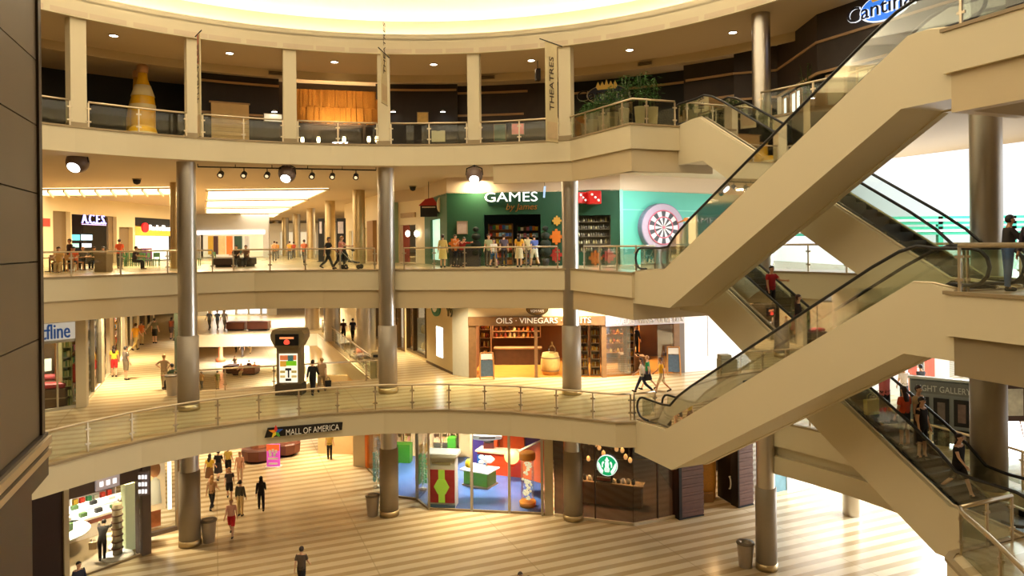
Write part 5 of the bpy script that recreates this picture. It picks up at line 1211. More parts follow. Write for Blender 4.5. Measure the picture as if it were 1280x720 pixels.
# directory kiosk
KB = mat('kiosk_taupe', srgb(128,112,82), .5, .2); KD = mat('kiosk_dark', srgb(72,60,44), .5)
kc = F(361,494,6); kY = kc.y; kw = 30*kY/FOC; t = thing('directory_kiosk', 'tall grey brown directory kiosk with a lit map and a screen on top', 'kiosk', kc); zt = lambda py: V(361,py,kY).z
MB().box(kc.x-kw/2,kc.x+kw/2,kY,kY+.7,6,zt(432)).build('body', KB, t, bevel=.02); MB().box(kc.x-kw/2-.06,kc.x+kw/2+.06,kY-.06,kY+.76,6,zt(480)).build('plinth', KD, t)
h0, h1_ = zt(434), zt(412); b = MB(); hw = 42*kY/FOC/2
for s_, z_ in ((hw*.72,h0),(hw*.95,h0+.35),(hw,h1_-.2),(hw*.8,h1_)): pass
vs = []; prof = [(hw*.72,h0),(hw*.97,h0+.4),(hw*1.0,h1_-.22),(hw*.86,h1_)]
for y in (kY-.18, kY+.88):
    vs += [(kc.x-x,y,z) for x, z in prof]+[(kc.x+x,y,z) for x, z in prof[::-1]]
b.add(vs, [tuple(range(8)), tuple(range(8,16))[::-1]]+[((i+1) % 8, i, 8+i, 8+(i+1) % 8) for i in range(8)]).build('head', KB, t)
MB().box(kc.x-.56,kc.x+.56,kY-.24,kY-.18,zt(431),zt(417)).build('screen', mat('screen_black', srgb(18,16,18), .3), t)
MB().box(kc.x-.34,kc.x+.34,kY-.25,kY-.235,zt(423),zt(420.5)).build('screen_writing', mat('scr_orange', srgb(220,120,60), .5, emit=(1,.4,.15), es=.7), t)
MB().lathe([(.01,0),(.12,.03),(.15,.12),(.1,.22),(.0,.26)], (kc.x,kY-.24,zt(430)), 12).build('screen_picture', mat('scr_red', srgb(210,50,30), .5, emit=(1,.1,.05), es=.9), t)
MB().box(kc.x-.44,kc.x+.44,kY-.03,kY,zt(478),zt(442)).build('map_panel', mat('map_lit', srgb(236,232,210), .5, emit=(1,.95,.8), es=.8), t)
for x0, x1, a, c_, col_ in ((-.4,.4,444,450,(214,120,70)),(-.02,.25,444,451,(0,130,130)),(-.1,.4,451,457,(120,200,30)),(-.4,-.1,451,458,(214,160,60)),(-.4,-.15,463,466,(180,160,90)),(.15,.4,463,466,(180,160,90)),(-.4,-.15,469,472,(200,180,120)),(.15,.4,469,472,(200,180,120)),(-.15,.15,460,463,(30,30,30)),(-.03,.05,463,472,(30,30,40)),(-.14,.14,473,476,(30,24,20))):
    MB().box(kc.x+x0,kc.x+x1,kY-.045,kY-.03,zt(c_),zt(a)).build('map_patch', mat('map_%d_%d_%d' % col_, srgb(*col_), .5, emit=srgb(*col_), es=.5), t)
# litter bins
def bin_(c, label, r=.33, h=.95, m=None):
    t = thing('litter_bin', label, 'litter bin', c); MB().lathe([(r*.78,0),(r,h),(r*1.05,h+.03),(r*.62,h+.03),(r*.6,h-.12),(.02,h-.14)], c, 24, cap=False).build('bin_body', m or mat('bin_grey', srgb(176,164,148), .4, .4), t); MB().lathe([(r*1.06,h-.02),(r*1.1,h),(r*1.06,h+.05),(r*.66,h+.05)], c, 24, cap=False).build('rim', mat('bin_rim', srgb(120,110,98), .4, .5), t)
    MB().lathe([(r*.58,h-.1),(.01,h-.1)], c, 20).build('dark_opening', BLACK, t)
bin_(F(261,677,0), 'grey litter bin on the ground floor right of the first column'); bin_(F(466,644,0), 'grey litter bin left of the middle column on the ground floor'); bin_(F(932,708,0), 'pale litter bin at the foot of the column under the escalators')
bin_(F(216,494,6), 'grey litter bin half hidden left of the first column on the second floor'); q = F(468.5,474.5,6); 
tt = thing('cabinet_bin', 'pale square litter bin left of the middle column on the second floor', 'litter bin', q+Vector((0,.6,0))); MB().cbox(q+Vector((0,.6,0)), .62,.6,1.05).build('body', mat('bin_pale', srgb(206,190,150), .5), tt, bevel=.02); MB().cbox(q+Vector((0,.6,1.05)), .5,.5,.35).build('hood', mat('bin_pale', srgb(206,190,150), .5), tt, bevel=.03); MB().cbox(q+Vector((0,.28,1.15)), .26,.04,.14).build('slot', BLACK, tt)
# right wall of the corridor with windows, lit slot and green leaf sign
r0, r1 = F(566,468.5,6).xy, F(490,432.5,6).xy; r2 = r1+(r1-r0).normalized()*22; wr_ = WL(r0, r2); e_ = F(586,471.5,6).xy
t = thing('corridor_wall_shop', 'pale stone shop wall with display windows right of the middle column', 'shop', wr_.P(3,0,6))
sw = [(wr_.S(547,440), wr_.S(534,440), 6.6, 10.4), (wr_.S(531,430), wr_.S(508,430), 6.1, 10.3), (wr_.S(503,425), wr_.S(493,425), 6.1, 10.2)]
sw = [(min(a,c), max(a,c), z, zz) for a, c, z, zz in sw]; sw.sort(); 
lit = sorted((wr_.S(546,430), wr_.S(553.5,430)))
for px in ():
    pass
win = sorted([(wr_.S(533,430), wr_.S(509,420), 6.25, 10.35), (wr_.S(506,420), wr_.S(494,420), 6.05, 10.2), (wr_.S(487,415), wr_.S(470,415), 6.05, 10)])
front(wr_, mat('pale_stone', srgb(214,196,150), .5, var=.05), win, t, 6, 11.0, .25)
b = MB()
for a, c_, za, zb in win:
    for x in (a, a+(c_-a)*.62, c_-.1): wr_.box(b, x, x+.12, za, zb, -.2, .06)
    wr_.box(b, a, c_, za, za+.12, -.2, .06); wr_.box(b, a, c_, zb-.1, zb, -.2, .06)
b.build('window_frames', mat('bronze_frame', srgb(96,74,44), .4, .4), t); wr_.mk('glass', GLASS, win[0][0], win[0][1], win[0][2], win[0][3], -.1, -.08, t)
wr_.mk('lit_slot', emat('slot_glow', (1,.97,.9), 3.0), lit[0], lit[1], wr_.Z(550,446), wr_.Z(550,409), -.02, .03, t); wr_.mk('skirting', mat('bronze_frame', srgb(96,74,44), .4, .4), 0, win[0][0], 6, 6.14, 0, .03, t)
wr_.mk('lit_interior', mat('warm_window', srgb(240,220,180), .5, emit=(1,.85,.6), es=.45, var=.4, vscale=1.5), win[0][0], win[-1][1], 6.0, 10.4, -2.2, -2.0, t)
_, zs = shelf(wr_, win[0][0]+.5, win[0][0]+3.5, 6.3, 8.4, 2, -.8, .6, WHITE, 'white display stand in the window right of the middle column', back=False)
for z in zs: goods(wr_, 'window_goods', 'pale ornament in the window right of the middle column', 'ornament', 'ornaments in the window right of the middle column', win[0][0]+.6, win[0][0]+3.4, z, -.8, 6, .35, .6, .3, [mat('orn_a', srgb(214,190,140), .5), mat('orn_b', srgb(120,110,70), .5), mat('orn_c', srgb(236,220,190), .5)], .5, 'jar')
_, zs = shelf(wr_, win[1][0]+.3, win[1][1]-.3, 6.3, 9.9, 3, -.8, .5, SHELFW, 'wooden shelf in the farther window right of the middle column')
for z in zs: goods(wr_, 'window_goods', 'orange boxed goods in the farther window right of the middle column', 'goods', 'boxed goods in the farther corridor window', win[1][0]+.5, win[1][1]-.5, z, -.75, 5, .4, .5, .3, [PROD[7], SHELFW, PROD[6]])
t = thing('leaf_sign', 'round green and white leaf sign with small dark letters on the stone wall', 'sign', wr_.P(wr_.S(546,385),.1,10)); ls = wr_.S(546,384); lz = wr_.Z(546,385)
wr_.disc(MB(), ls, lz, .48, .02, .1, 24, .8).build('green_disc', mat('leaf_green', srgb(20,110,80), .5), t); wr_.disc(MB(), ls+.1, lz+.05, .3, .1, .13, 20, .4).build('white_emblem', WHITE, t); wr_.text('lettering', 'Y9', mat('sign_bronze', srgb(70,70,40), .5), wr_.S(559,386), lz-.3, .7, .05, t, .03, 'LEFT', abs(wr_.S(565.5,386)-wr_.S(558,386)))
# recessed pale bay beside the oils shop
wy = WL(r0, e_); struct(wy.mk('wall_bay', mat('bay_grey', srgb(206,208,196), .5), 0, wy.L, 6, 11, -.2, 0))
# oils and vinegars shop
va, vb, vc = F(586,472,6).xy, F(757,471.5,6).xy, F(855,465.5,6).xy; wv = WL(va, vb); wq2 = WL(vb, vc); AGED = mat('aged_wood', srgb(132,98,62), .6, var=.25, vscale=5, bump=.2)
t = thing('oil_shop', 'rustic wooden shopfront of the oils and vinegars shop on the second floor', 'shop', wv.P(wv.L/2,0,6)); zh0, zh1 = wv.Z(640,407), wv.Z(640,395.5)
wv.mk('header_beam', AGED, 0, wv.L, zh0, zh1, -.3, .15, t, bevel=.02)
for px0, px1, nm in ((586,595,'left_post'),(668,672,'middle_post'),(752,758,'corner_post')): wv.mk('post', AGED, wv.S(px0,440), wv.S(px1,440), 6, zh0, -.35, .08, t)
wq2.mk('header_beam', mat('aged_wood_sheen', srgb(206,200,206), .5), 0, wq2.L, wq2.Z(800,406), wq2.Z(800,393), -.25, .12, t)  # reflected sheen put into the header colour as a pale lilac
for px0, px1 in ((842,849),(849,855)): wq2.mk('post', AGED if px0 == 842 else mat('post_grey', srgb(120,108,96), .5), wq2.S(px0,430), wq2.S(px1,430), 6, wq2.Z(850,398), -.3, .06, t)
SGN = mat('sign_cream', srgb(244,236,214), .5, emit=(1,.95,.8), es=.35)
wv.text('header_lettering', 'OILS \u00b7 VINEGARS \u00b7 SPIRITS', SGN, wv.S(620,401), zh0+.14, .42, .17, t, .03, 'LEFT', wv.S(738,401)-wv.S(620,401)); wq2.text('header_lettering', 'LIQUEURS \u00b7 WINES \u00b7 OLIVE OILS', WHITE, wq2.S(762,401), wq2.Z(800,404), .42, .14, t, .03, 'LEFT', wq2.S(852,399)-wq2.S(762,401))
for px0, px1 in ((758,788),(822,842)): wq2.mk('glass', glass_mat('blueish_glass', (.9,.94,.98), .28), wq2.S(px0,430), wq2.S(px1,430), 6.1, wq2.Z((px0+px1)/2,406), -.02, .0, t)
wv.mk('glass', GLASS, wv.S(722,440), wv.S(752,440), 6.1, zh0, -.05, -.03, t)
zw = 10.95; struct(wv.mk('wall_over_shop', CREAMW, -.0, wv.L+.0, zh1, zw, -.35, 0)); struct(wq2.mk('wall_over_shop', WHITE, 0, wq2.L, wq2.Z(800,392), zw, -.35, 0))
# interior
ob = WL(va-wv.n*6.0+Vector((.3,0)), vc-wv.n*6.0+Vector((1.5,0))); struct(ob.mk('wall_shop', mat('oil_back', srgb(110,72,40), .6), -.5, ob.L+1, 6, 10.9, -.2, 0)); struct(MB().strip([va-wv.n*6.0, va-wv.n*.3], 6, 10.9, .2).build('wall_shop', mat('oil_back', srgb(150,104,60), .6)))
WFL = mat('oil_floor', srgb(196,128,58), .25, var=.15, vscale=2); struct(MB().prism([va, vb, vc, vc-wv.n*6.0+Vector((1,0)), va-wv.n*6.0], 6.0, 6.012).build('floor', WFL))
AMB = [mat('amber_%d' % i, srgb(*c), .25, var=.2, emit=tuple(x*.8 for x in srgb(*c)), es=.0) for i, c in enumerate([(196,110,30),(120,60,20),(220,160,60),(70,40,20),(230,200,130),(150,50,24)])]
for a, c_, n_, o_, w in ((wv.S(597,430), wv.S(612,430), 7, -1.2, 'left tall'),(wv.S(608,430), wv.S(676,430), 5, -4.9, 'back middle')):
    _, zs = shelf(wv, a, c_, 7.5 if 'back' in w else 6, 9.4, n_, o_, .45, SHELFW, '%s shelf of flasks in the oils shop' % w)
    for z in zs: goods(wv, 'oil_flask', 'amber glass flask on the shelves of the oils and vinegars shop', 'flask', 'flasks on the shelves of the oils shop', a+.1, c_-.1, z, o_+.05, max(4, int((c_-a)/.27)), .2, .32, .2, AMB, .3, 'jar')
for a, c_, o_, wl_, w in ((wv.S(724,440), wv.S(736,440), -.6, wv, 'lit narrow shelf behind the window at the shop corner, left one'),(wv.S(739,440), wv.S(751,440), -.6, wv, 'lit narrow shelf behind the window at the shop corner, right one'),(wq2.S(790,430), wq2.S(800,430), -.9, wq2, 'narrow shelf by the right doorway of the oils shop')):
    _, zs = shelf(wl_, a, c_, 6, 9.0, 7, o_, .4, AGED, w)
    for z in zs: goods(wl_, 'preserve_jar', 'golden preserve jar on the narrow window shelves of the oils shop', 'jar', 'preserve jars in the window of the oils shop', a+.04, c_-.04, z, o_+.02, 5, .13, .28, .15, AMB[:3]+[AMB[4]], .2, 'jar')
for a, c_, w in ((wq2.S(790,430), wq2.S(838,430), 'back'),):
    _, zs = shelf(wq2, a, c_, 6.6, 9.4, 5, -4.2, .4, mat('glowing_wood', srgb(206,130,60), .5), 'glowing wooden wall shelf behind the two dark dressed people')
    for z in zs: goods(wq2, 'oil_flask', 'amber flask on the wall shelf behind the two dark dressed people', 'flask', 'flasks behind the two dark dressed people', a+.1, c_-.1, z, -4.1, 9, .2, .32, .2, AMB, .3, 'bottle')
t = thing('tasting_counter', 'dark wooden tasting counter under the flask shelves of the oils shop', 'counter', wv.P(wv.S(645,430),-4.3,6)); wv.mk('body', DKWOOD, wv.S(612,430), wv.S(676,430), 6, 6.95, -4.6, -4.0, t); wv.mk('top', AGED, wv.S(611,430), wv.S(677,430), 6.95, 7.02, -4.7, -3.9, t)
q = wv.P(wv.S(688,440),-.9,6); tt = thing('wooden_barrel', 'pale wooden barrel in the left window of the oils shop', 'barrel', q); MB().lathe([(.42,0),(.52,.35),(.54,.6),(.52,.85),(.43,1.2)], q, 24).build('staves', mat('barrel_wood', srgb(206,176,104), .6, var=.2, vscale=6), tt)
for z in (.25,.95): MB().lathe([(.505,z-.04),(.525,z+.04)], q, 24, cap=False).build('hoop', TRIM, tt)
tag(MB().lathe([(.18,0),(.24,.18),(.2,.32),(.06,.42),(.05,.6)], q+Vector((.1,0,1.2)), 16).build('demijohn', GLASS), 'clear glass demijohn standing on the pale wooden barrel', 'bottle')
q = wv.P(wv.S(715,440),-.7,6); tt = thing('display_barrel', 'small barrel of white bags at the corner of the oils shop', 'barrel', q); MB().lathe([(.3,0),(.38,.4),(.3,.8)], q, 20).build('staves', mat('barrel_wood', srgb(206,176,104), .6), tt); MB().ell(q+Vector((0,0,.9)), .36,.34,.22, 12, 8).build('white_bags', PALE, tt)
def aboard(c, rz, label, w=.62, h=1.25):
    t = thing('chalkboard_stand', label, 'sign', c, rz)
    for s in (1, -1):
        q = [Vector((-w/2,-.28*s,0)), Vector((w/2,-.28*s,0)), Vector((w/2*.9,-.02*s,h)), Vector((-w/2*.9,-.02*s,h))]; b = MB()
        for a, c_ in ((0,1),(1,2),(2,3),(3,0)): b.bar(q[a], q[c_], .06, .04)
        b.build('frame', WOODT, t, loc=(0,0,0)); 
        if s == 1:
            g = [q[0].lerp(q[3],.12)+Vector((.04,-.01,0)), q[1].lerp(q[2],.12)+Vector((-.04,-.01,0)), q[1].lerp(q[2],.72)+Vector((-.04,-.01,0)), q[0].lerp(q[3],.72)+Vector((.04,-.01,0))]; MB().wallp(g, None, (0,1,0), .015).build('slate', mat('slate_blue', srgb(80,100,120), .5, var=.4, vscale=9), t, loc=(0,0,0))
            g = [q[0].lerp(q[3],.75)+Vector((.04,-.01,0)), q[1].lerp(q[2],.75)+Vector((-.04,-.01,0)), q[1].lerp(q[2],.96)+Vector((-.04,-.01,0)), q[0].lerp(q[3],.96)+Vector((.04,-.01,0))]; MB().wallp(g, None, (0,1,0), .015).build('notice', WHITE, t, loc=(0,0,0))
aboard(wv.P(wv.S(609,460),.35,6), .1, 'wooden chalkboard stand at the left post of the oils shop', .75, 1.4); aboard(wq2.P(wq2.S(838,445),.35,6), -.1, 'dark chalkboard stand at the right post of the oils shop', .7, 1.5)
t = thing('oval_sign', 'oval bronze hanging sign above the oils shop', 'sign', wv.P(wv.S(671.5,386),.3,10.2)); os_, oz = wv.S(671.5,386), wv.Z(671.5,386)
wv.disc(MB(), os_, oz, .3, .2, .28, 28, .56).build('oval_board', mat('oval_bronze', srgb(120,96,60), .4, .4), t); wv.disc(MB(), os_, oz, .34, .17, .21, 28, .6).build('oval_rim', BLACK, t); wv.text('lettering', 'VOM FASS', SGN, os_-.36, oz-.16, .2, .3, t, .01, 'LEFT', .72); wv.mk('bracket', BLACK, os_-.03, os_+.03, oz+.25, oz+.6, 0, .25, t)
# pale wall to the right and grey cabinet
vd = Vector((16.4, 42.5)); ww = WL(vc, vd); struct(ww.mk('wall_white', WHITE, 0, ww.L, 6, 11, -.2, 0)); struct(ww.mk('trim_120', mat('pale_grey_line', srgb(190,190,196), .5), ww.S(885,420)-.03, ww.S(885,420)+.03, 6.8, 9.5, 0, .02))
q = F(909,487,6); tt = thing('service_cabinet', 'grey green service cabinet against the bright white area by the escalator', 'cabinet', q); MB().cbox(q, .82,.6,1.5,.1).build('body', mat('cab_grey', srgb(128,126,100), .5), tt, bevel=.02); MB().cbox(q+Vector((-.12,0,1.5)), .55,.5,.22,.1).build('top_box', mat('cab_grey', srgb(128,126,100), .5), tt, bevel=.02); MB().cbox(q+Vector((0,-.32,.15)), .66,.03,1.2,.1).build('door', mat('cab_door', srgb(146,144,116), .5), tt)
# picture gallery stand on the lower right landing level, and easels
gy = 25.2; gx0, gx1 = XA(1149,gy,8), XA(1208,gy,8); wg = WL((gx0,gy+.6),(gx1,gy-.6)); GREYF = mat('gallery_grey', srgb(140,148,150), .5); t = thing('gallery_stand', 'grey picture gallery stand with lettering behind the lower escalator', 'display stand', wg.P(wg.L/2,0,6))
zg1 = wg.Z(1195,477); wg.mk('panel', GREYF, 0, wg.L, 6.1, zg1, -.1, 0, t); wg.mk('header', mat('gallery_header', srgb(110,116,120), .5), .05, wg.L-.05, zg1-.5, zg1-.06, 0, .05, t); wg.text('lettering', 'LIGHT GALLERY', mat('gal_letter', srgb(200,206,206), .5), .2, zg1-.42, .3, .06, t, .01, 'LEFT', wg.L-.4)
wg.mk('cap', mat('gal_cap', srgb(196,206,206), .4), -.05, wg.L+.05, zg1, zg1+.08, -.15, .1, t)
for r_ in range(2):
    for c_ in range(3):
        s = .12+c_*(wg.L-.2)/3; w = (wg.L-.2)/3-.14; z = zg1-1.55-r_*1.05
        p_ = wg.mk('picture_frame', BLACK, s, s+w, z, z+.92, 0, .06, t); wg.mk('picture_mount', mat('pic_%d' % (r_*3+c_), srgb(96+10*c_,96+8*r_,92), .6, var=.6, vscale=5), s+.12, s+w-.12, z+.14, z+.78, .06, .07, t)
for k, (px, py, w) in enumerate(((1265,552,'brown picture easel right of the thick steel column'),)):
    q = F(px, py, 6); tt = thing('picture_easel', w, 'easel', q); b = MB()
    for x in (-.3,.3,0): b.bar(q+Vector((x*1.3,(.4 if x == 0 else -.1),0)), q+Vector((x*.3,.1,1.9)), .04, .04)
    b.build('legs', WOODT, tt); MB().box(q.x-.5,q.x+.5,q.y-.12,q.y-.05,6.75,8.1).build('picture_frame', mat('easel_brown', srgb(60,36,28), .5), tt); MB().box(q.x-.32,q.x+.32,q.y-.14,q.y-.12,6.95,7.9).build('picture', mat('easel_pic', srgb(190,190,180), .6, var=.5, vscale=4), tt)
for k, (px0, px1, Y, w) in enumerate(((1139,1146,33,'left'),(1160,1168,33,'right'))):
    x0, x1 = XA(px0,Y,9), XA(px1,Y,9); tag(MB().box(x0,x1,Y,Y+.3,6,11).build('red_pillar', mat('salmon_red', srgb(226,120,104), .5)), '%s of the two salmon red pillars behind the walking men at the right' % w, 'pillar')
X = XA(1177,33,9.3); tag(MB().box(X-.4,X+.4,33,33.1,8.6,9.8).build('green_poster', mat('poster_green', srgb(70,150,110), .5, var=.3)), 'green hanging poster right of the salmon red pillars', 'poster'); 
tag(MB().box(X-.4,X+.4,33.1,33.14,6,10.95).build('display_wall', WHITE), 'white panel carrying the green hanging poster', 'panel')
# ------------------------------------------------------------------ ground floor
# left optical shop
a_, b_ = F(112,718,0).xy, F(181,693,0).xy; dl_ = (Vector(b_)-Vector(a_)).normalized(); ol = WL(Vector(a_)-dl_*6, b_); PUR = mat('taupe_fascia', srgb(104,88,78), .6)
S_ = lambda px: ol.S(px, 640)
t = thing('glasses_shop', 'shopfront with a taupe fascia and bright white interior at the lower left', 'shop', ol.P(ol.L/2,0,0)); ztop = ol.Z(130,616)
ol.mk('fascia', PUR, S_(86), S_(178), 3.25, 5.0, -.2, 0, t); ol.mk('pier', PUR, S_(176.5), S_(187), 0, 5.0, -.5, .12, t); ol.mk('pier', CREAM, S_(78.5), S_(85), 0, 5.0, -.3, .1, t); ol.mk('dark_wall', mat('oxblood_wall', srgb(52,30,22), .6), S_(40), S_(78.5), 0, 5.0, -.3, 0, t)
ol.mk('glass', GLASS, S_(86), S_(176), .05, 3.25, -.1, -.08, t); ol.mk('sill', TRIM, S_(86), S_(176), 0, .08, -.15, .02, t)
q0, q1 = S_(119), S_(148.5); sg = thing('glasses_sign', 'pale square sign with three round eye symbols over the lower left shop', 'sign', ol.P((q0+q1)/2,.1,3.3)); ol.mk('board', mat('sign_lilac', srgb(190,174,166), .5, emit=(.8,.7,.7), es=.25), q0, q1, 3.3, 4.3, 0, .1, sg)
for k in range(3):
    x = q0+(q1-q0)*(.22+.28*k); ol.disc(MB(), x, 3.95, .17, .1, .13).build('white_ring', emat('ring_white', (1,1,1), 1.2), sg); ol.disc(MB(), x, 3.95, .085, .13, .15).build('dark_pupil', NAVY, sg); ol.mk('small_character', emat('ring_white', (1,1,1), 1.2), x-.07, x+.07, 3.45, 3.65, .1, .12, sg)
a2, b2 = F(186,672,0).xy, F(226,661.5,0).xy; o2 = WL(a2, b2); t = thing('poster_window', 'shop window with a warm portrait poster left of the first column', 'shop', o2.P(o2.L/2,0,0))
o2.mk('fascia', PUR, -.5, o2.L+.2, 3.75, 5, -.2, 0, t); o2.mk('sill', PUR, -.5, o2.L+.3, 0, .18, -.2, .02, t); o2.mk('pier', mat('taupe_pier', srgb(140,118,84), .6), o2.L-.15, o2.L+.35, 0, 5, -.3, .05, t); o2.mk('glass', GLASS, 0, o2.L-.1, .18, 3.75, -.05, -.03, t)
PST = mat('portrait_warm', srgb(238,196,130), .5, var=.3, vscale=.9, emit=(1,.7,.4), es=.5); o2.mk('portrait_poster', PST, .0, o2.L*.62, 1.0, 3.7, -.5, -.45, t)
pz = 2.9; o2.disc(MB(), o2.L*.3, pz, .34, -.45, -.43, 24, .24).build('portrait_face', mat('portrait_skin', srgb(226,160,110), .5), t); o2.poly(MB(), [(o2.L*.12,1.3),(o2.L*.5,1.3),(o2.L*.44,2.4),(o2.L*.3,2.6),(o2.L*.16,2.4)], -.45,-.43).build('portrait_shirt', WHITE, t)
o2.mk('bright_panel', emat('white_panel_glow', (1,.95,.85), 1.6), o2.L*.7, o2.L*.82, .9, 3.3, -.5, -.45, t); o2.mk('low_display', mat('orange_display', srgb(200,120,80), .5, var=.4, vscale=3), .1, o2.L*.5, .2, 1.3, -1.2, -.6, t)
sg = thing('projecting_sign', 'small lit sign with rows of white marks beside the taupe pier', 'sign', ol.P(S_(179),.4,3.6)); c = V(179.5,604,30.2); MB().cbox((c.x,c.y,c.z-.5), .42,.1,1.0,.3).build('board', mat('sign_grey_lilac', srgb(130,116,116), .5), sg)
for r_ in range(3):
    for k in range(3): MB().cbox((c.x-.13+.13*k,c.y-.08,c.z-.4+.3*r_), .08,.03,.16,.3).build('white_mark', emat('ring_white', (1,1,1), 1.2), sg)
# interior of the optical shop
fl = MB().prism([ol.P(S_(80)).xy, ol.P(S_(176)).xy, (ol.P(S_(176))-Vector((ol.n.x,ol.n.y,0))*9).xy, (ol.P(S_(70))-Vector((ol.n.x,ol.n.y,0))*9).xy], 0, .012).build('floor', mat('grey_tile', srgb(150,134,110), .3, var=.05)); struct(fl)
ib = WL(ol.a-ol.n*8.5, ol.b-ol.n*8.5); struct(ib.mk('wall_shop', mat('shop_white_lit', srgb(245,236,220), .6), -6, ib.L+2, 0, 5, -.2, 0))
def inpt(px, d, z=0): w = WL(ol.a-ol.n*d, ol.b-ol.n*d); return w, w.S(px, 650)
for k, (px, py, r, w) in enumerate(((92,684,1.5,'large front round white table of the glasses shop'),)):
    c = F(px-2, 700, 0)-Vector((ol.n.x,ol.n.y,0))*.9; c.x -= .5; tt = thing('round_counter', w, 'table', c); MB().lathe([(r,.86),(r,.95)], c, 32).build('tabletop', WHITE, tt); MB().lathe([(.12,0),(.1,.86)], c, 14).build('pedestal', mat('gold_leg', srgb(230,180,90), .4), tt); MB().lathe([(.5,0),(.5,.04)], c, 20).build('foot', WHITE, tt)
    tag(MB().box(c.x+.1,c.x+.75,c.y+.1,c.y+.4,.95,1.25).build('green_display', mat('green_display', srgb(50,80,30), .5, var=.3)), 'dark green display block on the large round white table', 'display'); 
for k, (px, d, L, w) in enumerate(((122,4.3,3.4,'front long white counter in the glasses shop'),(138,5.6,4.2,'rear long white counter in the glasses shop'))):
    wl_, s = inpt(px, d); tt = thing('white_counter', w, 'counter', wl_.P(s,0,0)); wl_.mk('body', mat('counter_white', srgb(240,234,226), .4), s-L/2, s+L/2, .0, .85, -.4, .4, tt); wl_.mk('top', WHITE, s-L/2-.1, s+L/2+.1, .85, .95, -.5, .5, tt); wl_.mk('red_band', mat('counter_band', srgb(120,60,50), .5), s-L/2, s+L/2, .62, .8, .4, .42, tt)
    goods(wl_, 'counter_item', 'small dark item on the white counters of the glasses shop', 'display item', 'items on the white counters of the glasses shop', s-L/2, s+L/2, .95, .1, 5, .3, .2, .2, [BLACK, mat('green_display', srgb(50,80,30), .5), PROD[3]], .3)
for k in range(4):
    _, zs = shelf(ib, 1+k*2.6, 3.2+k*2.6, .2, 3.0, 4, .3, .4, WHITE, '%s white wall shelf at the back of the glasses shop' % ('first','second','third','fourth')[k])
    for z in zs: goods(ib, 'shelf_item', 'small colourful item on the white shelves of the glasses shop', 'display item', 'items on the white shelves of the glasses shop', 1.1+k*2.6, 3.1+k*2.6, z, .3, 6, .2, .3, .2, [PROD[0], PROD[3], PROD[7], PROD[4], PROD[1]])
for k, (px, py, w) in enumerate(((147,697,'round mirrored glasses tower near the shop window, left'),(155,683,'round glasses tower behind the first one'))):
    c = F(px, py, 0); tt = thing('display_tower', w, 'display tower', c); MB().lathe([(.55,0),(.62,.05),(.6,.12),(.2,.16)], c, 28).build('round_base', WHITE, tt); MB().lathe([(.19,.14),(.19,2.3)], c, 24).build('tower', mat('tower_mirror', srgb(210,190,160), .25, .5, var=.3, vscale=8), tt)
    for z in range(7): MB().lathe([(.23,.4+.28*z),(.23,.44+.28*z)], c, 24).build('shelf_ring', BRN, tt)
wl_, s = inpt(168, 1.2); c = wl_.P(s,0,0); tt = thing('glass_cabinet', 'pale green lit cabinet beside the taupe pier in the glasses shop', 'cabinet', c); MB().cbox(c, .9,.6,2.9,.8).build('case', mat('cab_pale_green', srgb(206,206,150), .5, emit=(.9,.9,.5), es=.25), tt); MB().cbox(c-Vector((.02,.33,0))+Vector((0,0,.1)), .7,.05,2.6,.8).build('door', GLASS, tt)

# colourful shop in the middle
kp = [F(457,584,0).xy, F(494,621.5,0).xy, F(521,625,0).xy, F(536,637,0).xy, F(681,643.5,0).xy]
t = thing('colourful_shop', 'glass fronted colourful children shop behind the middle column', 'shop', (kp[3].x,kp[3].y,0)); LIME = mat('lime_trim', srgb(150,190,40), .5, emit=(.4,.6,.05), es=.4)
segs = [WL(kp[i], kp[i+1]) for i in range(4)]
for i, s in enumerate(segs):
    s.mk('glass', GLASS, 0, s.L, .1, 4.2, -.03, 0, t); s.mk('sill', TRIM, 0, s.L, 0, .1, -.06, .04, t); s.mk('lime_header', LIME, 0, s.L, 4.2, 4.32, -.1, .02, t); s.mk('header', CREAM, 0, s.L, 4.32, 5.02, -.12, .0, t); s.mk('mullion', SILV, -.03, .06, 0, 4.3, -.08, .05, t)
for px in (588,635): s = segs[3].S(px,600); segs[3].mk('mullion', SILV, s, s+.12, 0, 4.3, -.1, .06, t)
o = segs[0].mk('orange_pier', mat('orange_paint', srgb(236,120,24), .5), -.05, .55, 0, 4.9, -.3, .04, t)
pz_ = F(447,583,0).xy; pp = WL(pz_, kp[0]); struct(pp.mk('wall_pier', CREAM, -.3, pp.L, 0, 5, -.3, .0)); struct(WL(kp[0], kp[0]+CD*-(-30)).mk('wall_corridor', CREAMW, -.0, 30, 0, 5, -.2, 0)) 
BLF = mat('blue_purple_floor', srgb(70,96,150), .18, var=.35, vscale=.7); struct(MB().prism(kp+[Vector((1.6,45)), Vector((-9.6,45.6))], 0, .015).build('floor', BLF))
bk = WL((-10.5,45.6),(3,44.0)); struct(bk.mk('wall_shop', mat('peach_wall', srgb(240,204,150), .6), -2, bk.L+1, 0, 5, -.2, 0)); struct(MB().box(1.6,1.8,35.4,47,0,5).build('wall_shop', mat('orange_paint2', srgb(240,96,30), .5)))
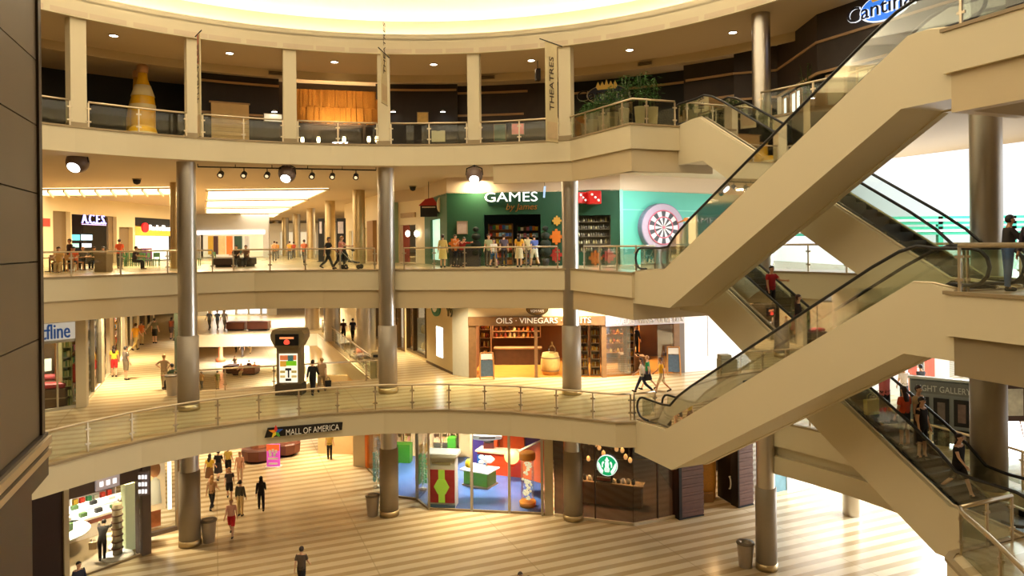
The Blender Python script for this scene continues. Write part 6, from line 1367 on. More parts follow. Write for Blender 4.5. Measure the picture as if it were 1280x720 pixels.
# coloured wall units at the back: shelves of small pale goods, purple screens, orange and red counters
PUR2 = mat('purple_wall', srgb(70,50,120), .5, var=.1); GRN = mat('lime_paint', srgb(120,180,30), .4); REDP = mat('red_orange_paint', srgb(232,70,20), .4); ORP = mat('orange_paint2', srgb(240,96,30), .5)
for k, (px0, px1) in enumerate(((497,507),(507,518),(543,553),(553,563),(563,573))):
    s0, s1 = bk.S(px0,560), bk.S(px1,560); _, zs = shelf(bk, s0+.05, s1-.05, 1.0, 4.3, 6, .3, .4, mat('peach_shelf', srgb(240,200,150), .5), '%s peach wall shelf of pens at the back of the colourful shop' % ('first','second','third','fourth','fifth')[k])
    for z in zs: goods(bk, 'crayon_pack', 'small pink or yellow pack on the peach shelves of the colourful shop', 'package', 'packs on the peach shelves', s0+.1, s1-.1, z, .35, 4, .13, .28, .1, [mat('pk_a', srgb(236,190,150), .5), mat('pk_b', srgb(230,150,130), .5), mat('pk_c', srgb(244,214,120), .5)])
tag(bk.mk('green_counter', mat('counter_green', srgb(60,130,30), .4), bk.S(497,570), bk.S(520,570), .0, 1.1, .8, 1.5), 'dark green low counter at the back left of the colourful shop', 'counter'); tag(bk.mk('green_box', mat('counter_green', srgb(60,130,30), .4), bk.S(566,562), bk.S(576,562), .0, 1.6, 1.0, 1.6), 'dark green box at the back middle of the colourful shop', 'box')
def inside(px, py, z=0): return F(px, py, z)
def slab_quad(name, pts, z0, z1, m, label, cat, bevel=.02): o = MB().prism([p.xy for p in pts], z0, z1).build(name, m, bevel=bevel); return tag(o, label, cat)
# white topped display cabinet with red and lime graphic
yb = segs[3].P(0,0,0); c0, c1 = W(536,632, kp[3]-segs[3].n*.35, kp[4]-segs[3].n*.35), W(569,632, kp[3]-segs[3].n*.35, kp[4]-segs[3].n*.35); s3 = WL(c0.xy, c1.xy)
t = thing('display_cabinet', 'white topped display cabinet with a red and lime graphic in the window', 'cabinet', s3.P(s3.L/2,0,0)); s3.mk('body', WHITE, 0, s3.L, 0, 2.55, -.7, 0, t); s3.mk('top', WHITE, -.12, s3.L+.12, 2.55, 2.7, -.85, .12, t); s3.mk('rear_top', mat('glow_top', srgb(250,250,230), .4, emit=(1,1,.85), es=.8), -.1, s3.L+.1, 2.7, 2.76, -.8, .05, t)
s3.mk('red_graphic', mat('raspberry', srgb(190,40,54), .5, var=.1), .02, s3.L-.02, .25, 1.9, 0, .03, t); s3.mk('lime_stripe', LIME, s3.L*.38, s3.L*.62, .25, 1.9, .03, .04, t); s3.disc(MB(), s3.L*.5, 1.05, .42, .04, .05, 6, .4).build('lime_hexagon', LIME, t); s3.mk('plinth', mat('steel_blue', srgb(110,140,170), .4), 0, s3.L, 0, .16, 0, .03, t)
s3.mk('lettering_line', mat('grey_letter', srgb(170,158,116), .5), s3.L*.14, s3.L*.84, 2.16, 2.28, 0, .02, t)
# lime table with white top and white flower-like lamp
tb = inside(600,606); t = thing('craft_table', 'lime green craft table with a white top in the colourful shop', 'table', tb); MB().cbox(tb, 1.5,1.0,.85,-.5).build('body', GRN, t, bevel=.03); MB().cbox(tb+Vector((0,0,.85)), 1.8,1.3,.08,-.5).build('tabletop', WHITE, t, bevel=.02); MB().cbox(tb, 1.62,1.1,.1,-.5).build('plinth', PALE, t)
q = tb+Vector((.35,.35,.93)); t = thing('paper_star', 'white star shaped paper ornament on the lime craft table', 'ornament', q); b = MB()
for k in range(7): a = 2*pi*k/7; b.ell(q+Vector((.3*cos(a),.18*sin(a),.35+.12*sin(3*a))), .17,.13,.12, 8, 6)
b.ell(q+Vector((0,0,.35)), .2,.2,.22, 10, 8); b.build('petals', mat('paper_white', srgb(252,250,244), .5, emit=(1,1,.95), es=.4), t); MB().tube([q, q+Vector((0,0,.3))], .04, 8).build('stem', WHITE, t)
q = inside(589,603); tag(MB().ell(q+Vector((-.1,-.2,1.1)), .22,.22,.28, 10, 8).build('yellow_bouquet', mat('yellow_petal', srgb(240,200,40), .6, bump=1, vscale=20)), 'yellow paper flower bunch at the left end of the lime table', 'ornament')
# red counters
r0_ = inside(612,590); t = thing('red_counter', 'long red counter with a white top in the colourful shop', 'counter', r0_); q0_, q1_ = Vector((XA(596,41,1),41.6,0)), Vector((XA(655,40,1),40.6,0)); rc = WL(q0_.xy, q1_.xy); rc.mk('body', REDP, 0, rc.L, 0, 1.25, -.8, 0, t); rc.mk('top', mat('counter_peach', srgb(244,200,160), .4), -.1, rc.L+.1, 1.25, 1.35, -.9, .1, t); rc.mk('blue_front', mat('panel_blue', srgb(40,110,190), .4), 0, rc.L*.2, .1, 1.1, 0, .03, t)
for px0, px1, m, w in ((587,608,PUR2,'purple wall panel left of the red counter'),(612,621,ORP,'orange wall panel left of the window bar'),(624,655,ORP,'orange wall panel behind the glowing ball'),(656,677,PUR2,'large purple wall panel at the right of the colourful shop')):
    wl_ = WL((XA(px0,43,3),43.4),(XA(px1,43,3),43.2)); tag(wl_.mk('wall_display', m, 0, wl_.L, 0, 4.6, -.2, 0), w, 'wall panel')
q = V(640,571,40); t = thing('glowing_ball', 'glowing yellow orange ball lamp on the red counter', 'lamp', q-Vector((0,0,.4))); MB().ell(q, .42,.42,.4, 16, 12).build('globe', mat('ball_glow', srgb(255,200,90), .5, emit=(1,.7,.25), es=1.6, var=.3, vscale=6), t); MB().lathe([(.2,-.5),(.15,-.38)], q, 14).build('stand', REDP, t)
q = V(611,561,42); t = thing('rack_ornament', 'dark maroon machine standing on the red counter', 'machine', q-Vector((0,0,.5))); MB().cbox(q-Vector((0,0,.5)), .6,.4,.9).build('body', mat('maroon', srgb(90,24,30), .5), t); MB().lathe([(.3,.4),(.3,.5)], q, 14).build('cap', BLACK, t)
q = inside(660,637); t = thing('display_tower', 'tall clear display tower with an orange cap in the colourful shop', 'display tower', q+Vector((0,.5,0))); q = q+Vector((0,.5,0)); MB().lathe([(.4,0),(.42,.25)], q, 24).build('orange_base', mat('amber_cap', srgb(226,140,40), .4), t); MB().lathe([(.33,.25),(.33,2.35)], q, 24, cap=False).build('clear_tube', GLASS, t); MB().lathe([(.4,2.35),(.42,2.42),(.42,2.65),(.36,2.72)], q, 24).build('orange_cap', mat('amber_cap', srgb(226,140,40), .4), t)
b = MB()
for k in range(46): a = random.uniform(0,6.28); r_ = random.uniform(0,.26); b.ell((q.x+r_*cos(a), q.y+r_*sin(a), random.uniform(.35,2.25)), .07,.07,.07, 6, 4)
b.build('bright_toys', mat('toy_mix', srgb(250,230,190), .5, emit=(1,.9,.6), es=.6, var=.5, vscale=20), t)
qa, qb = V(672,600,38.2), V(681,560,37.0); t = thing('slide_panel', 'sloping orange and peach ramp panel at the right window', 'panel', (qa.x,qa.y,0)); MB().wallp([(0.35,38.6,.7),(1.5,36.3,1.1),(1.5,36.3,3.3),(.35,38.6,2.1)], None, (1,0,0), .1).build('ramp_side', mat('salmon_ramp', srgb(240,110,50), .5), t); MB().bar((0.4,38.6,2.15),(1.55,36.3,3.35), .35, .08).build('ramp_top', PALE, t)
t = thing('oval_sign', 'white oval sign hanging over the red counter', 'sign', V(609,547,38)); c = V(609,546,38); MB().lathe([(.02,-.22),(.75,-.12),(.8,0),(.75,.12),(.02,.2)], c, 28, sy=.3).build('oval_board', mat('oval_white', srgb(236,236,236), .4, emit=(1,1,1), es=.25), t); MB().box(c.x-.42,c.x+.42,c.y-.265,c.y-.2,c.z-.04,c.z+.04).build('lettering_line', mat('grey_letter2', srgb(150,142,142), .5), t); MB().tube([c+Vector((0,0,.2)), (c.x,c.y,5)], .02, 5).build('hanger', SILV, t)
for k, (px, py, c_, w) in enumerate(((528,600,(90,200,120),'green'),(530,585,(240,160,60),'orange'),(473,575,(210,214,214),'white lit'),(472,597,(150,200,200),'pale blue'))):
    q = F(px, py+12, 0); tt = thing('spinner_rack', '%s spinner rack of small goods behind the shop glass' % w, 'rack', q); MB().lathe([(.24,0),(.24,.06),(.03,.08),(.03,2.0)], q, 14).build('pole', SILV, tt); b = MB()
    for z in range(6):
        for a in range(6): b.cbox((q.x+.2*cos(a), q.y+.2*sin(a), q.z+.35+.27*z), .13,.04,.2, a)
    b.build('hanging_packs', mat('rack_%d' % k, srgb(*c_), .5, var=.5, vscale=9), tt)
# steel mast between the two shops
q = F(686.5,644,0); tag(MB().cbox((q.x,q.y+.1,0), .42,.3,5.0).build('pier', CREAM), 'cream pier between the colourful shop and the coffee shop', 'pillar'); tag(MB().cbox((q.x-.33,q.y-.0,0), .12,.2,5.0).build('steel_post', SILV), 'slim steel post left of the cream pier', 'post')

# coffee shop
ca, cb, cc = F(693,645,0).xy, F(792,657,0).xy, F(848.5,646,0).xy; c1_, c2_ = WL(ca, cb), WL(cb, cc); t = thing('coffee_shop', 'dark glass fronted coffee shop corner right of the colourful shop', 'shop', (cb.x,cb.y,0)); DKM = mat('dark_mullion', srgb(60,48,36), .4, .3)
DG = glass_mat('dark_glass', (.72,.68,.62), .03)
for s in (c1_, c2_): s.mk('glass', DG, 0, s.L, .12, 4.3, -.03, 0, t); s.mk('sill', CREAM, 0, s.L, 0, .12, -.06, .05, t); s.mk('header', mat('dark_header', srgb(96,80,56), .6), 0, s.L, 4.3, 5.0, -.1, .05, t); s.mk('mullion', DKM, s.L*.52, s.L*.52+.05, 0, 4.3, -.06, .03, t)
struct(MB().prism([ca, cb, cc, cc+Vector((2.2,9)), ca+Vector((.5,9))], 0, .012).build('floor', mat('dark_floor', srgb(70,52,38), .3))); struct(MB().box(ca.x+.3,cc.x+2.4,44,44.2,0,5).build('wall_shop', DKWOOD)); struct(MB().box(cc.x+.5,cc.x+.7,cc.y+1.0,44,0,5).build('wall_shop', DKBR))
s_, z_ = c1_.at(759.5,581); sg = thing('round_logo_sign', 'round glowing green and white emblem in the coffee shop window', 'sign', c1_.P(s_,.12,z_-.5)); R_ = .49
c1_.disc(MB(), s_, z_, R_, .05, .14, 40).build('white_rim', emat('logo_white', (.9,1,.97), 1.1), sg); c1_.disc(MB(), s_, z_, R_*.95, .13, .15, 40).build('green_disc', mat('logo_green', srgb(0,112,60), .4, emit=(0,.45,.15), es=.8), sg)
LW = emat('logo_white', (.9,1,.97), 1.1); b = MB()
c1_.poly(b, [(s_+R_*x, z_+R_*y) for x, y in ((-.16,.32),(0,.44),(.16,.32),(.2,.1),(.14,-.08),(.26,-.3),(.2,-.6),(-.2,-.6),(-.26,-.3),(-.14,-.08),(-.2,.1))], .15, .165)
c1_.poly(b, [(s_+R_*x, z_+R_*y) for x, y in ((-.22,.52),(-.12,.6),(0,.86),(.12,.6),(.22,.52),(.16,.44),(-.16,.44))], .15, .165)
for sx in (-1, 1):
    c1_.poly(b, [(s_+R_*x*sx, z_+R_*y) for x, y in ((.34,-.5),(.5,-.34),(.66,.0),(.84,.34),(.9,.1),(.86,-.2),(.66,-.6),(.46,-.78))], .15, .165)
    c1_.poly(b, [(s_+R_*x*sx, z_+R_*y) for x, y in ((.26,.3),(.4,.1),(.4,-.2),(.5,-.1),(.5,.25),(.36,.42))], .15, .165)
b.build('figure_emblem', LW, sg); b = MB()
for sx in (-1, 1): c1_.poly(b, [(s_+R_*x*sx, z_+R_*y) for x, y in ((.04,.2),(.1,.22),(.1,.16),(.04,.15))], .165, .172)
c1_.poly(b, [(s_+R_*x, z_+R_*y) for x, y in ((-.05,.0),(.05,.0),(.03,-.04),(-.03,-.04))], .165, .172)
for k in range(3): c1_.box(b, s_-R_*.16, s_+R_*.16, z_-R_*(.2+.14*k), z_-R_*(.25+.14*k), .165, .172)
b.build('emblem_lines', mat('logo_green', srgb(0,112,60), .4), sg)
cw = WL(ca-c1_.n*2.2, cb-c1_.n*2.2); t = thing('coffee_counter', 'long brown counter inside the coffee shop', 'counter', cw.P(cw.L/2,0,0)); cw.mk('body', mat('counter_walnut', srgb(120,86,48), .4, var=.3, vscale=2), .5, cw.L, 0, 1.05, -.6, 0, t); cw.mk('top', mat('counter_top_tan', srgb(150,120,80), .3), .4, cw.L+.1, 1.05, 1.12, -.7, .08, t)
goods(cw, 'counter_item', 'small cup or tray on the coffee shop counter', 'cup', 'items on the coffee shop counter', .8, cw.L-.3, 1.12, -.2, 11, .2, .3, .2, [WHITE, BRN, PROD[0], PALE, BLACK], .4, 'jar')
t = thing('coffee_machine', 'dark coffee machine with red front on the counter', 'machine', cw.P(1.9,-.3,1.12)); cw.mk('body', BLACK, 1.5, 2.4, 1.12, 1.7, -.6, -.1, t, bevel=.05); cw.mk('red_front', mat('front_red', srgb(170,30,20), .4), 1.6, 2.3, 1.2, 1.36, -.1, -.06, t); cw.mk('steam_tray', SILV, 1.6, 2.3, 1.36, 1.4, -.1, .02, t)
for k in range(12):
    q = cw.P(.9+k*.2+random.uniform(-.05,.05), -.9+random.uniform(-.5,.5)-.02*k, 1.9+.2*(k*5 % 6)); tt = thing('bronze_lantern', 'warm bronze lantern cluster lamp hanging inside the coffee shop', 'lamp', q, group='bronze lanterns inside the coffee shop'); MB().lathe([(.02,.16),(.08,.1),(.11,0),(.08,-.1),(.03,-.13)], q, 10, smooth=False).build('shade', mat('lantern_bronze', srgb(226,160,84), .4, emit=(1,.6,.25), es=1.1, var=.6, vscale=9), tt); MB().tube([q+Vector((0,0,.24)), (q.x,q.y,5.0)], .012, 5).build('cord', BLACK, tt)
# slatted wood piers, dark door and wicker booth
WSL = mat('purple_brown_wood', srgb(104,72,62), .55, var=.3, vscale=3)
def slat_pier(p, q, label, z1, edge=0):
    wl = WL(p, q); t = thing('wood_pier', label, 'pillar', wl.P(wl.L/2,0,0)); wl.mk('core', DKBR, 0, wl.L, 0, z1, -.5, -.04, t); b = MB(); z = 0; k = 0
    while z < z1-.05: h = (.11,.16,.13)[k % 3]; wl.box(b, edge, wl.L, z+.008, min(z1, z+h), -.05, (.0,.035,.015)[k % 3]); z += h; k += 1
    b.build('slats', WSL, t); 
    if edge: wl.mk('black_edge', BLACK, 0, edge, 0, z1, -.05, .06, t)
    wl.mk('base', BLACK, 0, wl.L, 0, .06, -.1, .05, t)
slat_pier(F(848.5,650,0).xy, F(879.5,644,0).xy, 'left slatted brown wood pier beside the dark glass corner', 4.9, .16); slat_pier(F(923,635,0).xy, F(941.5,630.5,0).xy, 'right slatted brown wood pier behind the column under the escalators', 4.9)
wd = WL(F(880,643.5,0).xy, F(923,635,0).xy); struct(wd.mk('wall_lintel', mat('lintel_grey', srgb(150,130,98), .6), -.1, wd.L+.1, 4.2, 5.0, -.4, 0)); d0 = F(925,636,0); d1 = F(894,622,0)
wdr = WL(F(923,635.5,0).xy, F(897,620.5,0).xy); t = thing('dark_door', 'dark brown entrance door standing open inward between the wood piers', 'door', wdr.P(wdr.L/2,0,0)); wdr.mk('leaf', mat('door_espresso', srgb(26,18,14), .4), 0, wdr.L, .03, 4.1, -.08, 0, t); b = MB(); hs_, hz_ = wdr.at(913.5,603); n = 14
b.tube([wdr.P(hs_+.14*cos(pi/2+pi*k/n), .1, hz_+.3*sin(pi/2+pi*k/n)) for k in range(n+1)], .035, 8); b.tube([wdr.P(hs_, 0, hz_+.3), wdr.P(hs_,.1,hz_+.3)], .03, 6); b.tube([wdr.P(hs_,0,hz_-.3), wdr.P(hs_,.1,hz_-.3)], .03, 6); b.build('handle', WHITE, t)
struct(MB().box(cc.x+.9, 12.4, 41.6, 41.8, 0, 5).build('wall_shop', DKBR)); q = F(890,633,0)+Vector((-.1,1.3,0)); t = thing('wicker_booth', 'golden domed wicker seat inside the doorway between the wood piers', 'seat', q); WICK = mat('wicker_gold', srgb(200,140,50), .6, var=.3, vscale=14, bump=.6)
MB().lathe([(.62,0),(.66,.8),(.66,1.9),(.72,2.1),(.8,2.35),(.7,2.65),(.4,2.85),(.02,2.92)], q, 28).build('hood', WICK, t); MB().box(q.x-.35,q.x+.35,q.y-.8,q.y-.5,.0,.5).build('seat', mat('seat_tan', srgb(150,110,60), .6), t, bevel=.05)
l = bpy.data.lights.new('booth_lamp', 'POINT'); l.energy = 60; l.color = (1,.6,.25); l.shadow_soft_size = .15; lo = bpy.data.objects.new('booth_lamp', l); COL.objects.link(lo); lo.location = q+Vector((.3,-.9,3.6))
# blue poster window and pale pier to the right
p0_, p1_ = F(962,621.5,0).xy, F(1003,612.5,0).xy; wp = WL(p0_, p1_); t = thing('poster_bay', 'pale bay with a blue green picture window right of the column', 'shop', wp.P(wp.L/2,0,0)); wp.mk('wall_panel', WHITE, wp.S(984,600), wp.L, 0, 5, -.3, 0, t); wp.mk('back_panel', DKBR, -.3, wp.L-.4, 3.2, 5, -.4, -.1, t); wp.mk('picture_window', mat('blue_picture', srgb(100,140,150), .4, var=.6, vscale=1.6, emit=(.3,.5,.6), es=.25), -.3, wp.S(984,600), .15, 3.4, -.1, -.05, t); wp.mk('sill', CREAM, -.3, wp.S(984,600), 0, .15, -.15, .02, t)
wz_ = WL(p1_, (26,46)); struct(wz_.mk('wall_white', WHITE, 0, wz_.L, 0, 5, -.3, 0))
# lounge seats and poster stand
t = thing('lounge_seat', 'left rounded brown lounge seat in the ground floor corridor', 'seat', F(320,581,0)); c = F(320,578,0)+Vector((0,.5,0)); MB().lathe([(.9,.1),(1.0,.2),(1.05,.75),(.95,.85)], c, 10, smooth=False).build('cushion', BRN, t); MB().lathe([(.8,0),(.8,.12)], c, 10).build('plinth', BLACK, t); MB().lathe([(.5,.85),(.46,1.15),(.3,1.2)], c, 10, smooth=False).build('centre_back', mat('brown_top', srgb(176,120,86), .5), t)
t = thing('lounge_seat', 'right rounded brown lounge seat behind the orange poster stand', 'seat', F(356,575,0)); c = F(354,571,0)+Vector((0,.5,0)); MB().lathe([(.7,.1),(.9,.2),(.95,.75),(.85,.85)], c, 10, smooth=False).build('cushion', BRN, t); MB().lathe([(.6,0),(.6,.12)], c, 10).build('plinth', BLACK, t); MB().lathe([(.4,.85),(.3,1.1)], c, 10, smooth=False).build('centre_back', mat('brown_top', srgb(176,120,86), .5), t)
c = F(341.5,584,0); t = thing('poster_stand', 'orange to violet poster stand in front of the brown lounge seats', 'sign', c); w = 16*c.y/FOC; h = 28.5*c.y/FOC; MB().box(c.x-w/2,c.x+w/2,c.y,c.y+.12,.05,h).build('board', mat('stand_violet', srgb(214,90,200), .5, emit=(.8,.1,.8), es=.35), t); MB().box(c.x-w/2,c.x+w/2,c.y-.02,c.y,h*.72,h).build('orange_top', mat('stand_orange', srgb(240,90,40), .5, emit=(1,.2,.05), es=.4), t)
[MB().box(c.x+w*a_-.07,c.x+w*a_+.07,c.y-.03,c.y,h*z_,h*z_+.2).build('white_mark', WHITE, t) for a_, z_ in ((-.24,.62),(0,.66),(.24,.62),(-.2,.48),(.12,.48))]; MB().box(c.x-w*.38,c.x+w*.38,c.y-.03,c.y,h*.34,h*.42).build('white_line', WHITE, t); MB().box(c.x-w*.35,c.x+w*.35,c.y-.03,c.y,h*.12,h*.2).build('white_line', WHITE, t); MB().box(c.x-w*.6,c.x+w*.6,c.y-.2,c.y+.3,0,.05).build('base', WHITE, t)
# far benches of the ground floor seen through the opening
for k, (px0, px1, Y, w) in enumerate(((282,296,76,'left brown bench seen through the floor opening'),(293,322,75,'middle brown bench seen through the floor opening'))): bench(px0, px1, Y, 0, .8, BRN, w, 1.6)
tag(MB().lathe([(.5,0),(.6,.3),(.25,.5),(.2,2.4),(.35,3.1),(.3,4.0),(.05,4.6)], F(276,452,0), 14).build('palm_sculpture', mat('terracotta', srgb(196,110,70), .6)), 'slender terracotta sculpture seen through the floor opening', 'sculpture')

# ------------------------------------------------------------------ dark panelled tower at the left edge
tw = [Vector(p) for p in ((-3.08,4.7),(-1.86,1.45),(-5.0,.3),(-6.2,3.5))]; PANEL = mat('bronze_panel', srgb(104,88,66), .45, .15, var=.1, vscale=1.4); wt = WL(tw[1], tw[0])
t = thing('panelled_tower', 'dark bronze panelled lift tower filling the left edge', 'tower', (-4,2.6,0)); MB().prism([p*.0+tw[i]+(Vector((-4.0,2.5))-tw[i])*.03 for i, p in enumerate(tw)], 0, 26).build('core', mat('edge_dark', srgb(58,46,34), .4, .5), t)
zz = 12.0; k = 0
for z1 in (12.62,13.12,13.56,14.0,14.42,14.9,15.4,15.95): wt.mk('metal_panel', PANEL, 0, wt.L-.06, zz+.004, z1-.004, -.03, .0, t); zz = z1
wt.mk('edge_strip', mat('edge_dark', srgb(58,46,34), .4, .5), wt.L-.06, wt.L+.01, 12, 15.95, -.03, .015, t); MB().strip([tw[0], tw[3]], 12, 15.95, -.03).build('side_panel', PANEL, t)
for a, c_ in ((11.86,11.9),(11.93,11.98)): wt.mk('ledge', RAILM, 0, wt.L+.02, a, c_, -.02, .05, t)
wt.mk('ledge_dark', mat('edge_dark', srgb(58,46,34), .4, .5), 0, wt.L+.02, 11.72, 12.0, -.04, .03, t)
# sign of the mall on the second floor fascia
s_a, s_b = W(330,538,L2A[3],L2A[5]), None; fw = WL(F(330,525.2,6).xy, F(427,515.3,6).xy); t = thing('mall_sign', 'black slanted sign with white lettering and a coloured star on the balcony front', 'sign', fw.P(fw.L/2,.2,5.3))
zA = lambda px, py: fw.Z(px, py); pts = [(fw.S(330,540), zA(330,545.5)), (fw.S(426,530), zA(424,536)), (fw.S(427,527), zA(427,526)), (fw.S(334,533), zA(334,533.5))]; b = MB(); fw.poly(b, pts, .18, .26); b.build('board', mat('sign_black', srgb(24,18,14), .4), t)
sx, uz = fw.d, 0; th = (zA(423,532)-zA(357,539))/(fw.S(423,532)-fw.S(357,539)); X_ = Vector((fw.d.x, fw.d.y, th)).normalized()
fw.text('lettering', 'MALL OF AMERICA', mat('sign_letter_white', srgb(245,240,230), .4), fw.S(356,539), zA(356,542.5), .36, .27, t, .01, 'LEFT', fw.S(422,534)-fw.S(356,539), xd=X_)
c_s, c_z = fw.at(344,538); cols_ = [(230,60,50),(240,150,40),(250,220,60),(90,170,60),(50,90,180)]
for k in range(5):
    a = pi/2+2*pi*k/5; b = MB(); r = .3; fw.poly(b, [(c_s, c_z), (c_s+.12*cos(a-.63), c_z+.12*sin(a-.63)), (c_s+r*cos(a), c_z+r*sin(a)), (c_s+.12*cos(a+.63), c_z+.12*sin(a+.63))], .27, .29); b.build('star_point', mat('star_%d' % k, srgb(*cols_[k]), .5), t)
# ------------------------------------------------------------------ the visitors
BK = (24,22,26); KH = (196,168,120); WH = (236,232,224); GR = (96,92,88); NV = (34,42,66); BR = (44,28,20); BL = (186,140,80); GY = (150,146,140)
def bag(loc, rz, col, label, w=.34, h=.36, cat='bag'):
    t = thing('shopping_bag', label, cat, loc, radians(rz)); m = cloth(col)
    b = MB(); vs = []
    for z, k in ((0,.92),(h,1)):
        vs += [(-w/2*k,-.08*k,z),(w/2*k,-.08*k,z),(w/2*k,.08*k,z),(-w/2*k,.08*k,z)]
    b.add(vs, [(0,3,2,1),(0,1,5,4),(1,2,6,5),(2,3,7,6),(3,0,4,7),(4,5,6,7)]); b.build('bag_body', m, t, loc=(0,0,0))
    for y in (-.06,.06): MB().tube([(-w*.25,y,h-.02),(-w*.22,y,h+.12),(0,y,h+.18),(w*.22,y,h+.12),(w*.25,y,h-.02)], .008, 5).build('handle', m, t, loc=(0,0,0))
def third(px, Y, *a, **k): return person((XA(px,Y,12.9),Y,12), *a, **k)
def onf(px, py, z, *a, **k): q = F(px, py, z); return person(q, *a, **k)
# third floor
third(410,37.6, 78, 'stride', (44,44,42), (38,40,40), BR, 'man in dark clothes walking right along the third floor railing', skin=1)
third(425.5,37.7, 80, 'push', (226,150,130), BK, BL, 'blond woman in a pink top pushing the black stroller on the third floor', long=True)
third(553.5,38.3, 180, 'stand', (232,208,130), (232,208,130), BR, 'person in a long pale yellow robe before the green corner', legs='skirt', shirt='long')
third(576,38.6, 30, 'bend', (140,26,24), BK, BK, 'person in a dark red top leaning over the dark display counter', shirt='long')
third(568,38.9, 60, 'cross', (196,110,30), BK, BR, 'person in an orange top behind the dark display counter')
third(617,37.6, 20, 'walk', WH, (40,90,140), BR, 'person in a white top and blue shorts by the third floor railing', legs='shorts', scale=.88)
third(611,39.2, 0, 'stand', (180,190,150), GR, BR, 'person in a pale green top in the games shop doorway')
third(630,39.4, 190, 'stand', (96,86,100), BK, BR, 'person in a grey patterned shirt looking into the games shop')
third(649,37.7, 170, 'stand', (240,180,60), (214,196,160), BR, 'woman in a bright yellow top and beige skirt at the third floor railing', long=True, legs='skirt')
third(660,39.3, 190, 'stand', (206,196,150), GR, BR, 'person in a cream top behind the blue shirted visitor')
third(668,37.9, 200, 'walk', (90,110,180), WH, BR, 'person in a blue shirt and white shorts at the third floor railing', legs='shorts')
third(74,37.2, 20, 'sit', (228,180,110), KH, BK, 'person in a cream yellow shirt seated at the left cafe table')
third(74,40, 0, 'sit', (90,60,44), BK, BK, 'person in brown seated behind the left cafe table', skin=1)
third(93,39.3, 10, 'sit', (232,110,70), BK, BK, 'person in an orange red shirt seated by the dark arcade')
third(87,40.2, 330, 'stand', (60,40,36), BK, BK, 'person in dark brown standing behind the cafe tables', skin=1)
third(104,42.6, 20, 'sit', GR, BK, BL, 'grey haired person seated in front of the arcade screens')
third(119,42.2, 0, 'sit', (86,90,70), BK, BR, 'person in olive seated in front of the arcade screens')
third(131,42.5, 340, 'sit', (170,90,80), BK, BK, 'person in a dusky red top seated right of the arcade screens')
third(149.5,43, 200, 'stand', (236,106,70), GR, BR, 'person in a salmon shirt standing between arcade and orange shop')
third(168,41.5, 100, 'sit', (60,34,28), BK, BK, 'person in dark maroon seated left of the orange shop', skin=1)
third(296,43.5, 0, 'sit', (50,32,28), BK, BK, 'dark haired person seated on the left dark bench of the third floor')
third(308,44.2, 0, 'sit', (120,90,70), BK, BR, 'person in a tan top seated on the right dark bench of the third floor')
third(380,52, 180, 'walk', (200,110,70), GR, BR, 'person in orange brown walking away between the far steel columns')
for k, (px, Y, c, w) in enumerate(((346,70,(226,170,80),'gold'),(362,66,(214,150,60),'ochre'),(367,74,(190,80,60),'red'),(343,60,(200,150,100),'tan'))): third(px, Y, 200, 'walk', c, GR, BR, 'distant person in a %s top among the far steel columns' % w)
person((11.5,16.7,12), 75, 'cross', (46,40,38), (70,92,130), BK, 'man in a dark patterned shirt and jeans beyond the right landing railing', shirt='long', skin=1)
person((11.0,15.2,12), -60, 'stand', (40,28,40), BK, BK, 'person in dark purple cut by the right edge of the picture', shirt='long', skin=1)
# second floor
onf(205.5,486,6, 180, 'hips', (170,144,112), (200,180,140), BL, 'man in beige with hands on hips seen from behind', scale=1.0)
onf(217,487,6, 250, 'sit', (70,84,60), BK, BK, 'man in a dark green top sitting beside the first column on the second floor')
onf(157.5,475,6, 150, 'stand', (86,76,70), (98,88,74), BK, 'man in a grey t-shirt and long shorts in the left corridor', legs='shorts', scale=1.05)
onf(143,471,6, 200, 'stand', (238,190,60), (206,40,40), BR, 'woman in a yellow top and red shorts beside the man in grey', long=True, legs='shorts', scale=1.0)
onf(169.5,438,6, 170, 'walk', (240,176,50), (206,180,110), BR, 'man in a bright yellow shirt and khaki trousers farther down the corridor', scale=1.12)
onf(177,431,6, 180, 'stand', (214,120,70), KH, BR, 'person in orange behind the man in the bright yellow shirt')
onf(193.5,429,6, 180, 'stand', (120,118,100), BK, BK, 'man in a grey shirt and black shorts in the middle of the corridor', legs='shorts', scale=1.08)
onf(214,424,6, 180, 'push', (150,80,60), (90,70,70), BR, 'woman pushing a small stroller down the corridor beside the column', long=True, legs='shorts')
onf(185,405,6, 180, 'stand', BK, BK, BK, 'small dark dressed person at the far end of the corridor')
onf(391,494,6, 180, 'walk', BK, BK, BR, 'person in black right of the directory kiosk', shirt='long', scale=1.0)
onf(402.5,490,6, 185, 'stride', (176,140,100), (150,124,88), BL, 'woman in beige carrying a black bag beside the person in black', shirt='tee', legs='capri')
onf(429.5,428,6, 180, 'stand', (60,26,24), BK, BR, 'person in dark maroon walking along the opening on the second floor')
onf(441,426,6, 180, 'walk', (50,50,70), BK, BR, 'person in dark blue next to the one in maroon along the opening')
onf(408,412,6, 180, 'stand', (200,150,100), KH, BR, 'distant person in tan behind the opening railing')
onf(803,491,6, 255, 'stride', WH, NV, BR, 'woman in a white top and navy trousers striding by the escalator foot', legs='trousers', long=True)
onf(810,487,6, 250, 'walk', (20,130,80), NV, BL, 'boy in a green shirt and dark shorts walking behind the white topped woman', legs='shorts', scale=.98)
onf(827,491,6, 265, 'walk', (248,186,40), (220,200,160), BR, 'man in a bright orange yellow shirt and beige shorts', legs='shorts', skin=1)
q = wq2.P(wq2.S(800,440),-1.6,6.0); person((q.x,q.y,6.95), 0, 'rail', (18,14,14), (18,14,14), BK, 'left of two staff in black on a step ladder level in the oils shop', shirt='long')
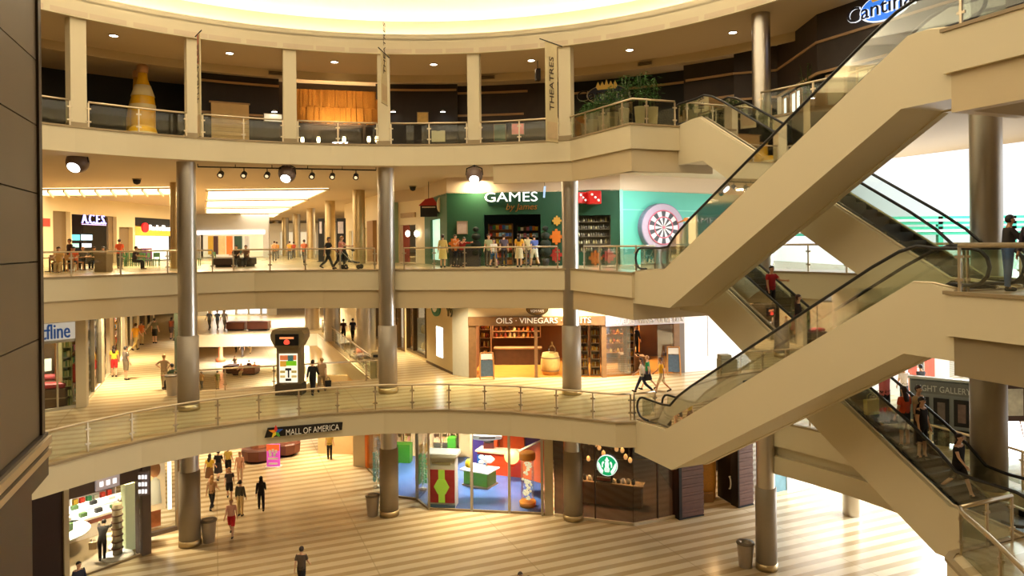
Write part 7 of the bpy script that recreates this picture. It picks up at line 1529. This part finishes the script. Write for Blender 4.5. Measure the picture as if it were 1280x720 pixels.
q2 = wq2.P(wq2.S(813,440),-1.9,6.0); person((q2.x,q2.y,6.75), 20, 'stand', (22,16,16), (20,16,16), BK, 'right of two staff in black inside the oils shop', shirt='long')
t = thing('shop_platform', 'low wooden platform under the two staff in black', 'platform', (q.x+.2,q.y,6)); MB().box(q.x-.5,q.x+.35,q.y-.5,q.y+.5,6.012,6.95).build('left_block', AGED, t); MB().box(q2.x-.3,q2.x+.5,q2.y-.4,q2.y+.5,6.012,6.75).build('right_block', AGED, t)
q = inpt; q = W(74, 475, Vector(t0_)-ws.n*2.2, Vector(t1_)-ws.n*2.2); person((q.x,q.y,6), 60, 'bend', (226,214,190), (90,60,40), BR, 'person in a cream jacket leaning over a case in the blue signed shop', shirt='long')
# walkers beyond the lower right landing
wk = lambda px, Y: (XA(px,Y,7.3), Y, 6)
person(wk(1130,31.2), 175, 'stand', (236,232,236), (70,72,76), BK, 'man in a white shirt seen from behind beyond the lower escalator')
person(wk(1151.5,31.8), 190, 'walk', (52,54,58), (60,60,64), BK, 'man in a dark grey shirt beyond the lower escalator', shirt='long')
# ground floor
onf(265,637,0, 180, 'walk', (190,150,110), BK, BL, 'blond woman in a tan top and black trousers on the ground floor', long=True)
onf(262,606,0, 180, 'walk', (216,180,60), (120,84,50), BR, 'person in a yellow patterned top farthest left in the ground floor crowd', long=True, legs='skirt')
onf(273,600,0, 185, 'walk', BK, (60,50,50), BR, 'person in black beside the yellow patterned one', legs='skirt')
onf(285.5,596,0, 180, 'stand', (224,190,90), BK, BR, 'person in a yellow top and black shorts in the ground floor crowd', legs='shorts')
onf(300,604,0, 0, 'stand', (226,170,140), (226,190,160), BL, 'person in pale pink behind the couple on the ground floor', legs='capri')
onf(287,625,0, 20, 'walk', (70,64,66), BK, BL, 'woman in dark grey and black shorts walking towards us', legs='shorts', long=True)
onf(300.5,645,0, 175, 'stand', (70,66,52), (206,176,120), BK, 'man in an olive shirt and khaki trousers on the ground floor', shirt='long')
onf(289.5,670,0, 10, 'walk', (226,170,150), (196,30,40), BL, 'person in a pink shirt and red shorts walking towards us', legs='shorts')
onf(326.5,638,0, 200, 'walk', (44,38,34), BK, BK, 'woman in dark clothes walking alone right of the crowd', long=True, shirt='long')
onf(412,574,0, 180, 'stand', (214,180,90), BK, BR, 'small distant person in a yellow top and black trousers in the ground floor corridor')
onf(377,739,0, 180, 'walk', (84,70,60), BK, BR, 'woman in a black and white patterned top near the bottom edge')
onf(651,778,0, 10, 'stand', (90,84,90), BK, BR, 'left of the two heads at the bottom edge')
onf(661,784,0, 350, 'stand', (60,56,60), BK, BK, 'right of the two heads at the bottom edge', long=True)
onf(99,762,0, 60, 'stand', NV, BK, BK, 'dark haired person in navy at the bottom edge before the glasses shop', shirt='long')
onf(128,701,0, 200, 'bend', (40,36,34), BK, BR, 'woman in black bending over in the glasses shop doorway', shirt='long')
for k, (px, py, c, p, w) in enumerate(((252,487,(236,200,140),'walk','cream top'),(272,487,(150,150,90),'stand','olive top'),(294,460,(120,110,100),'sit','grey top'),(311,466,(90,50,40),'sit','brown top'),(302,470,(196,120,90),'sit','orange top'),(318,468,(200,130,100),'sit','salmon top'),(303,446,(60,50,50),'walk','black top'),(313,442,(50,60,120),'walk','blue top'),(295,441,(196,180,110),'walk','straw top'))): onf(px, py, 0, 180*(k % 2), p, c, (GR, KH, BK)[k % 3], (BR, BK)[k % 2], 'tiny person in a %s seen through the floor opening' % w)
for k, (px, c) in enumerate(((262,(120,130,150)),(272,(90,110,140)),(281,(170,170,180)))): onf(px, 412, 6, 0, 'walk', c, GR, BR, 'tiny person in %s beyond the opening on the second floor' % ('slate','blue','pale grey')[k])
# on the lower rear escalator
def on_esc(px, lo, up, zl, fl, fu, off, d_shift=0):
    A = Vector(lo)+NN*off; B = Vector(up)+NN*off; w = W(px, 300, A, B); d = (w.xy-A).dot((B-A).normalized())+d_shift; L = (B-A).length; inc = L-fl-fu
    n = max(0, min(int(inc/.4), math.floor((d-fl)/(inc/int(inc/.4)))+1)); z = 6.0*n/int(inc/.4) if d > fl else 0
    p = A+(B-A).normalized()*d; return Vector((p.x, p.y, zl+z+.005))
E = lambda px, off: on_esc(px, Q1, Q0, 6, 1.8, 1.5, off)
person(E(963,.9), 22, 'rail', (170,24,30), (34,26,26), BK, 'man in a red shirt on the rear lower escalator', skin=1)
person(E(997,.8), 70, 'stand', (30,20,24), (120,24,34), (70,36,26), 'woman in a black top and dark red skirt below the man in red', long=True, legs='skirt', shirt='long')
person(E(1104,.75), 205, 'rail', (232,130,134), (34,34,44), (120,70,44), 'woman in a pink top on the rear lower escalator', long=True)
person(E(1128,.6), 200, 'stand', (214,86,50), (50,36,30), (44,24,20), 'woman in an orange top with long dark hair on the escalator', long=True, legs='shorts')
person(E(1150,.75), 30, 'stand', (26,20,22), (30,24,24), (36,20,18), 'woman in a black top with long hair beside the escalator handrail', long=True, legs='shorts', shirt='tank')
person(E(1146,1.08), 30, 'stand', (206,180,140), (80,70,60), (50,30,22), 'person in a beige patterned shirt behind the black topped woman', shirt='tee')
person(E(1195,.75), 30, 'walk', (26,20,20), (40,30,28), (40,22,18), 'woman in a black sleeveless top lowest on the escalator', long=True, legs='shorts', shirt='tank')
for px, off, c, w, wd in ((1012,.85,(170,200,220),'pale blue bag at the feet of the woman in the dark red skirt',.5),(1034,.8,(226,180,150),'salmon coloured bag on the rear lower escalator below the pale blue bag',.4),(1062,.8,(214,190,160),'tan paper bag on the rear lower escalator above the hidden steps',.4),(1088,.6,(226,206,120),'cream yellow bag in front of the pink topped woman',.55),(1094,1.1,(150,110,60),'brown paper bag beside the cream yellow bag',.45)):
    q = E(px, off); bag(q, 20, c, w, wd, .45)
# carried bags
def hand_bag(px, py, z, dx, dz, c, w, wd=.3, h=.3): q = F(px, py, z)+Vector((dx, -.12, dz)); bag(q, 10, c, w, wd, h)
hand_bag(402.5,490,6, .34,.28,(26,22,22),'black bag hanging from the hand of the woman in beige'); hand_bag(803,491,6,.22,.62,(30,24,26),'black bag at the hip of the woman in the white top'); hand_bag(128,701,0,-.32,.55,(206,180,140),'cream shoulder bag of the woman bending in the glasses shop')
# strollers
def stroller(c, rz, label, m=BLACK):
    t = thing('stroller', label, 'stroller', c, radians(rz)); MB().add([(-.22,-.35,.35),(.22,-.35,.35),(.22,.2,.45),(-.22,.2,.45),(-.22,.38,.95),(.22,.38,.95),(.22,.42,.9),(-.22,.42,.9),(-.22,.2,.38),(.22,.2,.38),(.22,-.35,.28),(-.22,-.35,.28)], [(0,1,2,3),(3,2,5,4),(4,5,6,7),(7,6,9,8),(8,9,10,11),(11,10,1,0),(0,3,8,11),(1,10,9,2),(3,4,7,8),(2,9,6,5)]).build('seat', m, t, loc=(0,0,0))
    b = MB(); n = 8
    for i in range(n): a0, a1 = pi*.15+i*pi*.7/n, pi*.15+(i+1)*pi*.7/n; b.add([(x, .2+.34*cos(a)*-1*-1, .8+.3*sin(a)) for a in (a0, a1) for x in (-.23,.23)]+[(x, .2+.31*cos(a), .8+.27*sin(a)) for a in (a0, a1) for x in (-.22,.22)], [(0,1,3,2),(4,6,7,5),(0,2,6,4),(1,5,7,3)])
    b.build('hood', m, t, loc=(0,0,0))
    for x in (-.24,.24):
        MB().tube([(x,-.4,.12),(x,.0,.45),(x,.4,.85),(x,.58,1.02)], .018, 6).build('side_frame', SILV, t, loc=(0,0,0)); MB().tube([(x,.42,.12),(x,.1,.5)], .018, 6).build('rear_strut', SILV, t, loc=(0,0,0))
        for y in (-.42,.42): MB().tube([(x-.02,y,.12),(x+.02,y,.12)], .12, 14).build('wheel', BLACK, t, loc=(0,0,0))
    MB().tube([(-.24,.58,1.02),(.24,.58,1.02)], .022, 8).build('push_bar', BLACK, t, loc=(0,0,0))
stroller((XA(440,37.8,12.5),37.8,12), 85, 'black stroller on the third floor pushed by the blond woman in pink'); q = F(214,427.5,6); stroller((q.x+.1,q.y+1.2,6), 180, 'small stroller in the second floor corridor by the column')
# ------------------------------------------------------------------ pieces of a part go under that part
def nest(names, hosts):
    for t in [o for o in SC.objects if o.parent is None and 'category' in o.keys()]:
        kids = list(t.children)
        hs = [k for k in kids if k.name.split('.')[0] in hosts and k.matrix_local == Matrix.Identity(4)]
        if not hs: continue
        def cen(o): return sum((Vector(c) for c in o.bound_box), Vector())/8
        for k in kids:
            if k.name.split('.')[0] in names and k not in hs:
                ml = k.matrix_local.copy(); c = ml @ cen(k)
                h = min(hs, key=lambda q: (cen(q)-c).length); k.parent = h; k.matrix_local = ml
bpy.context.view_layer.update()
nest(('lettering','white_mark','small_character','white_ring','lettering_line','script_lettering_','star_point'), ('board','oval_board','header','cloth','sign_panel'))
nest(('lettering','lettering_outline','crown_emblem'), ('oval_backing',))
nest(('arrow_patch','red_graphic'), ('cloth',))
nest(('map_patch',), ('map_panel',)); nest(('screen_writing','screen_picture'), ('screen',)); nest(('picture_mount',), ('picture_frame',))
nest(('bullseye','double_ring','treble_ring','white_sectors','black_sectors'), ('surround',)); nest(('pips',), ('body',)); nest(('figure_emblem','emblem_lines'), ('green_disc',))
nest(('label_band','shoulder_label'), ('bottle_body',)); nest(('lime_stripe','lime_hexagon'), ('red_graphic',)); nest(('slat_line',), ('panel',)); nest(('portrait_face','portrait_shirt'), ('portrait_poster',))
nest(('header_lettering',), ('header_beam',)); nest(('handle',), ('leaf',)); nest(('sign_lettering',), ('sign_panel',)); nest(('ear','face_features'), ('body',)); nest(('lettering',), ('red_ball','green_disc'))
# ------------------------------------------------------------------ lights
def area(name, loc, size, energy, col=WARMW, rot=(0,0,0), sy=None, spread=None):
    l = bpy.data.lights.new(name, 'AREA'); l.energy = energy; l.color = col; l.size = size
    if sy: l.shape = 'RECTANGLE'; l.size_y = sy
    l.spread = spread or (radians(115) if loc[2] < 11.5 and rot == (0,0,0) else pi)
    o = bpy.data.objects.new(name, l); COL.objects.link(o); o.location = loc; o.rotation_euler = rot; return o
WM = (1, .79, .48)
area('dome_light', (CX, CY, 25.4), 26, 4100, (1,.855,.59))
# downlights under the slabs
for x, y in ((-17,36),(-10,41),(-2,40),(4,40),(-24,44),(-30,34)): area('soffit_light', (x, y, 16.8), .35, 260, WM)
for x, y in ((-18,38),(-27,50),(-10,44),(-13,60),(-30,75),(-1,40),(3,38),(-20,90)): area('soffit_light', (x, y, 10.9), .35, 330, WM)
for x, y in ((-17,32),(-20,45),(-12,45),(-20,60),(-2,35),(-26,80)): area('soffit_light', (x, y, 4.9), .35, 240, WM)
for x, y in ((-14,75),(-26,60),(-35,95),(-26,48)): area('soffit_light', (x, y, 16.7), .6, 900, WM)
# shop lamps, plus a white lamp added for daylight on the teal wall
for x, y, z, e, c in ((-4.5,41.5,4.9,700,(1,.93,.8)),(-1,38.6,4.9,450,(1,.93,.8)),(-20.5,31.5,4.9,700,(1,.92,.78)),(-23,34.5,4.9,600,(1,.92,.78)),(-17.2,35.3,4.9,60,(1,.85,.6)),(0,42.5,10.8,420,(1,.74,.42)),(6.5,42.5,10.8,420,(1,.8,.5)),(-22,33.6,10.8,260,(1,.85,.6)),
                      (3.0,38.2,4.9,420,(1,.78,.5)),(6.0,37.2,4.9,260,(1,.78,.5)),(8.9,40.2,4.9,160,(1,.65,.35)),(-21.5,38,10.8,500,WM),(-24.5,46,10.8,500,WM),(-9,47,10.8,450,WM),(-3,37.5,10.8,220,WM),(5,37,10.8,260,(1,.93,.82)),(7.5,37,16.9,420,(.95,.98,1)),(3,37.5,16.9,160,(1,.95,.88))):
    area('shop_and_fill_lamp', (x, y, z), .5, e, c)
for x, y, z, e in ((-20,70,4.9,2400),(-22,84,4.9,2400),(-17,52,4.9,350),(-21,56,10.9,1800),(-21,68,10.9,2400),(-20,62,4.9,1200),(-26,92,4.9,2600),(-28,100,4.9,1800),(-31,82,4.9,1500)): area('court_fill', (x, y, z), 3, e, (1,.94,.84), spread=radians(118 if y > 65 else 105))  # area lamps added under the slabs in place of skylight from above
# daylight of the great glass hall on the right
area('hall_daylight', (34, 44, 30), 26, 30000, (.93,.97,1.0), (radians(18), radians(28), 0))
area('hall_daylight', (24, 36, 4.9), 8, 2400, (.93,.97,1.0), (0, radians(70), radians(20)))
area('hall_daylight', (22, 34, 10.8), 7, 2200, (.93,.97,1.0), (0, radians(60), radians(10)))
W_ = bpy.data.worlds.new('sky'); SC.world = W_; W_.use_nodes = True
bg = W_.node_tree.nodes['Background']; bg.inputs[0].default_value = (.94,.97,1,1); bg.inputs[1].default_value = 1.3
# ------------------------------------------------------------------ camera
cam = bpy.data.cameras.new('camera'); co = bpy.data.objects.new('camera', cam); COL.objects.link(co)
cam.sensor_width = 36; cam.lens = 36*FOC/1280; cam.shift_y = -(360-HY)/1280; cam.clip_end = 400
co.matrix_world = Matrix.Translation((0,0,EYE)) @ Matrix.Rotation(radians(90), 4, 'X') @ Matrix.Rotation(-ROLL, 4, 'Z')
SC.camera = co
SC.view_settings.view_transform = 'Standard'; SC.view_settings.look = 'None'; SC.view_settings.gamma = 1; SC.view_settings.use_curve_mapping = False
SC.view_settings.exposure = 0.0
SC.cycles.use_denoising = True; SC.cycles.max_bounces = 7; SC.cycles.diffuse_bounces = 4; SC.cycles.glossy_bounces = 3; SC.cycles.transparent_max_bounces = 16; SC.cycles.caustics_reflective = False; SC.cycles.caustics_refractive = False
SC.cycles.sample_clamp_indirect = 6
